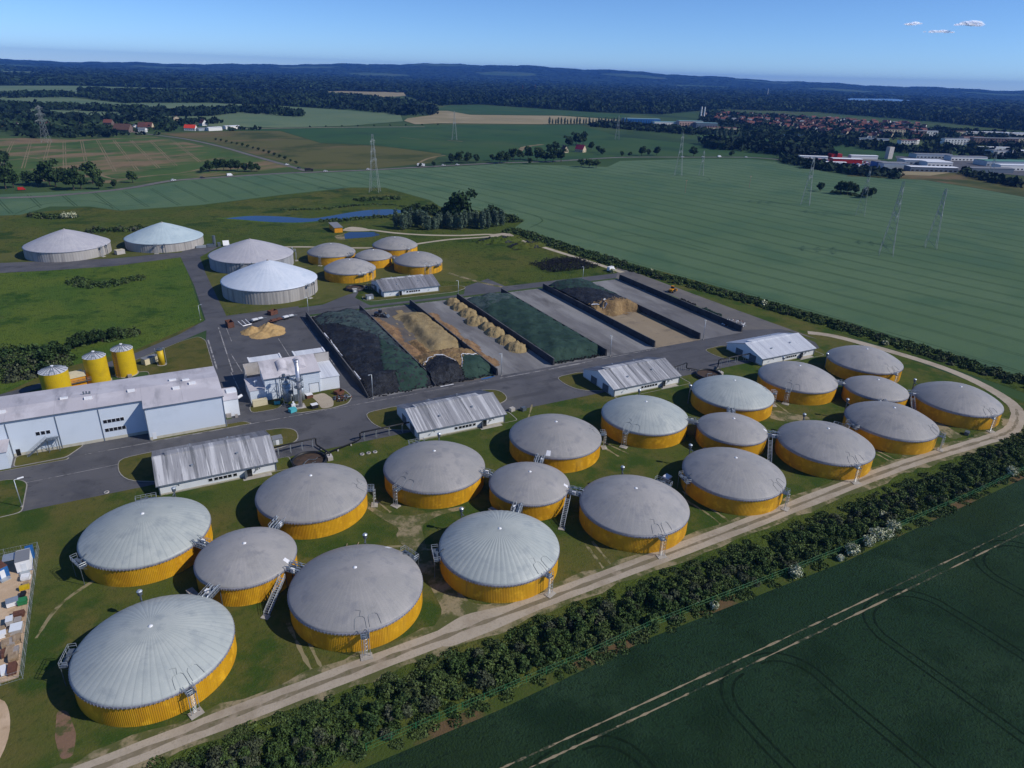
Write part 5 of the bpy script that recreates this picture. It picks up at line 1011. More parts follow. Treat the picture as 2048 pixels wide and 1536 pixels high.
heap(t, 'net', 'net_green', 80.7, 103.4, 204.5, 226, f1, lambda x, y: y < edge(x) and x > 92.5, lift=.12, rough=.10, res=.55)
fl = MB(); ed = [(x, edge(x), f1(x, edge(x))+.22) for x in np.arange(81, 103.3, .5)]
for (a, b) in zip(ed[:-1], ed[1:]):
    w = random.uniform(.35, .9); fl.add([(a[0], a[1]-w*.5, a[2]+.03), (b[0], b[1]-w*.5, b[2]+.03), (b[0], b[1]+w*.6, b[2]+.05), (a[0], a[1]+w*.6, a[2]+.05)], [(0, 1, 2, 3)])
fl.build('film_edge', 'film_white', t)
tyres(t, 'ballast_tyres', [(x+random.uniform(-.3, .3), 204.6+random.uniform(-.6, 2.4), .05+random.uniform(0, .4)) for x in np.arange(81, 103, .30)]+[(92.5+random.uniform(-.3, .3), y, f1(92.5, y)+.1) for y in np.arange(205, 209, .6)])
ribbon(MB(), [(82, 203.2), (84.5, 203.3), (87, 203.4)], .5, .08, wob=.4).build('film_strip', 'film_white', t); ribbon(MB(), [(97.5, 203.4), (100, 203.5), (103, 203.9)], .8, .08, wob=.4).build('film_strip', 'blue_paint', t)
t = thing('silage_pile', 'flat-topped olive tan silage pile along the wall in the opened bay', 'silage pile', (0, 0, 0))
f = lambda x, y: 2.4*sst((y-231)/8)*sst((285-y)/12)*sst((x-91.2-(y-262)*.05)/5)*(1 if x < 103.2 else .9)+.2*math.sin(x*.8)*math.sin(y*.4)
heap(t, 'silage', 'silage_olive', 89.5, 103.4, 229, 288, f, rough=.12)
t = thing('silage_pile', 'low reddish silage spill along the left wall of the opened bay', 'silage pile', (0, 0, 0))
f = lambda x, y: (1.9+.5*math.sin(y*.5))*sst((87.2+1.2*math.sin(y*.22)-x)/4.5)*sst((y-230)/6)*sst((284-y)/10)
heap(t, 'silage', 'silage_red', 80.6, 88.5, 228, 286, f, rough=.16)
t = thing('silage_pile', 'dark crumbly silage spill on the floor before the brown cut face', 'silage pile', (0, 0, 0))
f = lambda x, y: (1.0+.5*math.sin(y*.9+x))*sst((91.6-x)/3)*sst((x-86.2)/3)*sst((y-230)/5)*sst((252-y)/9)
heap(t, 'silage', 'silage_brown', 86, 92, 229, 253, f, rough=.18)
# bay 2: spill on the left, row of tipped loads on the right
t = thing('silage_pile', 'long reddish silage ridge along the left wall of the third bay', 'silage pile', (0, 0, 0))
f = lambda x, y: (2.3+.4*math.sin(y*.41)+.3*math.sin(y*1.1))*sst((110.2+.9*math.sin(y*.3)-x)/5)*sst((y-210)/12)*sst((280-y)/8)
heap(t, 'silage', 'silage_red', 104.1, 111.5, 208, 281, f, rough=.16)
lb = ['nearest', 'second', 'third', 'fourth', 'fifth', 'sixth', 'seventh', 'eighth', 'farthest']
for i, (u, v, r) in enumerate([(1040, 692, 3.0), (1022, 678, 3.0), (1004, 661, 3.1), (986, 651, 2.6), (970, 640, 3.0), (950, 641, 3.2), (946, 624, 3.2), (927, 612, 2.9), (916, 602, 2.7)]):
    r *= 1.38; x, y = g(u, v+4); x = min(x, 123.2); t = thing('silage_pile', 'rounded tipped load of brown silage, %s in the row along the third bay wall' % lb[i], 'silage pile', (x, y, 0), 0, 'tipped loads of silage in the third bay')
    f = lambda X, Y: max(0, 2.5*(1-((X/r)**2+(Y/(r*1.25))**2))**.8 if (X/r)**2+(Y/(r*1.25))**2 < 1 else 0)+(.3*math.sin(X*1.7+i)*math.sin(Y*1.3+i*2) if (X/r)**2+(Y/(r*1.25))**2 < .8 else 0)
    heap(t, 'silage', 'silage_olive', -r, r, -r*1.3, r*1.3, f, rough=.17, res=.45)
# bay 3: long netted heap
t = thing('silage_heap', 'long silage heap entirely under dark green netting, fourth bay', 'silage heap', (0, 0, 0))
f3 = covered(128.2, 151.1, 205.2, 291.5, 4.3, 2.7, 6, 9, 4)
heap(t, 'net', 'net_green', 128.2, 151.1, 205.2, 291.5, f3, rough=.10); heap(t, 'cover_sheet', 'tarp_black', 128.2, 151, 281, 291.5, f3, lambda x, y: y > 283+math.sin(x)*.8, lift=.1)
heap(t, 'net', 'net_teal', 128.2, 151, 262, 286, f3, lambda x, y: y > 266+(x-128)*.5+math.sin(x*.9), lift=.09)
tyres(t, 'ballast_tyres', [(x+random.uniform(-.3, .3), 205.0+random.uniform(-.5, 1.4), .05+random.uniform(0, .3)) for x in np.arange(128.5, 151, .30)])
# bay 5: rear heap with a cut face
t = thing('silage_heap', 'rear silage heap under dark sheets with a tall tan cut face, sixth bay', 'silage heap', (0, 0, 0))
def f5(x, y):
    u = (x-186.7)/11.2; return (5.2-2.0*abs(u)**2.4)*sst((296-y)/8)*sst((y-244.5-1.2*math.sin(x*.5))/4.2)+.2*math.sin(x*.9)*math.sin(y*.6)
ed5 = lambda x: 251.0-.5*(x-175.5)*(x < 182)+1.0*math.sin(x*.9)+(0 if x < 190 else (x-190)*.2)
heap(t, 'silage', 'silage_brown', 175.6, 198, 243, 254, f5, rough=.2, res=.55)
heap(t, 'cover_sheet', 'tarp_black', 175.6, 198, 246, 294, f5, lambda x, y: y > ed5(x), lift=.10, rough=.13)
heap(t, 'net', 'net_green', 175.6, 198, 262, 294, f5, lambda x, y: y > 268+(190-x)*.8 or x > 193, lift=.2, rough=.1)
ed = [(x, ed5(x), f5(x, ed5(x))+.3) for x in np.arange(176, 184, .6)]; fl = MB()
for a, b in zip(ed[:-1], ed[1:]): w = random.uniform(.3, .9); fl.add([(a[0], a[1]-w*.3, a[2]), (b[0], b[1]-w*.3, b[2]), (b[0], b[1]+w, b[2]+.12), (a[0], a[1]+w, a[2]+.12)], [(0, 1, 2, 3)])
fl.build('film_edge', 'film_white', t)
# stores behind the last wall
def tyre_store(label, x, y, w, l, n, mat='rubber', h=1.0, r=.34):
    t = thing('tyre_store', label, 'tyre pile', (x, y, 0)); tyres(t, 'tyres', [(random.uniform(-w/2, w/2), random.uniform(-l/2, l/2), random.uniform(0, h)) for _ in range(n)], mat, r); return t
tyre_store('bluish black tyre pile against the rear side of the last bunker wall', 226.5, 246, 4.5, 10, 260); tyre_store('green weedy net pile between the tyres and the rubble', 226.5, 229, 4.6, 11, 200, 'net_green', 1.2, .5)
junk('rubble_pile', 'grey and white rubble strewn at the near end of the last bunker wall', 226.5, 213.5, 5.2, 90, ('block_grey', 'white_paint', 'steel_dark', 'rust'), 1.3)
sheet('grass_strip', rounded([(223, 232), (229, 232), (229.5, 262), (226, 272), (223, 272)], 1.5), .06, 'meadow')
sheet('grass_strip', rounded([(223, 276), (227, 276), (226.5, 296), (223, 296)], 1.5), .06, 'rough_grass')
x, y = g(1165, 537); tyre_store('wide black tyre dump at the head of the meadow by the hedge', x-6, y+9, 34, 22, 1500, 'rubber', 1.6); 
x, y = g(1125, 527); tyre_store('small black tyre dump behind the wide one', x+2, y+6, 18, 12, 300, 'rubber', 1.2)
for u, v, w, l, h, lab in ((1000, 482, 34, 14, 2.6, 'overgrown spoil mound beside the pale track junction'), (1055, 492, 26, 14, 2.2, 'dark spoil mound left of the hedge track')):
    x, y = g(u, v); t = thing('spoil_mound', lab, 'mound', (x, y, 0)); heap(t, 'soil', 'rough_grass', -w/2, w/2, -l/2, l/2, lambda X, Y: h*max(0, 1-(2*X/w)**2-(2*Y/l)**2)**.7+.4*math.sin(X*.8)*math.sin(Y), rough=.25)
    heap(t, 'ash', 'tarp_black', -w/2, w/2, -l/2, l/2, lambda X, Y: h*max(0, 1-(2*X/w)**2-(2*Y/l)**2)**.7+.4*math.sin(X*.8)*math.sin(Y), lambda X, Y: math.sin(X*.45)+math.sin(Y*.7+1) > .75, lift=.2, rough=.25)

# ================================================================== yard things
def heap_thing(name, label, cat, x, y, w, l, f, mat, part='grain', res=.35, rough=.06):
    t = thing(name, label, cat, (x, y, 0)); heap(t, part, mat, -w/2, w/2, -l/2, l/2, f, rough=rough, res=res); return t
cone_ = lambda X, Y, cx, cy, r, h: h*max(0, 1-math.hypot(X-cx, Y-cy)/r)
heap_thing('grain_pile', 'two-peaked golden grain heap on the asphalt yard', 'grain heap', 37.2, 281.8, 20, 20,
           lambda X, Y: max(cone_(X, Y, -4.2, 2.2, 4.6, 2.9), cone_(X, Y, 2.2, 1.4, 6.4, 3.7), cone_(X, Y, -1.5, -3.2, 5, 1.6), cone_(X, Y, 3.5, -2.5, 4.6, 1.9))*(.9+.1*math.sin(X*2)*math.cos(Y*2)), 'grain')
crate('tipping_skip', 'rusty high-sided skip at the left end of the yard row', 'skip', 25.8, 294.2, 2.4, 4.2, 2.4, 'rust', 8, None, open_=True)
crate('tipping_skip', 'brown skip with two dark openings by the north road', 'skip', 44.6, 303.6, 3.6, 2.4, 1.9, 'rust', 28, None, open_=True)
t = thing('white_rack', 'white tubular rack lying beside the rusty skip', 'rack', (30.0, 293.8, 0), R_(20)); fr = MB()
for x in (0, 1.7, 3.4): fr.tube([(x, -1.8, .25), (x, 2.2, 1.3)], .16, 6)
fr.tube([(0, -1.8, .25), (3.8, -1.8, .25)], .2, 6).build('frame', 'white_paint', t)
def flat_trailer(x, y, rz, label, deck, load=None):
    t = thing('flat_trailer', label, 'trailer', (x, y, 0), R_(rz)); MB().box(-3, 3, -1.1, 1.1, .8, .95).build('deck', deck, t)
    wm = cached('trw', lambda: MB().tube([(0, -.12, .42), (0, .12, .42)], .42, 12).mesh('wheel', 'rubber'))
    for xx in (-1.8, -.7):
        for yy in (-1.1, 1.1): o = link('wheel', wm, t); o.location = (xx, yy, 0)
    MB().tube([(3, -.6, .85), (4.6, 0, .6)], .06, 5).tube([(3, .6, .85), (4.6, 0, .6)], .06, 5).build('drawbar', 'steel_dark', t)
    if load: MB().box(-2.2, .2, -.8, .7, .96, 1.35).box(.7, 2.6, -.5, .8, .96, 1.2).build('load', load, t)
flat_trailer(37.0, 296.8, 22, 'dark green flat trailer with white parts on it in the yard row', 'steel_dark', 'white_paint'); flat_trailer(44.0, 293.4, 25, 'rusty flat trailer behind the grain heap', 'rust', 'rust'); flat_trailer(49.5, 295.6, 20, 'white machine frame on a low trailer right of the grain heap', 'steel_dark', 'white_paint')
def tractor(x, y, rz, label, body, bucket='steel_dark'):
    t = thing('wheel_loader', label, 'loader', (x, y, 0), R_(rz)); wm = cached('bigw', lambda: MB().tube([(0, -.28, .78), (0, .28, .78)], .78, 16).mesh('wheel', 'rubber')); rm = cached('bigr', lambda: MB().tube([(0, -.3, .78), (0, .3, .78)], .36, 12).mesh('rim', body))
    for xx in (-1.3, 1.5):
        for yy in (-1.0, 1.0): o = link('wheel', wm, t); o.location = (xx, yy, 0); link('rim', rm, o)
    MB().box(-2.4, .1, -.85, .85, .9, 1.9).box(.1, 2.2, -.5, .5, .8, 1.3).build('body', body, t); MB().hexa([(-.5, -.75, 1.9), (.9, -.75, 1.9), (.9, .75, 1.9), (-.5, .75, 1.9)], [(-.4, -.65, 3.1), (.6, -.65, 3.1), (.6, .65, 3.1), (-.4, .65, 3.1)]).build('cab', 'dark_glass_car', t); MB().box(-.5, .7, -.75, .75, 3.11, 3.2).build('cab_roof', body, t)
    MB().tube([(1.2, -.5, 1.5), (3.2, -.5, .6)], .1, 6).tube([(1.2, .5, 1.5), (3.2, .5, .6)], .1, 6).build('lift_arm', body, t); MB().hexa([(3.1, -1.3, .1), (4.3, -1.3, .1), (4.3, 1.3, .1), (3.1, 1.3, .1)], [(3.1, -1.3, 1.1), (3.5, -1.3, 1.1), (3.5, 1.3, 1.1), (3.1, 1.3, 1.1)]).build('bucket', bucket, t)
x, y = g(760, 633); tractor(x, y, -40, 'dark wheel loader at the far end of the opened silage bay', 'steel_dark'); x, y = g(1344, 584); tractor(x, y, 30, 'orange tipping loader parked beside the last bunker wall', 'orange_paint', 'orange_paint')
def car(x, y, rz, label, paint, van=False, truck=False, group=None):
    nm = 'delivery_truck' if truck else ('van' if van else 'parked_car' if group is None else 'car'); t = thing(nm, label, 'truck' if truck else 'van' if van else 'car', (x, y, .14), R_(rz), group)
    key = (paint, van, truck)
    def parts():
        L, H = (8.5, 3.3) if truck else (5.6, 2.4) if van else (4.3, 1.45); W = 2.3 if truck else 1.9 if van else 1.75; out = []
        b = MB()
        if truck: b.box(-L/2, L/2-2.3, -W/2, W/2, .9, H)
        elif van: b.hexa([(-L/2, -W/2, .35), (L/2, -W/2, .35), (L/2, W/2, .35), (-L/2, W/2, .35)], [(-L/2+.05, -W/2+.1, H), (L/2-1.7, -W/2+.1, H), (L/2-1.7, W/2-.1, H), (-L/2+.05, W/2-.1, H)])
        else: b.hexa([(-L/2, -W/2, .3), (L/2, -W/2, .3), (L/2, W/2, .3), (-L/2, W/2, .3)], [(-L/2+.05, -W/2+.05, .85), (L/2-.1, -W/2+.05, .8), (L/2-.1, W/2-.05, .8), (-L/2+.05, W/2-.05, .85)]); b.hexa([(-1.5, -.72, 1.34), (.5, -.72, 1.34), (.5, .72, 1.34), (-1.5, .72, 1.34)], [(-1.45, -.68, H), (.3, -.68, H), (.3, .68, H), (-1.45, .68, H)])
        out.append(('body', b, paint)); c = MB()
        if truck: c.box(L/2-2.1, L/2, -W/2, W/2, .5, 2.7)
        elif van: c.box(L/2-1.3, L/2-.9, -W/2+.06, W/2-.06, 1.3, 1.9)
        else: c.hexa([(-1.9, -.8, .85), (1.2, -.8, .82), (1.2, .8, .82), (-1.9, .8, .85)], [(-1.5, -.7, 1.335), (.5, -.7, 1.335), (.5, .7, 1.335), (-1.5, .7, 1.335)])
        out.append(('cab' if truck else 'windscreen', c, paint if truck else 'dark_glass_car'))
        w = MB()
        for xx in (-L/2+.9, L/2-.9):
            for yy in (-W/2+.1, W/2-.1): w.tube([(xx, yy-.11, .34), (xx, yy+.11, .34)], .34, 10)
        out.append(('wheels', w, 'rubber')); return [(n_, mb.mesh(n_, m_)) for n_, mb, m_ in out]
    for n_, me in cached(('car',)+key, parts): link(n_, me, t)
    return t
rdz = 12
for i, (u, v, p, van, truck, lab) in enumerate([(347, 361.5, 'white_paint', 0, 0, 'white car on the country road between the left copse and the white van'), (405, 356.5, 'black_plastic', 0, 0, 'black car on the country road just left of the white van'), (460, 352, 'white_paint', 1, 0, 'white van on the country road below the round copse'), (574, 330, 'white_paint', 0, 0, 'white car on the village road near the junction'), (598, 337, 'black_plastic', 0, 0, 'dark car on the village road right before the junction'), (618, 343, 'black_plastic', 0, 1, 'dark truck at the junction of the two roads'), (651, 343.5, 'white_paint', 0, 0, 'white car on the country road just right of the junction'), (737, 339.6, 'white_paint', 0, 0, 'white car on the country road beside the tall near pylon'), (842, 333, 'white_paint', 0, 1, 'white box truck on the country road'), (887, 331.6, 'white_paint', 0, 0, 'white car on the country road before the farm trees'), (915, 330.5, 'white_paint', 0, 0, 'white car on the country road at the edge of the farm trees'), (1365, 314.6, 'white_paint', 0, 0, 'white car on the country road left of the round roadside tree'), (1406, 314.6, 'white_paint', 0, 0, 'white car on the country road right of the round roadside tree'), (1439, 314.6, 'white_paint', 1, 0, 'white van on the country road near the town'), (1492, 315, 'white_paint', 0, 0, 'white car on the country road where it reaches the dealers'), (44, 380.5, 'red_paint', 1, 0, 'bright red van among the left roadside trees')]):
    car(*g(u, v), rdz if u < 590 else -12, lab, p, van, truck, group='vehicles on the country road')
car(*g(1222, 541.5), 20, 'white van parked beside the black tyre dump', 'white_paint', True)
# street lamps
def street_lamp(x, y, rz, label, h=8.5):
    t = thing('street_lamp', label, 'street lamp', (x, y, 0), R_(rz), 'street lamps of the plant'); hs = 1 if h == 7.6 else .55
    link('pole', cached(('lp', h), lambda: MB().tube([(0, 0, 0), (0, 0, h)], .13, 8, r2=.08).mesh('pole', 'galvanised', True)), t); link('lamp_head', cached(('lh', h), lambda: MB().tube([(0, 0, h-.02), (1.0, 0, h+.12)], .06, 6).hexa([(.6, -.2*hs, h+.05), (.6+1.4*hs, -.24*hs, h+.1), (.6+1.4*hs, .24*hs, h+.1), (.6, .2*hs, h+.05)], [(.7, -.14*hs, h+.24), (.5+1.4*hs, -.16*hs, h+.3), (.5+1.4*hs, .16*hs, h+.3), (.7, .14*hs, h+.24)]).mesh('lamp_head', 'white_paint' if hs == 1 else 'galvanised')), t)
    link('base', cached('lb', lambda: MB().lathe([(.28, 0), (.26, .3), (.02, .3)], 10).mesh('base', 'concrete_pad')), t)
street_lamp(-36.5, 178.6, 10, 'white-headed street lamp on the lawn corner at the left edge', 7.6)
for k, y, lab in ((0, 203.4, 'street lamp at the near end of the leftmost bunker wall'), (2, 203.2, 'street lamp at the near end of the wall right of the opened silage'), (4, 203.2, 'street lamp at the near end of the wall right of the netted heap'), (6, 203.4, 'street lamp at the near end of the wall right of the rear heap'), (0, 295.2, 'street lamp at the far end of the leftmost bunker wall'), (3, 295.4, 'street lamp at the far end of the wall left of the netted heap'), (6, 295.6, 'street lamp at the far end of the wall right of the rear heap')):
    street_lamp(57.3+23.6*k+.9, y, 200, lab, 8.6)
x, y = g(401, 640); street_lamp(x, y, 0, 'street lamp at the meadow corner beside the road to the storage tanks', 6.5)
x, y = g(819, 545); street_lamp(x+2, y-18, 0, 'pale lamp post behind the far machine hall', 9)
# manhole rings in the grass
for i, (u, v, lab) in enumerate([(724, 909, 'pale manhole ring in the grass, left of the three'), (737, 906.5, 'pale manhole ring in the grass, middle of the three'), (750, 904.5, 'pale manhole ring in the grass, right of the three'), (213, 985, 'pale valve ring in the grass left of the nearest machine hall')]):
    x, y = g(u, v); t = thing('manhole', lab, 'manhole', (x, y, 0)); MB().lathe([(.62, 0), (.62, .22), (.4, .22), (.4, .08)], 18).build('ring', 'concrete_pale', t, True); MB().lathe([(.39, .1), (.02, .1)], 14).tube([(0, 0, .1), (0, 0, .8)], .06, 5).build('cover', 'steel_dark', t)
for u, v, lab in ((1715, 858, 'white sheet covered crate beside the grey dome of the last cluster'), (1355, 945, 'white covered crate in the shadow of the third cluster')):
    x, y = g(u-20, v-40 if u > 1500 else v-30)
for x, y, lab in ((181.6, 124.5, 'white sheeted stack in the shade left of a last-cluster dome'), (114.2, 121.8, 'white sheeted stack in the shade left of a third-cluster dome')):
    t = thing('covered_stack', lab, 'equipment stack', (x, y, 0), R_(20)); MB().box(-1, 1, -.8, .8, 0, 1.3).build('stack', 'block_grey', t); MB().hexa([(-1.15, -.95, 1.1), (1.15, -.95, 1.1), (1.15, .95, 1.15), (-1.15, .95, 1.15)], [(-1, -.75, 1.4), (1, -.75, 1.4), (1, .8, 1.55), (-1, .8, 1.55)]).build('cover', 'film_white', t)
t = thing('timber_stack', 'scattered timber stack on the grass between two front domes', 'timber', (29.8, 128.0, 0)); wd = MB()
for i in range(16): a = random.uniform(-.5, 1.2); x, y = random.uniform(-1.5, 1.5), random.uniform(-1.2, 1.2); wd.tube([(x, y, .1+.03*i), (x+2.2*math.cos(a), y+2.2*math.sin(a), .12+.03*i)], .09, 4)
wd.build('planks', 'timber', t, kind='stuff')
for u, v, lab in ((1933, 869, 'small dark pump trolley on the grass near the track bend'),): x, y = g(u, v); crate('pump_trolley', lab, 'trolley', x, y, 1.8, 1.2, 1.1, 'steel_dark', 20)
for u, v, lab in ((945, 815, 'small concrete cube on the grass right of the second machine hall'), (1047, 818, 'dark valve crate on the grass beside the concrete cube')): x, y = g(u if u > 1000 else 1024, v+3 if u > 1000 else 822); crate('valve_box', lab, 'valve box', x, y, 1.5, 1.3, 1.2, 'concrete_pale' if u < 1000 else 'steel_dark', 10)
# yellow shed by the ponds, skip machinery by the teal tank
x, y = g(672, 461); t = thing('pump_shed', 'small orange yellow shed with a grey lean roof beside the ponds', 'shed', (x, y, 0), R_(0)); MB().hexa([(-2.6, -7, 0), (2.6, -7, 0), (2.6, 7, 0), (-2.6, 7, 0)], [(-2.6, -7, 3.2), (2.6, -7, 3.2), (2.6, 7, 3.9), (-2.6, 7, 3.9)]).build('wall', 'orange_paint', t); MB().hexa([(-3, -7.4, 3.22), (3, -7.4, 3.22), (3, 7.4, 3.96), (-3, 7.4, 3.96)], [(-3, -7.4, 3.4), (3, -7.4, 3.4), (3, 7.4, 4.14), (-3, 7.4, 4.14)]).build('roof', 'roof_grey', t)
x, y = g(432, 493); t = thing('separator', 'dark separator machinery with a white panel beside the teal cone tank', 'separator', (x, y, 0)); MB().box(-5, 0, -1.2, 1.4, 0, 1.6).box(1, 2.6, -1, 1, 0, 2.2).tube([(-.6, 0, 1), (-.6, 0, 6.5)], .9, 10).build('machine', 'steel_dark', t); MB().hexa([(4, -1, .4), (7.5, -1, .4), (7.5, -.6, .4), (4, -.6, .4)], [(4, .6, 3), (7.5, .6, 3), (7.5, 1, 3), (4, 1, 3)]).build('panel', 'white_paint', t); MB().box(-11, -5.4, -1, 1.2, 0, 1.2).build('conveyor', 'galvanised', t)
x, y = g(240, 508); crate('pump_house', 'small pale pump house between the two far left cone tanks', 'pump house', x, y, 4.5, 3, 2.4, 'concrete_pale', 28, 'cream_paint')

# ================================================================== building site at the left edge
def container(x, y, rz, w, l, h, body, roof, label, door=True):
    t = thing('site_container', label, 'container', (x, y, 0), R_(rz)); mb = MB()
    for y0 in np.arange(-l/2, l/2-.01, .5): mb.box(-w/2, w/2, y0, y0+.25, .15, h).box(-w/2+.05, w/2-.05, y0+.25, y0+.5, .15, h)
    mb.build('body', body, t); MB().box(-w/2-.03, w/2+.03, -l/2-.03, l/2+.03, h, h+.1).build('roof', roof, t); MB().box(-w/2-.05, w/2+.05, -l/2-.05, l/2+.05, 0, .15).build('base_frame', 'blue_paint' if body == 'white_paint' else 'steel_dark', t)
    if door: MB().box(-.4, .5, -l/2-.06, -l/2-.005, .2, 2.1).build('door', 'white_frame', t); MB().box(-.9, .9, -l/2-1.2, -l/2-.1, 0, .3).build('step', 'galvanised', t)
container(-33.7, 152.9, 3, 2.6, 4.2, 2.7, 'white_paint', 'roof_grey', 'white site container with a grey roof at the top of the building site'); container(-38.6, 152.4, 30, 2.5, 5.5, 2.6, 'blue_paint', 'rust', 'blue site container at the left edge'); container(-32.9, 155.9, 3, 1.4, 2.0, 2.3, 'blue_paint', 'blue_paint', 'small blue cabin behind the white site container', False)
t = thing('carport', 'grey canopy between the blue and white containers', 'canopy', (-36.2, 154.2, 0)); MB().box(-1.2, 1.1, -1.5, 1.2, 2.3, 2.42).build('roof', 'galvanised', t); MB().tube([(-1.1, -1.4, 0), (-1.1, -1.4, 2.3)], .06, 5).tube([(1, -1.4, 0), (1, -1.4, 2.3)], .06, 5).build('post', 'galvanised', t)
XX = lambda x, y: g(x/5.12, 1080+y/5.12)
for i, (px, py, w, l, h, m, lab, lid) in enumerate([(270, 400, 1.6, 1.4, 1.0, 'white_paint', 'white wrapped bundle below the white container', None), (265, 462, 1.0, .8, .6, 'timber', 'small beige crate below the white bundle', None), (255, 505, 1.7, .8, .9, 'yellow_paint', 'yellow barrier on the building site', None), (240, 575, .8, 1.6, .8, 'black_plastic', 'black compressor below the yellow barrier', None), (135, 660, 2.0, 1.7, 1.1, 'white_paint', 'white tilted tool box left of the green bin', 'galvanised'), (235, 650, 1.5, 1.4, 1.0, 'green_paint', 'green bin on the building site', 'green_paint'), (200, 780, 1.8, 1.3, 1.0, 'rust', 'orange brown skip above the pallet rows', None), (108, 855, 1.1, 1.7, 1.2, 'concrete_pale', 'tall pale block pallet left in the rows', 'white_frame'), (186, 840, 1.1, 1.4, .8, 'block_grey', 'grey mesh pallet right in the rows', None), (175, 930, 1.9, 2.3, 1.0, 'concrete_pale', 'large pale green board stack in the rows', 'white_clad'), (100, 965, 1.2, 1.5, .8, 'timber', 'brown plank pallet left of the board stack', None), (30, 990, 1.4, 1.3, 1.1, 'white_paint', 'white crate at the left margin', None), (62, 1085, 1.2, 1.6, 1.0, 'timber', 'pale timber pallet at the left of the middle row', None), (115, 1060, 1.2, 2.0, .8, 'block_grey', 'grey slab pallet in the middle row', None), (180, 1030, 1.3, 2.0, .9, 'timber', 'timber slab pallet right in the middle row', None), (45, 1180, .9, 1.9, .8, 'rust', 'dark brown beam pallet at the left', None), (105, 1160, 1.2, 2.2, .9, 'timber', 'long timber pallet in the lower row', None), (165, 1150, 1.1, 1.9, .8, 'block_grey', 'grey paver pallet in the lower row', None), (145, 1220, 1.5, 1.6, 1.0, 'timber', 'cubed timber pallet below the paver pallet', None), (135, 1340, 1.2, 2.4, 1.1, 'rust', 'tall dark brown formwork stack near the site fence', None), (40, 1350, .9, 2.4, .7, 'white_paint', 'narrow white panel stack at the bottom of the site', None), (20, 920, 1, 1.2, .5, 'timber', 'low plank bundle beside the white crate', None)]):
    x, y = XX(px, py); t = thing('material_pallet', lab, 'pallet', (x, y, 0), R_(random.uniform(-6, 10))); n = 3
    for k in range(n): o = MB().box(-w/2, w/2, -l/2, l/2, .14+(h-.14)*k/n+.01, .14+(h-.14)*(k+1)/n-.02).build('layer', m, t); o.location = (random.uniform(-.05, .05), random.uniform(-.05, .05), 0)
    MB().box(-w/2, w/2, -l/2, -l/2+.12, 0, .13).box(-w/2, w/2, l/2-.12, l/2, 0, .13).box(-w/2, w/2, -.06, .06, 0, .13).build('pallet_base', 'timber', t)
    if lid: MB().box(-w/2-.04, w/2+.04, -l/2-.04, l/2+.04, h, h+.05).build('lid', lid, t)
def mesh_fence(pts, label, h=1.9, gap=3.0, mat='galvanised'):
    t = thing('mesh_fence', label, 'fence', (*pts[0], 0)); o0 = pts[0]; pts = [(p[0]-o0[0], p[1]-o0[1]) for p in pts]
    pm = cached(('fp', h, mat), lambda: MB().tube([(0, 0, 0), (0, 0, h+.1)], .055, 5).mesh('post', mat)); w = MB()
    for p, q in zip(pts[:-1], pts[1:]):
        L = math.dist(p, q); n = max(1, int(L/gap))
        for i in range(n): o = link('post', pm, t); o.location = (p[0]+(q[0]-p[0])*i/n, p[1]+(q[1]-p[1])*i/n, 0)
        for z in (.1, h*.5, h): w.tube([(*p, z), (*q, z)], .02, 4)
        for i in range(int(L/.5)): f_ = i*.5/L; x, y = p[0]+(q[0]-p[0])*f_, p[1]+(q[1]-p[1])*f_; w.tube([(x, y, .1), (x, y, h)], .012, 3, caps=False)
    w.build('wire_mesh', mat, t)
mesh_fence([(-44, 158.6), (-31.6, 158.2), (-31.5, 142), (-31.2, 118.0), (-44, 117.5)], 'wire fence round the building site at the left edge')
mesh_fence([(18, 77.9), (60, 79), (75, 79.9), (130, 79.8), (180, 81), (232, 83.6)], 'green wire fence between the hedge and the dark field', 1.6, 4.0, 'green_paint')

# ================================================================== hedges, bushes and trees
def hedge(name, line, w, h, n, size, label, mats=('leaf_hedge', 'leaf_grey'), grey=.16, seed=0):
    """a belt of shrubs: overlapping bush mounds covered with leaf faces"""
    L = np.array(smooth_line(line, 8)); seg = np.linalg.norm(np.diff(L, axis=0), axis=1); cum = np.concatenate([[0], np.cumsum(seg)]); T = cum[-1]
    nb = int(T*w/2.8); tt = RNG.uniform(0, T, nb); oo = RNG.uniform(-.5, .5, nb); ii = np.clip(np.searchsorted(cum, tt)-1, 0, len(seg)-1)
    d = (L[ii+1]-L[ii])/seg[ii][:, None]; c = L[ii]+d*(tt-cum[ii])[:, None]; nr = np.stack([-d[:, 1], d[:, 0]], 1); c = c+nr*(oo*w)[:, None]
    rx = RNG.uniform(.7, 1.8, nb)*np.clip(h/2.8, .8, 2); wv = .5+.5*np.sin(tt*.11+oo*3)*np.sin(tt*.047+1.3+oo*2); rz = h*RNG.uniform(.40, 1.05, nb)*(.62+.55*wv)*(1-.55*np.abs(oo*2)**3); isg = RNG.uniform(0, 1, nb) < grey*2*(.5+.5*np.sin(tt*.083+2+oo*4))**1.5*1.3
    idx = RNG.choice(nb, n, p=rx**2/(rx**2).sum()); dv = RNG.normal(0, 1, (n, 3)); dv[:, 2] = np.abs(dv[:, 2])*1.1-.15; dv /= np.linalg.norm(dv, axis=1)[:, None]
    rad = RNG.uniform(.72, 1.06, n)[:, None]; P = np.stack([c[idx, 0], c[idx, 1], np.zeros(n)], 1)+dv*rad*np.stack([rx[idx], rx[idx], rz[idx]], 1); P[:, 2] = np.maximum(P[:, 2], .1)
    A, B = leaf_axes(dv, size); return link(name, quads_mesh(name, P, A, B, list(mats), isg[idx].astype(int)), kind='stuff', label=label)
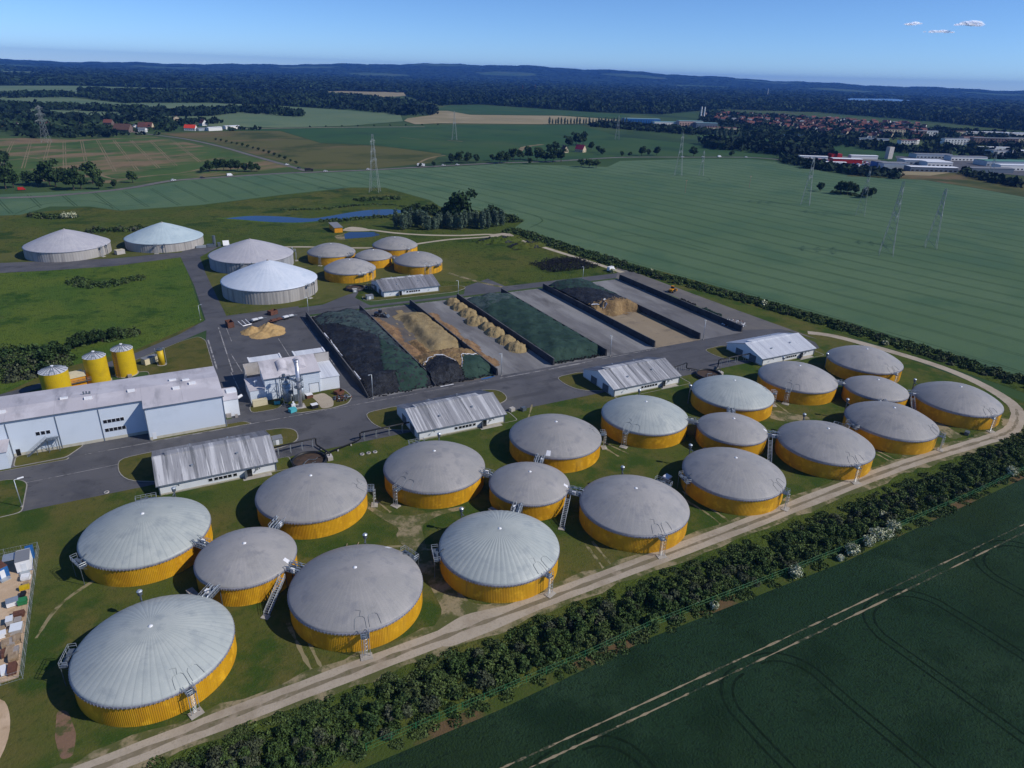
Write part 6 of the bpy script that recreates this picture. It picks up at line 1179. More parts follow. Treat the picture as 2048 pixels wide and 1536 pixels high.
HL = [(-60, 81.6), (-10, 83.2), (20, 83.8), (60, 84.2), (110, 85), (160, 85.6), (215, 88.3), (262, 92)]
hedge('hedge', HL, 9.6, 2.5, 300000, .19, 'dense green hedge belt beside the gravel track')
hedge('undergrowth', HL, 14.5, .8, 150000, .17, 'low weeds along both sides of the hedge belt', ('leaf_reed', 'leaf_hedge'), .45)
hedge('hedge', [(258, 90), (300, 96), (420, 108)], 12, 3.0, 16000, .4, 'dense green hedge belt beside the gravel track')
hedge('hedge', [(281, 96), (279, 125), (274, 165), (267.5, 200), (258, 245), (246, 295), (238, 330)], 10.5, 2.6, 90000, .30, 'green hedge belt along the right side of the plant', grey=.08)
hedge('hedge', G([(1236, 527), (1150, 502), (1090, 482), (1045, 466), (1010, 462)]), 13, 2.8, 12000, .45, 'green hedge belt along the right side of the plant', grey=.08)
sheet('hedge_ground', [(-60, 76.3), (40, 77.9), (75, 80.0), (130, 79.7), (262, 86), (420, 104), (420, 116), (262, 107), (240, 106.5), (215, 102), (160, 99), (110, 97), (60, 95.6), (20, 94.5), (-60, 90)], .020, 'rough_grass')
sheet('hedge_ground', [(271, 92), (283, 92), (281, 130), (277, 166), (272, 200), (264, 247), (252, 297), (242, 332), (234, 329), (240, 294), (252, 244), (260, 199), (265, 165), (270, 125)], .034, 'rough_grass')
# shrubs of the left meadow
hedge('shrubbery', G([(-120, 745), (0, 716), (60, 720), (100, 712)]), 20, 4.5, 9000, .4, 'thick shrubbery in the corner of the left meadow', grey=.05); hedge('shrubbery', G([(0, 745), (60, 742), (96, 720), (90, 735)]), 14, 5, 9000, .38, 'thick shrubbery in the corner of the left meadow', grey=.25)
hedge('shrubbery', G([(140, 690), (180, 684), (230, 675), (280, 667)]), 5, 4.2, 7000, .36, 'dark row of shrubs along the meadow edge', grey=0); hedge('shrubbery', G([(145, 562), (180, 572), (230, 568), (285, 556)]), 9, 2.4, 8000, .34, 'sunken willow scrub in the middle of the left meadow', ('leaf_hedge', 'leaf_reed'), .4)
hedge('shrubbery', G([(60, 430), (110, 436), (150, 432)]), 9, 3, 2500, .6, 'scrub on the green mound at the wheat field', grey=.1); hedge('shrubbery', G([(175, 465), (215, 462), (262, 461), (290, 457)]), 7, 3.2, 3500, .5, 'low scrub behind the far left cone tanks', grey=.1)
hedge('reeds', G([(640, 443), (690, 441), (740, 436), (790, 434)]), 6, 2.2, 4000, .5, 'dark reeds along the near pond shore', ('leaf_hedge', 'leaf_reed'), .4); hedge('reeds', G([(560, 420), (650, 418), (730, 410), (800, 412), (850, 425)]), 3, 1.4, 3000, .5, 'reed line along the bank beyond the pond', ('leaf_hedge', 'leaf_reed'), .4)
hedge('shrubbery', G([(715, 402), (760, 398), (800, 398)]), 9, 3, 1600, .6, 'low bushes on the grass before the wheat', grey=0); hedge('shrubbery', G([(960, 440), (1000, 438), (1025, 445)]), 14, 6, 4000, .55, 'dense scrub at the right of the big round tree', grey=0)
def flower_bush(x, y, r, h, label, n=900):
    t = thing('elder_bush', label, 'bush', (x, y, 0), 0, 'white flowering bushes'); link('crown', crown_mesh('crown', [(0, 0, h*.5, r, h*.5), (r*.5, r*.2, h*.4, r*.6, h*.4), (-r*.5, -.2, h*.42, r*.6, h*.4)], n, .15 if n > 500 else .4, 'leaf_flower'), t); MB().tube([(0, 0, 0), (0, 0, h*.6)], .12, 5).build('trunk', 'bark', t)
for u, v, r, lab in ((1590, 1152, 1.6, 'white flowering bush standing alone nearest in the hedge edge'), (1703, 1108, 1.7, 'white flowering bush at the left of the flowering row'), (1735, 1090, 1.5, 'white flowering bush second from the left in the flowering row'), (1752, 1080, 2.0, 'largest white flowering bush in the middle of the row'), (1770, 1076, 1.6, 'white flowering bush right of the largest one'), (1785, 1060, 1.7, 'white flowering bush at the right end of the flowering row'), (1763, 1034, 1.1, 'small white flowering bush at the far side of the hedge'), (1680, 1120, .8, 'tiny white flowering bush at the field edge'), (1428, 1216, .9, 'small white flowering bush nearest to the camera'), (2022, 950, 1.6, 'white flowering bush at the right edge of the picture')):
    x, y = g(u, v); flower_bush(x, y, r, r*1.7, lab, 900)
for u, v, r, lab in ((1224, 545, 1.2, 'pale flowering bush far along the right hedge'), (1302, 545, 1.3, 'pale flowering bush near the head of the last bunker wall'), (1528, 612, 1.7, 'pale flowering bush in the right hedge beside the rubble'), (1770, 690, 1.2, 'pale flowering bush in the right hedge beyond the domes'), (132, 437, 3.0, 'white flowering bush on the green mound'), (146, 436, 2.6, 'smaller white flowering bush on the green mound')):
    x, y = g(u, v); flower_bush(x, y, r, r*1.6, lab, 260)
def tree_proto(name, label, h, r, trunk, mat, n, size, kind='round'):
    t = thing(name, label, 'tree', (0, 0, -500)); bl = []
    if kind == 'poplar':
        for i in range(9): z = h*(.16+.8*i/8); q = r*(.55+.6*math.sin(math.pi*min(1, (i+1.5)/10))); bl.append((random.uniform(-.2, .2)*r, random.uniform(-.2, .2)*r, z, q, h*.12))
    else:
        for i in range(13):
            a = random.uniform(0, 6.28); q = r*random.uniform(.15, .72); z = h*random.uniform(.38, .86); s_ = r*random.uniform(.32, .55)*(1.25-z/h*.5); bl.append((q*math.cos(a), q*math.sin(a), z, s_, s_*.85))
        bl.append((0, 0, h*.62, r*.6, h*.28))
    link('crown', crown_mesh('crown', bl, n, size, mat), t); mb = MB().tube([(0, 0, 0), (0, 0, h*.35), (.1*r, 0, h*.7)], trunk, 7, r2=trunk*.4)
    for i in range(4): a = i*1.6+.3; mb.tube([(0, 0, h*.3), (r*.5*math.cos(a), r*.5*math.sin(a), h*.62)], trunk*.45, 5, r2=trunk*.15)
    mb.build('trunk', 'bark', t); return t
PT = [tree_proto('tree', 'x', 15, 6.2, .4, 'leaf_tree', 1500, .62), tree_proto('tree', 'x', 12, 5.6, .35, 'leaf_tree', 1300, .6), tree_proto('tree', 'x', 13, 5.0, .35, 'leaf_tree_pale', 1200, .6), tree_proto('tree', 'x', 9, 4.2, .25, 'leaf_tree', 800, .55)]
PP = tree_proto('poplar_tree', 'x', 13, 2.1, .2, 'leaf_silver', 900, .42, 'poplar')
def plant(p, u, v, s, label, group=None, z=0, flat=1.0):
    x, y = g(u, v); return dup(p, (x, y, z), random.uniform(0, 6.28), label, group, (s*random.uniform(.92, 1.08), s*random.uniform(.92, 1.08), s*flat))
plant(PT[0], 921, 452, 1.75, 'big round dark tree towering over the silvery poplars by the pond')
for i, u in enumerate(np.linspace(794, 1004, 36)):
    plant(PP, u+random.uniform(-3, 3), 457+3*math.sin(i*.7)+random.uniform(-2, 2)-.012*(u-900)**2*.02, random.uniform(.62, .95), 'silvery poplar in the dense grove beside the pond', 'silvery poplars of the pond grove')
for i in range(18): plant(PT[random.choice((1, 3))], random.uniform(805, 1000), random.uniform(438, 450), random.uniform(.75, 1.0), 'dark tree behind the silvery poplars of the pond grove', 'dark trees of the pond grove')
for u, v, p, s in ((12, 378, 0, 1.1), (28, 376, 1, 1.0), (58, 370, 3, 1.0), (75, 373, 3, .9), (100, 370, 0, 1.15), (112, 374, 1, 1.0), (148, 380, 0, 1.0), (163, 378, 1, .9), (186, 368, 2, 1.15), (198, 378, 3, .9), (-20, 380, 0, 1.1), (-50, 380, 1, 1.1), (126, 362, 3, 1.0), (230, 376, 3, .6), (0, 336, 3, 1.2), (10, 330, 3, 1.2)): plant(PT[p], u, v, s*1.3, 'dark roadside tree in the copse at the left edge beyond the wheat', 'trees of the left roadside copse')
plant(PT[2], 266, 366, .85, 'single round tree at the tip of the patchy field beside the road')
for u, v, p, s in ((406, 346, 3, .7), (420, 344, 1, .95), (434, 342, 1, 1.0), (448, 342, 0, .85), (462, 342, 1, .95), (476, 342, 1, .9), (490, 344, 3, 1.0), (503, 344, 1, .85), (514, 343, 3, .9)): plant(PT[p], u, v, s, 'dark tree of the oval copse in the patchy field', 'trees of the oval field copse')
for u, v, p, s in ((903, 327, 1, .95), (918, 326, 0, .95), (934, 326, 1, .95), (952, 325, 3, 1.1), (938, 322, 1, .9), (1000, 327, 0, 1.0), (1014, 326, 1, 1.1), (1026, 322, 0, 1.1), (1040, 320, 2, 1.0), (1056, 320, 0, 1.2), (1074, 322, 0, 1.1), (1090, 324, 1, 1.1), (1106, 325, 0, 1.2), (1122, 324, 0, 1.15), (1060, 328, 3, .8), (1098, 310, 0, 1.0), (1112, 302, 1, 1.1), (1136, 296, 0, 1.25), (1152, 292, 0, 1.45), (1166, 290, 0, 1.4), (1182, 300, 1, 1.0), (1196, 306, 3, 1.1), (1080, 312, 2, .9), (984, 322, 3, .9), (1205, 310, 3, 1.0)): plant(PT[p], u, v, s, 'dark tree of the grove round the red-roofed farmstead', 'trees of the farmstead grove')
for u, v, s in ((1162, 334, 1.0), (1178, 335, 1.05), (1192, 336, 1.0)): plant(PT[2], u, v, s, 'broad grey green bush tree at the wheat edge below the farmstead', 'bush trees below the farmstead', flat=.75)
for u, v, s, lab in ((841, 334, .5, 'small round tree right behind the white box truck'), (867, 333, .62, 'small roadside tree left of the farm grove'), (1243, 313, .8, 'roadside tree just right of the farm drive'), (1260, 313, .7, 'small roadside tree, second from the farm drive'), (1283, 312, 1.1, 'left of a pair of round roadside trees'), (1296, 311, 1.0, 'right of a pair of round roadside trees'), (1313, 311, 1.05, 'round roadside tree right of the pair'), (1387, 313, 1.15, 'large isolated round roadside tree'), (1463, 313, .9, 'roadside tree before the belt of the car dealers')): plant(PT[1 if s > 1 else 3], u, v, s, lab)
for u, v, p, s, lab in ((1640, 383, 3, 1.0, 'small tree at the left of the islet copse in the wheat'), (1680, 388, 1, 1.05, 'left tree of the islet copse in the wheat'), (1694, 390, 0, .95, 'tallest tree of the islet copse in the wheat'), (1708, 390, 1, .95, 'middle tree of the islet copse in the wheat'), (1728, 396, 1, .9, 'right tree of the islet copse in the wheat'), (1742, 396, 3, 1.1, 'rightmost tree of the islet copse in the wheat')): plant(PT[p], u, v, s, lab)
hedge('shrubbery', G([(1665, 384), (1690, 388), (1730, 394)]), 12, 2.5, 2500, .6, 'undergrowth of the islet copse in the wheat', grey=0)
for i in range(7): a = math.pi*i/3; plant(PT[3], 100+14*i*.55-10, 716-2.5*i*(i < 4), random.uniform(.45, .6), 'bushy tree in the shrubbery corner of the left meadow', 'bushy trees of the meadow corner')
for u, v, s in ((92, 735, .75), (100, 722, .65), (92, 752, .6), (50, 742, .55), (20, 728, .6)): plant(PT[3], u, v, s, 'bushy tree in the shrubbery corner of the left meadow', 'bushy trees of the meadow corner')
for u, v, s in ((150, 698, .55), (164, 693, .6), (186, 688, .62), (205, 684, .58), (226, 680, .6)): plant(PT[1], u, v, s*.75, 'dark bush tree in the row along the meadow edge', 'bush trees along the meadow edge')
# avenue along the village road, far rows of small trees
for i in range(16): f_ = i/15; plant(PT[3], 432+f_*160, 281+f_*f_*20+f_*27, random.uniform(.38, .6), 'small tree of the row along the village road', 'trees along the village road', flat=.8)
for i in range(9): plant(PT[3], 620+i*32, 256-i*.6, .4, 'tiny tree of the row along the farm track', 'trees along the farm track', z=.5)
for i in range(26): plant(PP, 1098+i*6.2+random.uniform(-1, 1), 249+i*.02, random.uniform(.8, 1.15), 'slim pale tree of the avenue left of the school', 'slim trees of the avenue by the school', z=.3)
for u, s in ((1430, 1.35), (1440, 1.0), (1449, 1.3), (1461, 1.45), (1478, 1.0), (1496, .9)): plant(PP, u, 281, s*1.2, 'tall dark poplar in the belt below the school', 'tall poplars below the school')

# ================================================================== lattice pylons
def pylon_proto(name, h, arms, base):
    t = thing(name, 'x', 'pylon', (0, 0, -900)); lv = [0, .16, .3, .42, .53, .63, .72, .80, .87, .94, 1.0]
    wd = lambda q: base*(1-q)**1.25*.5+.55; lg = MB(); br = MB()
    for sx in (-1, 1):
        for sy in (-1, 1): lg.tube([(sx*wd(q), sy*wd(q), q*h) for q in lv], .12, 4, r2=.07)
    for q0, q1 in zip(lv[:-1], lv[1:]):
        a, b = wd(q0), wd(q1)
        for s_ in (-1, 1):
            br.tube([(-a, s_*a, q0*h), (b, s_*b, q1*h)], .055, 3).tube([(a, s_*a, q0*h), (-b, s_*b, q1*h)], .055, 3).tube([(s_*a, -a, q0*h), (s_*b, b, q1*h)], .055, 3).tube([(s_*a, a, q0*h), (s_*b, -b, q1*h)], .055, 3)
    lg.build('legs', 'pylon_steel', t); br.build('bracing', 'pylon_steel', t)
    for z, L in arms:
        mb = MB(); w = wd(z/h)
        for s_ in (-1, 1):
            for sy in (-1, 1): mb.tube([(s_*w, sy*w, z), (s_*L, 0, z)], .09, 4).tube([(s_*w, sy*w*.7, z+1.7), (s_*L, 0, z)], .09, 4)
            for q in (.3, .55, .8): x_ = w+(L-w)*q; mb.tube([(s_*x_, -w*(1-q), z), (s_*x_, w*(1-q), z), (s_*x_, 0, z+1.7*(1-q))], .07, 3)
            for q in (.6, 1.0): mb.tube([(s_*L*q, 0, z), (s_*L*q, 0, z-2.2)], .09, 4)
        mb.build('crossarm', 'pylon_steel', t)
    return t
PA = pylon_proto('power_pylon', 46, [(25.5, 11.5), (33, 8.6), (40.5, 8.6)], 7.0); PB = pylon_proto('power_pylon', 39, [(23, 11.0), (29.5, 8.0), (36, 6.5)], 6.0)
for p, u, v, s, rz, lab in ((PA, 1771, 510, 1.0, 38, 'tall lattice pylon standing nearest in the wheat, left of the near pair'), (PB, 1860, 496, 1.0, 40, 'lattice pylon in the wheat, right of the near pair'), (PB, 1610, 410, 1.05, 36, 'lattice pylon in the wheat left of the islet copse'), (PA, 1720, 431, .85, 36, 'lattice pylon right in front of the islet copse'), (PA, 750, 384, 1.05, 60, 'tall lattice pylon at the wheat corner by the pond meadow'), (PB, 909, 280, 1.1, 60, 'lattice pylon in the green field beyond the farm'), (PA, 1356, 352, 1.0, 40, 'lattice pylon in the wheat below the round roadside tree'), (PB, 1234, 279, 1.0, 60, 'distant lattice pylon in front of the school avenue'), (PB, 93, 285, 1.15, 60, 'distant lattice pylon at the village edge'), (PB, 1980, 352, .8, 36, 'distant lattice pylon in the rough pasture at the right edge'), (PB, 1402, 352, .7, 40, 'small distant lattice pylon right of the wheat islet')):
    dup(p, (*g(u, v), 0), R_(rz), lab, 'lattice power pylons', s)
for u, v, h, lab in ((1370, 386, 12, 'thin pole in the wheat, left one'), (1498, 376, 12, 'thin pole in the wheat, right one')):
    x, y = g(u, v); t = thing('utility_pole', lab, 'pole', (x, y, 0)); MB().tube([(0, 0, 0), (0, 0, h)], .2, 6).box(-1.2, 1.2, -.12, .12, h-.8, h-.5).build('pole', 'timber', t)
for p in PT+[PP, PA, PB]:                        # the patterns themselves are taken out again, only their copies stay
    for c in kids(p):
        for q in kids(c): bpy.data.objects.remove(q)
        bpy.data.objects.remove(c)
    bpy.data.objects.remove(p)

# ================================================================== village, farm and town
def house_mb(w, l, h, rh, roof_i=1):
    mb = MB(); mb.box(-w/2, w/2, -l/2, l/2, 0, h, 0)
    mb.add([(-w/2-.3, -l/2-.4, h-.1), (w/2+.3, -l/2-.4, h-.1), (0, -l/2-.4, h+rh), (-w/2-.3, l/2+.4, h-.1), (w/2+.3, l/2+.4, h-.1), (0, l/2+.4, h+rh)], [(0, 2, 5, 3), (1, 4, 5, 2)], 1)
    mb.add([(-w/2, -l/2-.01, h), (w/2, -l/2-.01, h), (0, -l/2-.01, h+rh*.93), (-w/2, l/2+.01, h), (w/2, l/2+.01, h), (0, l/2+.01, h+rh*.93)], [(0, 1, 2), (4, 3, 5)], 0); return mb
def house(u, v, w, l, h, rh, wall, roof, rz, label, group=None):
    x, y = g(u, v); t = thing('house', label, 'house', (x, y, 0), R_(rz), group); MB().box(-w/2, w/2, -l/2, l/2, 0, h).add([(-w/2, -l/2, h), (w/2, -l/2, h), (0, -l/2, h+rh*.93), (-w/2, l/2, h), (w/2, l/2, h), (0, l/2, h+rh*.93)], [(0, 1, 2), (4, 3, 5)]).build('wall', wall, t)
    MB().add([(-w/2-.4, -l/2-.4, h-.15), (w/2+.4, -l/2-.4, h-.15), (0, -l/2-.4, h+rh), (-w/2-.4, l/2+.4, h-.15), (w/2+.4, l/2+.4, h-.15), (0, l/2+.4, h+rh)], [(0, 2, 5, 3), (1, 4, 5, 2)]).build('roof', roof, t)
    fm = cached(('hw', round(h)), lambda: MB().box(-.6, .6, -.06, .06, 0, 1.4).mesh('window', 'glass_dark'))
    for s_ in (-1, 1):
        for q in np.arange(-l/2+2, l/2-1, 3.2): o = link('window', fm, t); o.location = (s_*(w/2+.0), q, 1.0); o.rotation_euler = (0, 0, math.pi/2)
        for q in (-w/4, w/4): o = link('window', fm, t); o.location = (q, s_*l/2, 1.0)
    MB().box(-.4, .4, -.4+l*.2, .4+l*.2, h+rh-.8, h+rh+.9).build('chimney', 'roof_brown', t); return t
for a in [(293, 259, 11, 22, 4, 7, 'wall_cream', 'roof_red', 62, 'large red-roofed barn house in the middle of the village'), (286, 264, 7, 11, 5, 1.5, 'wall_white', 'roof_grey', 62, 'white flat-gabled house before the red barn house'), (272, 258, 9, 12, 4, 3, 'wall_white', 'roof_grey', 10, 'grey-roofed white house left of the red barn house'), (355, 249, 10, 9, 11, 3, 'wall_cream', 'roof_brown', 0, 'tall cream house among the village trees'), (382, 261, 9, 18, 4, 5, 'wall_white', 'roof_bright_red', 60, 'bright red-roofed house at the village road'), (407, 251, 10, 14, 4, 6, 'wall_white', 'roof_red', 20, 'red-roofed house with a white gable at the village end'), (248, 264, 14, 26, 4, 8, 'wall_brown', 'roof_brown', 55, 'large dark brown barn at the front of the village'), (218, 250, 9, 14, 4, 5, 'wall_brown', 'roof_red', 60, 'dull red-roofed house left of the brown barn'), (163, 257, 7, 9, 5, 3, 'wall_white', 'roof_grey', 15, 'small white house among the trees left of the barn'), (93, 257, 10, 15, 4, 6, 'wall_brown', 'roof_red', 60, 'red brown house near the village pylon'), (37, 256, 6, 8, 3, 5, 'wall_white', 'roof_red', 20, 'small steep red-roofed cottage at the left'), (4, 256, 8, 10, 5, 3, 'wall_orange', 'roof_grey', 10, 'orange-walled house at the left margin'), (10, 254, 7, 8, 5, 3, 'wall_white', 'roof_grey', 20, 'white house at the left margin'), (1161, 304, 9, 13, 4, 6, 'wall_cream', 'roof_purple', 25, 'crimson-roofed farmhouse in the grove'), (1129, 305, 7, 9, 4, 5, 'wall_cream', 'roof_brown', 0, 'cream gabled farm cottage in the grove')]: house(*a)
def hall_far(u, v, w, l, h, wall, roof, rz, label, cat='industrial building', windows=0, name='industrial_hall', rh=.6):
    x, y = g(u, v); t = thing(name, label, cat, (x, y, 0), R_(rz)); MB().box(-l/2, l/2, -w/2, w/2, 0, h).build('wall', wall, t)
    MB().hexa([(-l/2-.4, -w/2-.4, h), (l/2+.4, -w/2-.4, h), (l/2+.4, w/2+.4, h), (-l/2-.4, w/2+.4, h)], [(-l/2-.4, -w/4, h+rh), (l/2+.4, -w/4, h+rh), (l/2+.4, w/4, h+rh), (-l/2-.4, w/4, h+rh)]).build('roof', roof, t)
    if windows:
        n = int(l/6); mm = cached(('fw', windows), lambda: MB().box(-1.6, 1.6, -.08, .08, 0, 1.5).mesh('window', 'glass_dark'))
        for k in range(windows):
            for i in range(n): o = link('window', mm, t); o.location = (-l/2+(i+.5)*l/n, -w/2, 1.2+k*2.9)
    return t
VR = -20
for a in [(428, 261, 10, 24, 5, 'wall_white', 'white_paint', 25, 'white hall at the right end of the village', 'hall', 0), (463, 258, 9, 26, 5, 'wall_white', 'white_paint', 25, 'white hall apart on the right of the village', 'hall', 0), (408, 261, 8, 22, 4, 'galvanised', 'roof_grey', 25, 'grey shed before the red house with the white gable', 'hall', 0),
  (1783, 271, 14, 52, 13, 'wall_cream', 'roof_brown', VR, 'cream apartment block in the town', 'apartment block', 4), (1855, 272, 12, 38, 11, 'wall_white', 'roof_grey', VR, 'white apartment block with dark window strips', 'apartment block', 3), (1835, 272, 13, 30, 11, 'wall_brown', 'roof_grey', VR, 'brown apartment block beside the white one', 'apartment block', 3), (1908, 289, 12, 52, 11, 'wall_white', 'roof_grey', VR, 'long white apartment block right of centre in the town', 'apartment block', 3), (1940, 286, 14, 44, 12, 'wall_pink', 'roof_brown', VR, 'pinkish apartment block beside the long white one', 'apartment block', 3), (1985, 290, 13, 95, 13, 'wall_brown', 'roof_grey', VR, 'very long brown apartment block near the right edge', 'apartment block', 4), (2036, 290, 13, 60, 13, 'wall_cream', 'roof_grey', VR, 'cream apartment block at the right edge', 'apartment block', 4), (1928, 271, 16, 70, 9, 'wall_cream', 'roof_brown', VR, 'ochre hall behind the apartment blocks', 'industrial building', 0), (1970, 272, 16, 110, 9, 'wall_white', 'white_paint', VR, 'long white hall behind the apartment blocks', 'industrial building', 0), (2025, 274, 16, 60, 9, 'wall_white', 'white_paint', VR, 'white hall at the right behind the apartment blocks', 'industrial building', 0), (1812, 288, 13, 30, 7, 'wall_white', 'roof_red', VR, 'white house block with a steep red roof', 'house block', 2), (1828, 288, 12, 18, 8, 'wall_white', 'roof_red', 20, 'white gabled house block with a red roof', 'house block', 2), (1745, 281, 8, 60, 4, 'wall_white', 'roof_grey', -30, 'long low white shed in front of the town trees', 'shed', 0),
  (1840, 328, 20, 58, 6, 'galvanised', 'white_paint', VR-4, 'white-roofed warehouse row, upper one', 'warehouse', 1), (1870, 332, 20, 36, 6, 'wall_white', 'white_paint', VR-4, 'white-roofed warehouse right of the upper one', 'warehouse', 1), (1860, 343, 16, 62, 6, 'trim_dark', 'white_paint', VR-6, 'pale-roofed long warehouse nearest to the dry meadow', 'warehouse', 1), (1781, 336, 22, 36, 7, 'galvanised', 'roof_grey', VR, 'grey blue box store beside the yellow meadow', 'store', 0), (1757, 334, 14, 16, 7, 'blue_paint', 'roof_grey', VR, 'blue store beside the grey blue box', 'store', 0), (1690, 326, 14, 40, 6, 'red_paint', 'white_paint', VR-8, 'red car dealership hall', 'car dealership', 0), (1668, 318, 12, 16, 7, 'red_paint', 'red_paint', VR, 'smaller red car dealership block', 'car dealership', 0), (1725, 318, 10, 40, 5, 'wall_white', 'white_paint', VR-5, 'white canopy hall behind the red dealership', 'car dealership', 0), (1664, 330, 8, 34, 4, 'wall_white', 'white_paint', -28, 'narrow white canopy before the red dealership', 'canopy', 0), (1625, 318, 8, 40, 4, 'wall_white', 'white_paint', -28, 'narrow white canopy left of the dealership', 'canopy', 0), (1640, 312, 6, 30, 4, 'wall_white', 'white_paint', -26, 'white roof strip at the left of the dealers', 'canopy', 0), (1860, 316, 18, 60, 6, 'galvanised', 'roof_grey', VR, 'grey workshop hall behind the warehouses', 'workshop', 1), (1930, 321, 16, 60, 6, 'wall_white', 'roof_grey', VR, 'pale workshop hall right of the grey one', 'workshop', 1), (2005, 331, 26, 74, 7, 'galvanised', 'roof_green', VR, 'green-roofed market hall near the right edge', 'market hall', 1), (2030, 340, 16, 60, 7, 'wall_white', 'white_paint', VR, 'white-fronted market hall before the green roof', 'market hall', 1), (1975, 345, 16, 60, 6, 'trim_dark', 'roof_grey', VR, 'dark long hall at the right by the rough pasture', 'warehouse', 0), (2000, 312, 20, 44, 9, 'wall_white', 'roof_grey', VR, 'grey store hall with a white end at the right', 'store', 1), (2045, 308, 14, 26, 6, 'wall_white', 'white_paint', VR, 'white flat hall at the right margin', 'store', 0), (1985, 300, 10, 60, 5, 'wall_white', 'white_paint', VR, 'long thin white roof before the apartment blocks', 'shed', 0),
  (1281, 248, 26, 86, 12, 'blue_paint', 'roof_teal', VR, 'blue school wing with a teal roof, left', 'school', 3), (1335, 252, 22, 70, 9, 'wall_white', 'roof_teal', VR, 'white school wing with a teal roof', 'school', 2), (1378, 254, 22, 56, 13, 'wall_pink', 'roof_teal', VR, 'tall school block with pale striped front', 'school', 3), (1410, 256, 20, 50, 11, 'trim_dark', 'roof_teal', VR, 'dark school block at the right', 'school', 2), (1428, 260, 16, 40, 6, 'wall_cream', 'roof_red', VR, 'cream building with red roof beside the school', 'school', 1), (1455, 261, 16, 34, 6, 'wall_cream', 'roof_red', VR, 'second cream building with red roof beside the school', 'school', 1), (1582, 278, 18, 50, 7, 'trim_dark', 'blue_paint', VR, 'dark blue car showroom in the green belt', 'showroom', 1), (1598, 277, 12, 18, 6, 'wall_white', 'white_paint', VR, 'white end block of the dark blue showroom', 'showroom', 0),
  (516, 172, 30, 130, 9, 'wall_white', 'white_paint', 5, 'white factory in the far woods, largest', 'factory', 0), (436, 170, 30, 100, 10, 'wall_white', 'white_paint', 5, 'white factory in the far woods, left one', 'factory', 0), (490, 175, 20, 80, 7, 'wall_white', 'white_paint', 5, 'white low shed before the far factory', 'factory', 0), (620, 168, 30, 90, 9, 'wall_white', 'white_paint', 5, 'white building in the far woods right of the factory', 'factory', 0), (936, 175, 24, 60, 10, 'wall_white', 'white_paint', 5, 'white hall alone in the middle of the far forest', 'factory', 0), (1150, 187, 30, 190, 7, 'wall_white', 'white_paint', -10, 'long pale greenhouse roof in the far forest', 'greenhouse', 0), (1385, 203, 30, 130, 8, 'wall_white', 'white_paint', -10, 'white factory roof left above the school', 'factory', 0), (1286, 198, 20, 60, 8, 'wall_white', 'white_paint', -10, 'small white roof left of the white factory above the school', 'factory', 0), (400, 136.5, 60, 260, 22, 'wall_white', 'white_paint', 5, 'bright white works on the far hills', 'factory', 0)]:
    hall_far(*a)
for u, v, lab in ((1401, 238, 'white smokestack above the school, left one'), (1407, 239, 'white smokestack above the school, right one')):
    x, y = g(u, v); t = thing('smokestack', lab, 'chimney', (x, y, 0)); MB().tube([(0, 0, 0), (0, 0, 32)], 2.4, 10, r2=1.6).build('shaft', 'wall_white', t)
x, y = g(1776, 318); t = thing('tower', 'pale slab tower beside the dealers', 'tower', (x, y, 0)); MB().box(-5, 5, -3, 3, 0, 17).build('shaft', 'concrete_pale', t)
for u, v, h, lab in ((1070, 183, 42, 'rusty mast in the far forest, right one'), (1045, 185, 40, 'rusty mast in the far forest, left one'), (1534, 196, 60, 'pale church tower far behind the town')):
    x, y = g(u, v); t = thing('mast', lab, 'mast', (x, y, 0)); MB().tube([(0, 0, 0), (0, 0, h)], 2.4, 6, r2=1.2).build('shaft', 'rust' if 'rusty' in lab else 'wall_white', t)
HM = [house_mb(w, l, h, rh).mesh('house', [wl, rf]) for w, l, h, rh, wl, rf in ((9, 11, 4.5, 5, 'wall_white', 'roof_red'), (9, 13, 5, 5, 'wall_cream', 'roof_red'), (8, 10, 4, 5, 'wall_white', 'roof_brown'), (9, 12, 5, 4.5, 'wall_brown', 'roof_red'), (10, 16, 5.5, 5, 'wall_pink', 'roof_red'), (9, 12, 4.5, 4.5, 'wall_white', 'roof_grey'))]
HW_ = [.3, .18, .14, .14, .14, .10]; placed = []; cnt = 0
while cnt < 280:
    v = random.triangular(224, 285, 252); u = random.uniform(1400, 1850)
    lo = 222+(u-1400)*.065; hi = 238+(u-1400)*.125 if u < 1560 else 258+(u-1560)*.10
    if not lo < v < min(hi, 287): continue
    x, y = g(u, v)
    if any((x-a)**2+(y-b)**2 < 240 for a, b in placed): continue
    placed.append((x, y)); cnt += 1
    link('house', HM[random.choices(range(6), HW_)[0]], None, (x, y, 0), R_(random.choice((VR, VR+90, 10, 55))), None, 'small gabled house in the red-roofed old town quarter', 'house', 'houses of the distant town')
for u, v, r in ((1600, 318, 30), (1640, 326, 36), (1700, 334, 34), (1740, 326, 30), (1800, 322, 22), (1900, 330, 24), (1925, 318, 20)):
    pass
cmb = [MB().box(-2, 2, -.85, .85, .1, .9).box(-1.4, .7, -.75, .75, .9, 1.4).mesh('car', m) for m in ('white_paint', 'white_paint', 'steel_dark', 'red_paint', 'blue_paint')]
for i in range(150):
    u = random.uniform(1590, 1760); v = random.uniform(314, 326)+(u-1590)*.075; x, y = g(u, v)
    link('parked_car', random.choice(cmb), None, (x, y, .4), R_(random.choice((VR, 70))), None, 'car parked in the dense rows of the dealers at the town edge', 'car', 'cars at the dealers')
sheet('dealer_yard', G([(1580, 310), (1640, 308), (1760, 320), (1780, 338), (1740, 346), (1640, 330)]), .32, 'asphalt_pale'); sheet('town_yard', G([(1790, 312), (2400, 345), (2400, 385), (2048, 352), (1900, 340), (1800, 332)]), .33, 'asphalt')
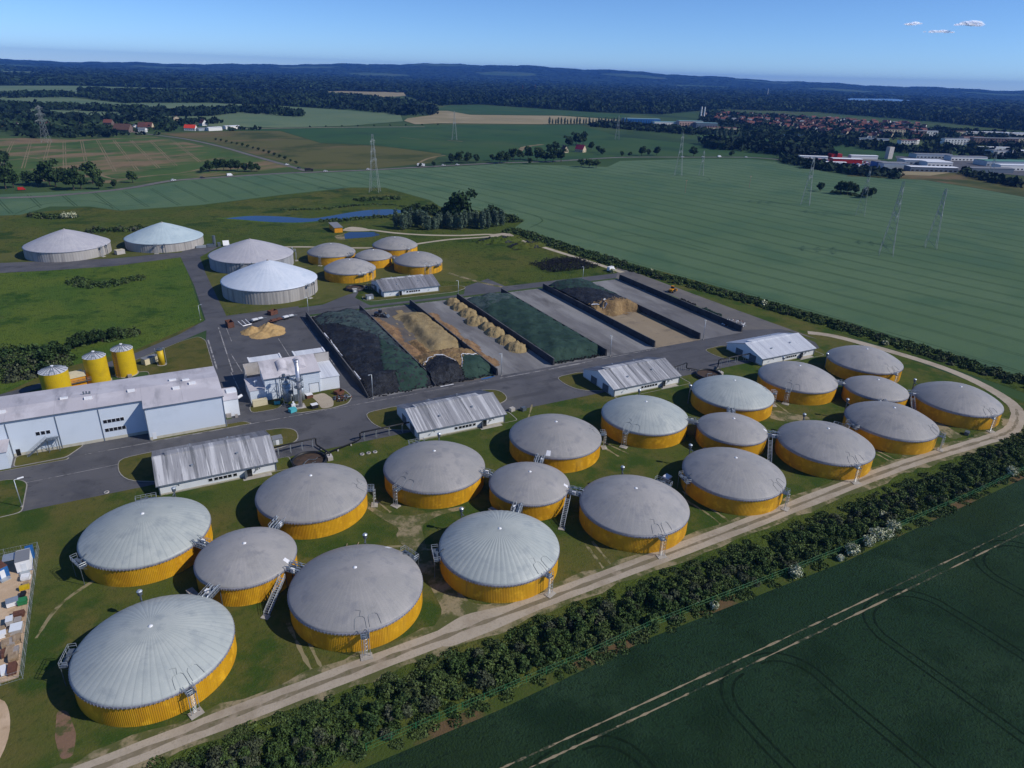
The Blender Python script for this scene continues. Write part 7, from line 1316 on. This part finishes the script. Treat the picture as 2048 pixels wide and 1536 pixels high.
sheet('yellow_meadow', G([(1790, 346), (1850, 338), (1900, 346), (1860, 352), (1800, 350)]), .36, 'field_tan')

# ================================================================== woods and tree belts
def woods(name, poly, dens, size, h, label, z0=0.0, mat='leaf_forest', q=7, cap=60000, seed=None):
    """belt or wood read as one mass: loose leaf clumps for every crown"""
    P = np.array(G(poly)); x0, y0 = P.min(0); x1, y1 = P.max(0); area = abs(sum(P[i][0]*P[i-1][1]-P[i-1][0]*P[i][1] for i in range(len(P))))/2; n = min(int(area*dens), cap)
    C = np.empty((0, 2))
    px, py = P[:, 0], P[:, 1]
    while len(C) < n:
        Q = np.stack([RNG.uniform(x0, x1, 4*n+50), RNG.uniform(y0, y1, 4*n+50)], 1); ins = np.zeros(len(Q), bool); j = len(P)-1
        for i in range(len(P)):
            c = ((py[i] > Q[:, 1]) != (py[j] > Q[:, 1])) & (Q[:, 0] < (px[j]-px[i])*(Q[:, 1]-py[i])/(py[j]-py[i]+1e-9)+px[i]); ins ^= c; j = i
        C = np.concatenate([C, Q[ins]])
    C = C[:n]; sc = RNG.uniform(.6, 1.25, n); m = n*q; idx = np.repeat(np.arange(n), q)
    d = RNG.normal(0, 1, (m, 3)); d /= np.linalg.norm(d, axis=1)[:, None]; hh = h*sc[idx]
    R0 = (size*1.15)*sc[idx]
    r = np.hypot(C[idx, 0], C[idx, 1])
    base = hill(r, np.arctan2(C[idx, 0]*cs-C[idx, 1]*ss, C[idx, 0]*ss+C[idx, 1]*cs))
    PP_ = np.stack([C[idx, 0]+d[:, 0]*R0, C[idx, 1]+d[:, 1]*R0, z0+base+hh*.55+d[:, 2]*hh*.42], 1)
    A, B = leaf_axes(d, size*.62*sc[idx], .5); return link(name, quads_mesh(name, PP_, A, B, mat), kind='stuff', label=label)
# belts between the fields
for pts, dn, sz, hh in [([(0, 191), (60, 190), (150, 190), (148, 195), (60, 196), (0, 197)], .006, 6, 12), ([(160, 183), (330, 186), (560, 184), (700, 194), (800, 204), (878, 222), (870, 232), (800, 231), (700, 220), (560, 212), (420, 206), (250, 207), (160, 196)], .0035, 7, 14), ([(0, 213), (70, 214), (150, 216), (240, 219), (330, 222), (330, 227), (240, 225), (150, 222), (70, 219), (0, 220)], .009, 5.5, 11), ([(240, 226), (330, 227), (440, 222), (520, 218), (600, 228), (608, 235), (560, 232), (480, 226), (420, 233), (330, 234), (250, 232)], .010, 5.5, 11), ([(0, 222), (90, 228), (180, 236), (330, 236), (330, 246), (200, 248), (60, 246), (0, 246)], .0035, 5.5, 9), ([(0, 252), (30, 249), (110, 255), (200, 258), (240, 262), (240, 274), (130, 277), (60, 277), (30, 268), (0, 262)], .006, 5, 9), ([(240, 252), (330, 246), (340, 262), (320, 270), (280, 274), (240, 274)], .003, 4, 5), ([(330, 244), (440, 243), (445, 250), (400, 252), (380, 252), (372, 262), (330, 264), (320, 254)], .006, 4.5, 9), ([(440, 262), (520, 262), (520, 257), (440, 259)], .004, 4, 5)]:
    woods('tree_belt', pts, dn, sz, hh, 'dark tree belts and village trees between the far fields', q=9, cap=7000)
for pts, dn, sz, hh in [([(1200, 248), (1265, 250), (1400, 262), (1470, 266), (1470, 272), (1380, 270), (1260, 260), (1180, 253)], .012, 5, 7), ([(1400, 288), (1440, 285), (1520, 290), (1600, 300), (1655, 304), (1660, 318), (1600, 314), (1500, 305), (1420, 298)], .012, 5.5, 11), ([(1480, 270), (1600, 272), (1700, 286), (1800, 300), (1900, 310), (1890, 316), (1780, 304), (1660, 292), (1560, 284), (1480, 276)], .008, 5.5, 10), ([(1560, 316), (1640, 330), (1760, 346), (1800, 350), (1790, 358), (1700, 350), (1620, 338), (1560, 324)], .02, 4.5, 6), ([(1930, 345), (1960, 352), (2048, 372), (2048, 378), (1950, 360), (1925, 350)], .02, 4, 6), ([(1850, 288), (1900, 296), (2048, 314), (2048, 320), (1900, 304), (1850, 296)], .008, 5.5, 9), ([(1900, 306), (2048, 322), (2048, 328), (1900, 312)], .003, 5, 8)]:
    woods('tree_belt', pts, dn, sz, hh, 'dark tree belts and gardens of the town', q=9, cap=8000)
woods('town_trees', [(1400, 224), (1600, 236), (1860, 258), (2048, 272), (2300, 300), (2300, 320), (2048, 300), (1860, 284), (1700, 276), (1560, 268), (1470, 262), (1400, 246)], .0028, 5.5, 9, 'garden trees among the houses of the town', q=8, cap=9000)
woods('forest', [(880, 212), (960, 209), (1200, 225), (1320, 229), (1440, 219), (1640, 225), (1900, 247), (2048, 263), (2300, 298), (2300, 228), (2048, 219), (1900, 214), (1640, 206), (1440, 199), (1200, 192), (960, 184), (880, 182), (812, 192)], .0042, 8, 17, 'dark pine forest beyond the fields', q=6, cap=26000)
woods('forest', [(-300, 172), (0, 171), (150, 171), (330, 176), (420, 175), (560, 177), (700, 180), (806, 183), (812, 179), (560, 169), (200, 158), (0, 153), (-300, 153)], .0026, 10, 18, 'dark pine forest beyond the left fields', q=6, cap=22000)
def far_forest():
    n = 30000; az = np.radians(RNG.uniform(-44, 44, n)); r = 3600*(8600/3600)**(RNG.uniform(0, 1, n)**1.15); x, y = r*np.sin(az), r*np.cos(az); X, Y = x*cs+y*ss, -x*ss+y*cs
    holes = [G(q) for q in ([(-300, 152), (0, 144), (60, 145), (140, 149), (60, 152.5), (0, 152)], [(1605, 184), (1700, 180), (1840, 187), (2048, 197), (2400, 221), (2400, 237), (2048, 208), (1900, 199), (1700, 191)], [(1670, 204), (1700, 198), (1790, 199), (1850, 206), (1800, 210), (1700, 208)], [(1480, 206), (1680, 210), (1700, 212), (1480, 209)])]
    k = np.array([not any(inside((a, b), h) for h in holes) for a, b in zip(X, Y)]); X, Y, r, az = X[k], Y[k], r[k], az[k]; n = len(X); q = 5; idx = np.repeat(np.arange(n), q); d = RNG.normal(0, 1, (n*q, 3)); d /= np.linalg.norm(d, axis=1)[:, None]; s_ = (r*.0034)[idx]; hh = RNG.uniform(12, 24, n)[idx]
    P = np.stack([X[idx]+d[:, 0]*s_*1.3, Y[idx]+d[:, 1]*s_*1.3, hill(r, az)[idx]+2+hh*.6+d[:, 2]*hh*.4], 1); dd = d.copy(); dd[:, 2] = np.abs(dd[:, 2])+.6; A, B = leaf_axes(dd, s_*.75, .4); A[:, 2] *= .6; B[:, 2] *= .6
    link('forest', quads_mesh('forest', P, A, B, 'leaf_forest'), kind='stuff', label='wide dark forest reaching to the hills')
far_forest()
# wooded hills on the skyline: broad clumps over the rising land
def hill_woods():
    n = 40000; az = np.radians(RNG.uniform(-44, 44, n)); r = RNG.uniform(8200, 15000, n); k = np.sin(az*31+r*.0011)+np.sin(az*13-r*.0021+2) > -1.05; az, r = az[k], r[k]; n = len(r)
    x, y = r*np.sin(az), r*np.cos(az); X, Y = x*cs+y*ss, -x*ss+y*cs; q = 3; idx = np.repeat(np.arange(n), q); d = RNG.normal(0, 1, (n*q, 3)); d /= np.linalg.norm(d, axis=1)[:, None]
    P = np.stack([X[idx]+d[:, 0]*60, Y[idx]+d[:, 1]*60, hill(r, az)[idx]+3+d[:, 2]*2], 1); dd = d*.12; dd[:, 2] = 1.0; A, B = leaf_axes(dd, np.full(n*q, 42.0), .03)
    link('hill_woods', quads_mesh('hill_woods', P, A, B, 'leaf_forest'), kind='stuff', label='blue wooded hills along the skyline')
hill_woods()

# ================================================================== clouds and air
def vol_mat(name, color, dens, aniso=0.0):
    m = bpy.data.materials.new(name); m.use_nodes = True; nt = m.node_tree; nt.nodes.clear(); o = nt.nodes.new('ShaderNodeOutputMaterial'); v = nt.nodes.new('ShaderNodeVolumePrincipled')
    v.inputs['Color'].default_value = (*color, 1); v.inputs['Density'].default_value = dens; v.inputs['Anisotropy'].default_value = aniso; nt.links.new(v.outputs[0], o.inputs['Volume']); MATS[name] = m; return m
def cloud_mat():
    m = bpy.data.materials.new('cloud_vapour'); m.use_nodes = True; nt = m.node_tree; nt.nodes.clear(); o = nt.nodes.new('ShaderNodeOutputMaterial'); d = nt.nodes.new('ShaderNodeBsdfDiffuse'); t = nt.nodes.new('ShaderNodeBsdfTransparent'); x = nt.nodes.new('ShaderNodeMixShader')
    d.inputs[0].default_value = (.78, .77, .78, 1); tl = nt.nodes.new('ShaderNodeBsdfTranslucent'); tl.inputs[0].default_value = (.66, .66, .68, 1); ad = nt.nodes.new('ShaderNodeAddShader'); nt.links.new(d.outputs[0], ad.inputs[0]); nt.links.new(tl.outputs[0], ad.inputs[1]); lw = nt.nodes.new('ShaderNodeLayerWeight'); lw.inputs[0].default_value = .68; nt.links.new(lw.outputs['Facing'], x.inputs[0]); nt.links.new(ad.outputs[0], x.inputs[1]); nt.links.new(t.outputs[0], x.inputs[2]); nt.links.new(x.outputs[0], o.inputs[0]); MATS['cloud_vapour'] = m
cloud_mat()
def cloud(u, v, L, H, label, seed):
    rnd = random.Random(seed); d = ray(u, v); D = 16500; d = Vector(d).normalized()*D; mb = MB()
    for i in range(9):
        q = rnd.uniform(-1, 1); r = H*(1-.6*abs(q))*rnd.uniform(.5, .9); cx, cy, cz = q*L*.8, rnd.uniform(-.3, .3)*L, rnd.uniform(-.1, .35)*H*(1-abs(q)); n = 12; vs_ = []
        prof = [(math.sin(t)*r*2.0, -math.cos(t)*r*.75) for t in np.linspace(.05, math.pi-.05, 9)]
        for rr, zz in prof:
            for j in range(n): a = 6.2832*j/n; w = 1+.12*math.sin(3*a+i+zz*.02); vs_.append((cx+rr*w*math.cos(a), cy+rr*w*math.sin(a), cz+zz))
        mb.add(vs_, [(k*n+j, k*n+(j+1) % n, (k+1)*n+(j+1) % n, (k+1)*n+j) for k in range(8) for j in range(n)]+[tuple(range(n-1, -1, -1)), tuple(range(8*n, 9*n))])
    o = mb.build('cloud', 'cloud_vapour', smooth=True, label=label, cat='cloud', group='small clouds at the upper right'); o.location = (d[0], d[1], CAMZ+d[2]); o.rotation_euler = (0, 0, -math.atan2(d[0], d[1]))
cloud(1830, 48, 200, 62, 'small white cloud, left of the three', 1); cloud(1878, 64, 300, 62, 'thin white cloud, lowest of the three', 5); cloud(1945, 49, 320, 95, 'largest white cloud at the right of the three', 9)
HAZE = vol_mat('air', (.12, .36, 1.0), 5.2e-5)
b = MB().box(-16400, 16400, -16400, 16400, -1.5, 250).build('haze', 'air', kind='stuff', label='blue summer haze over the land')
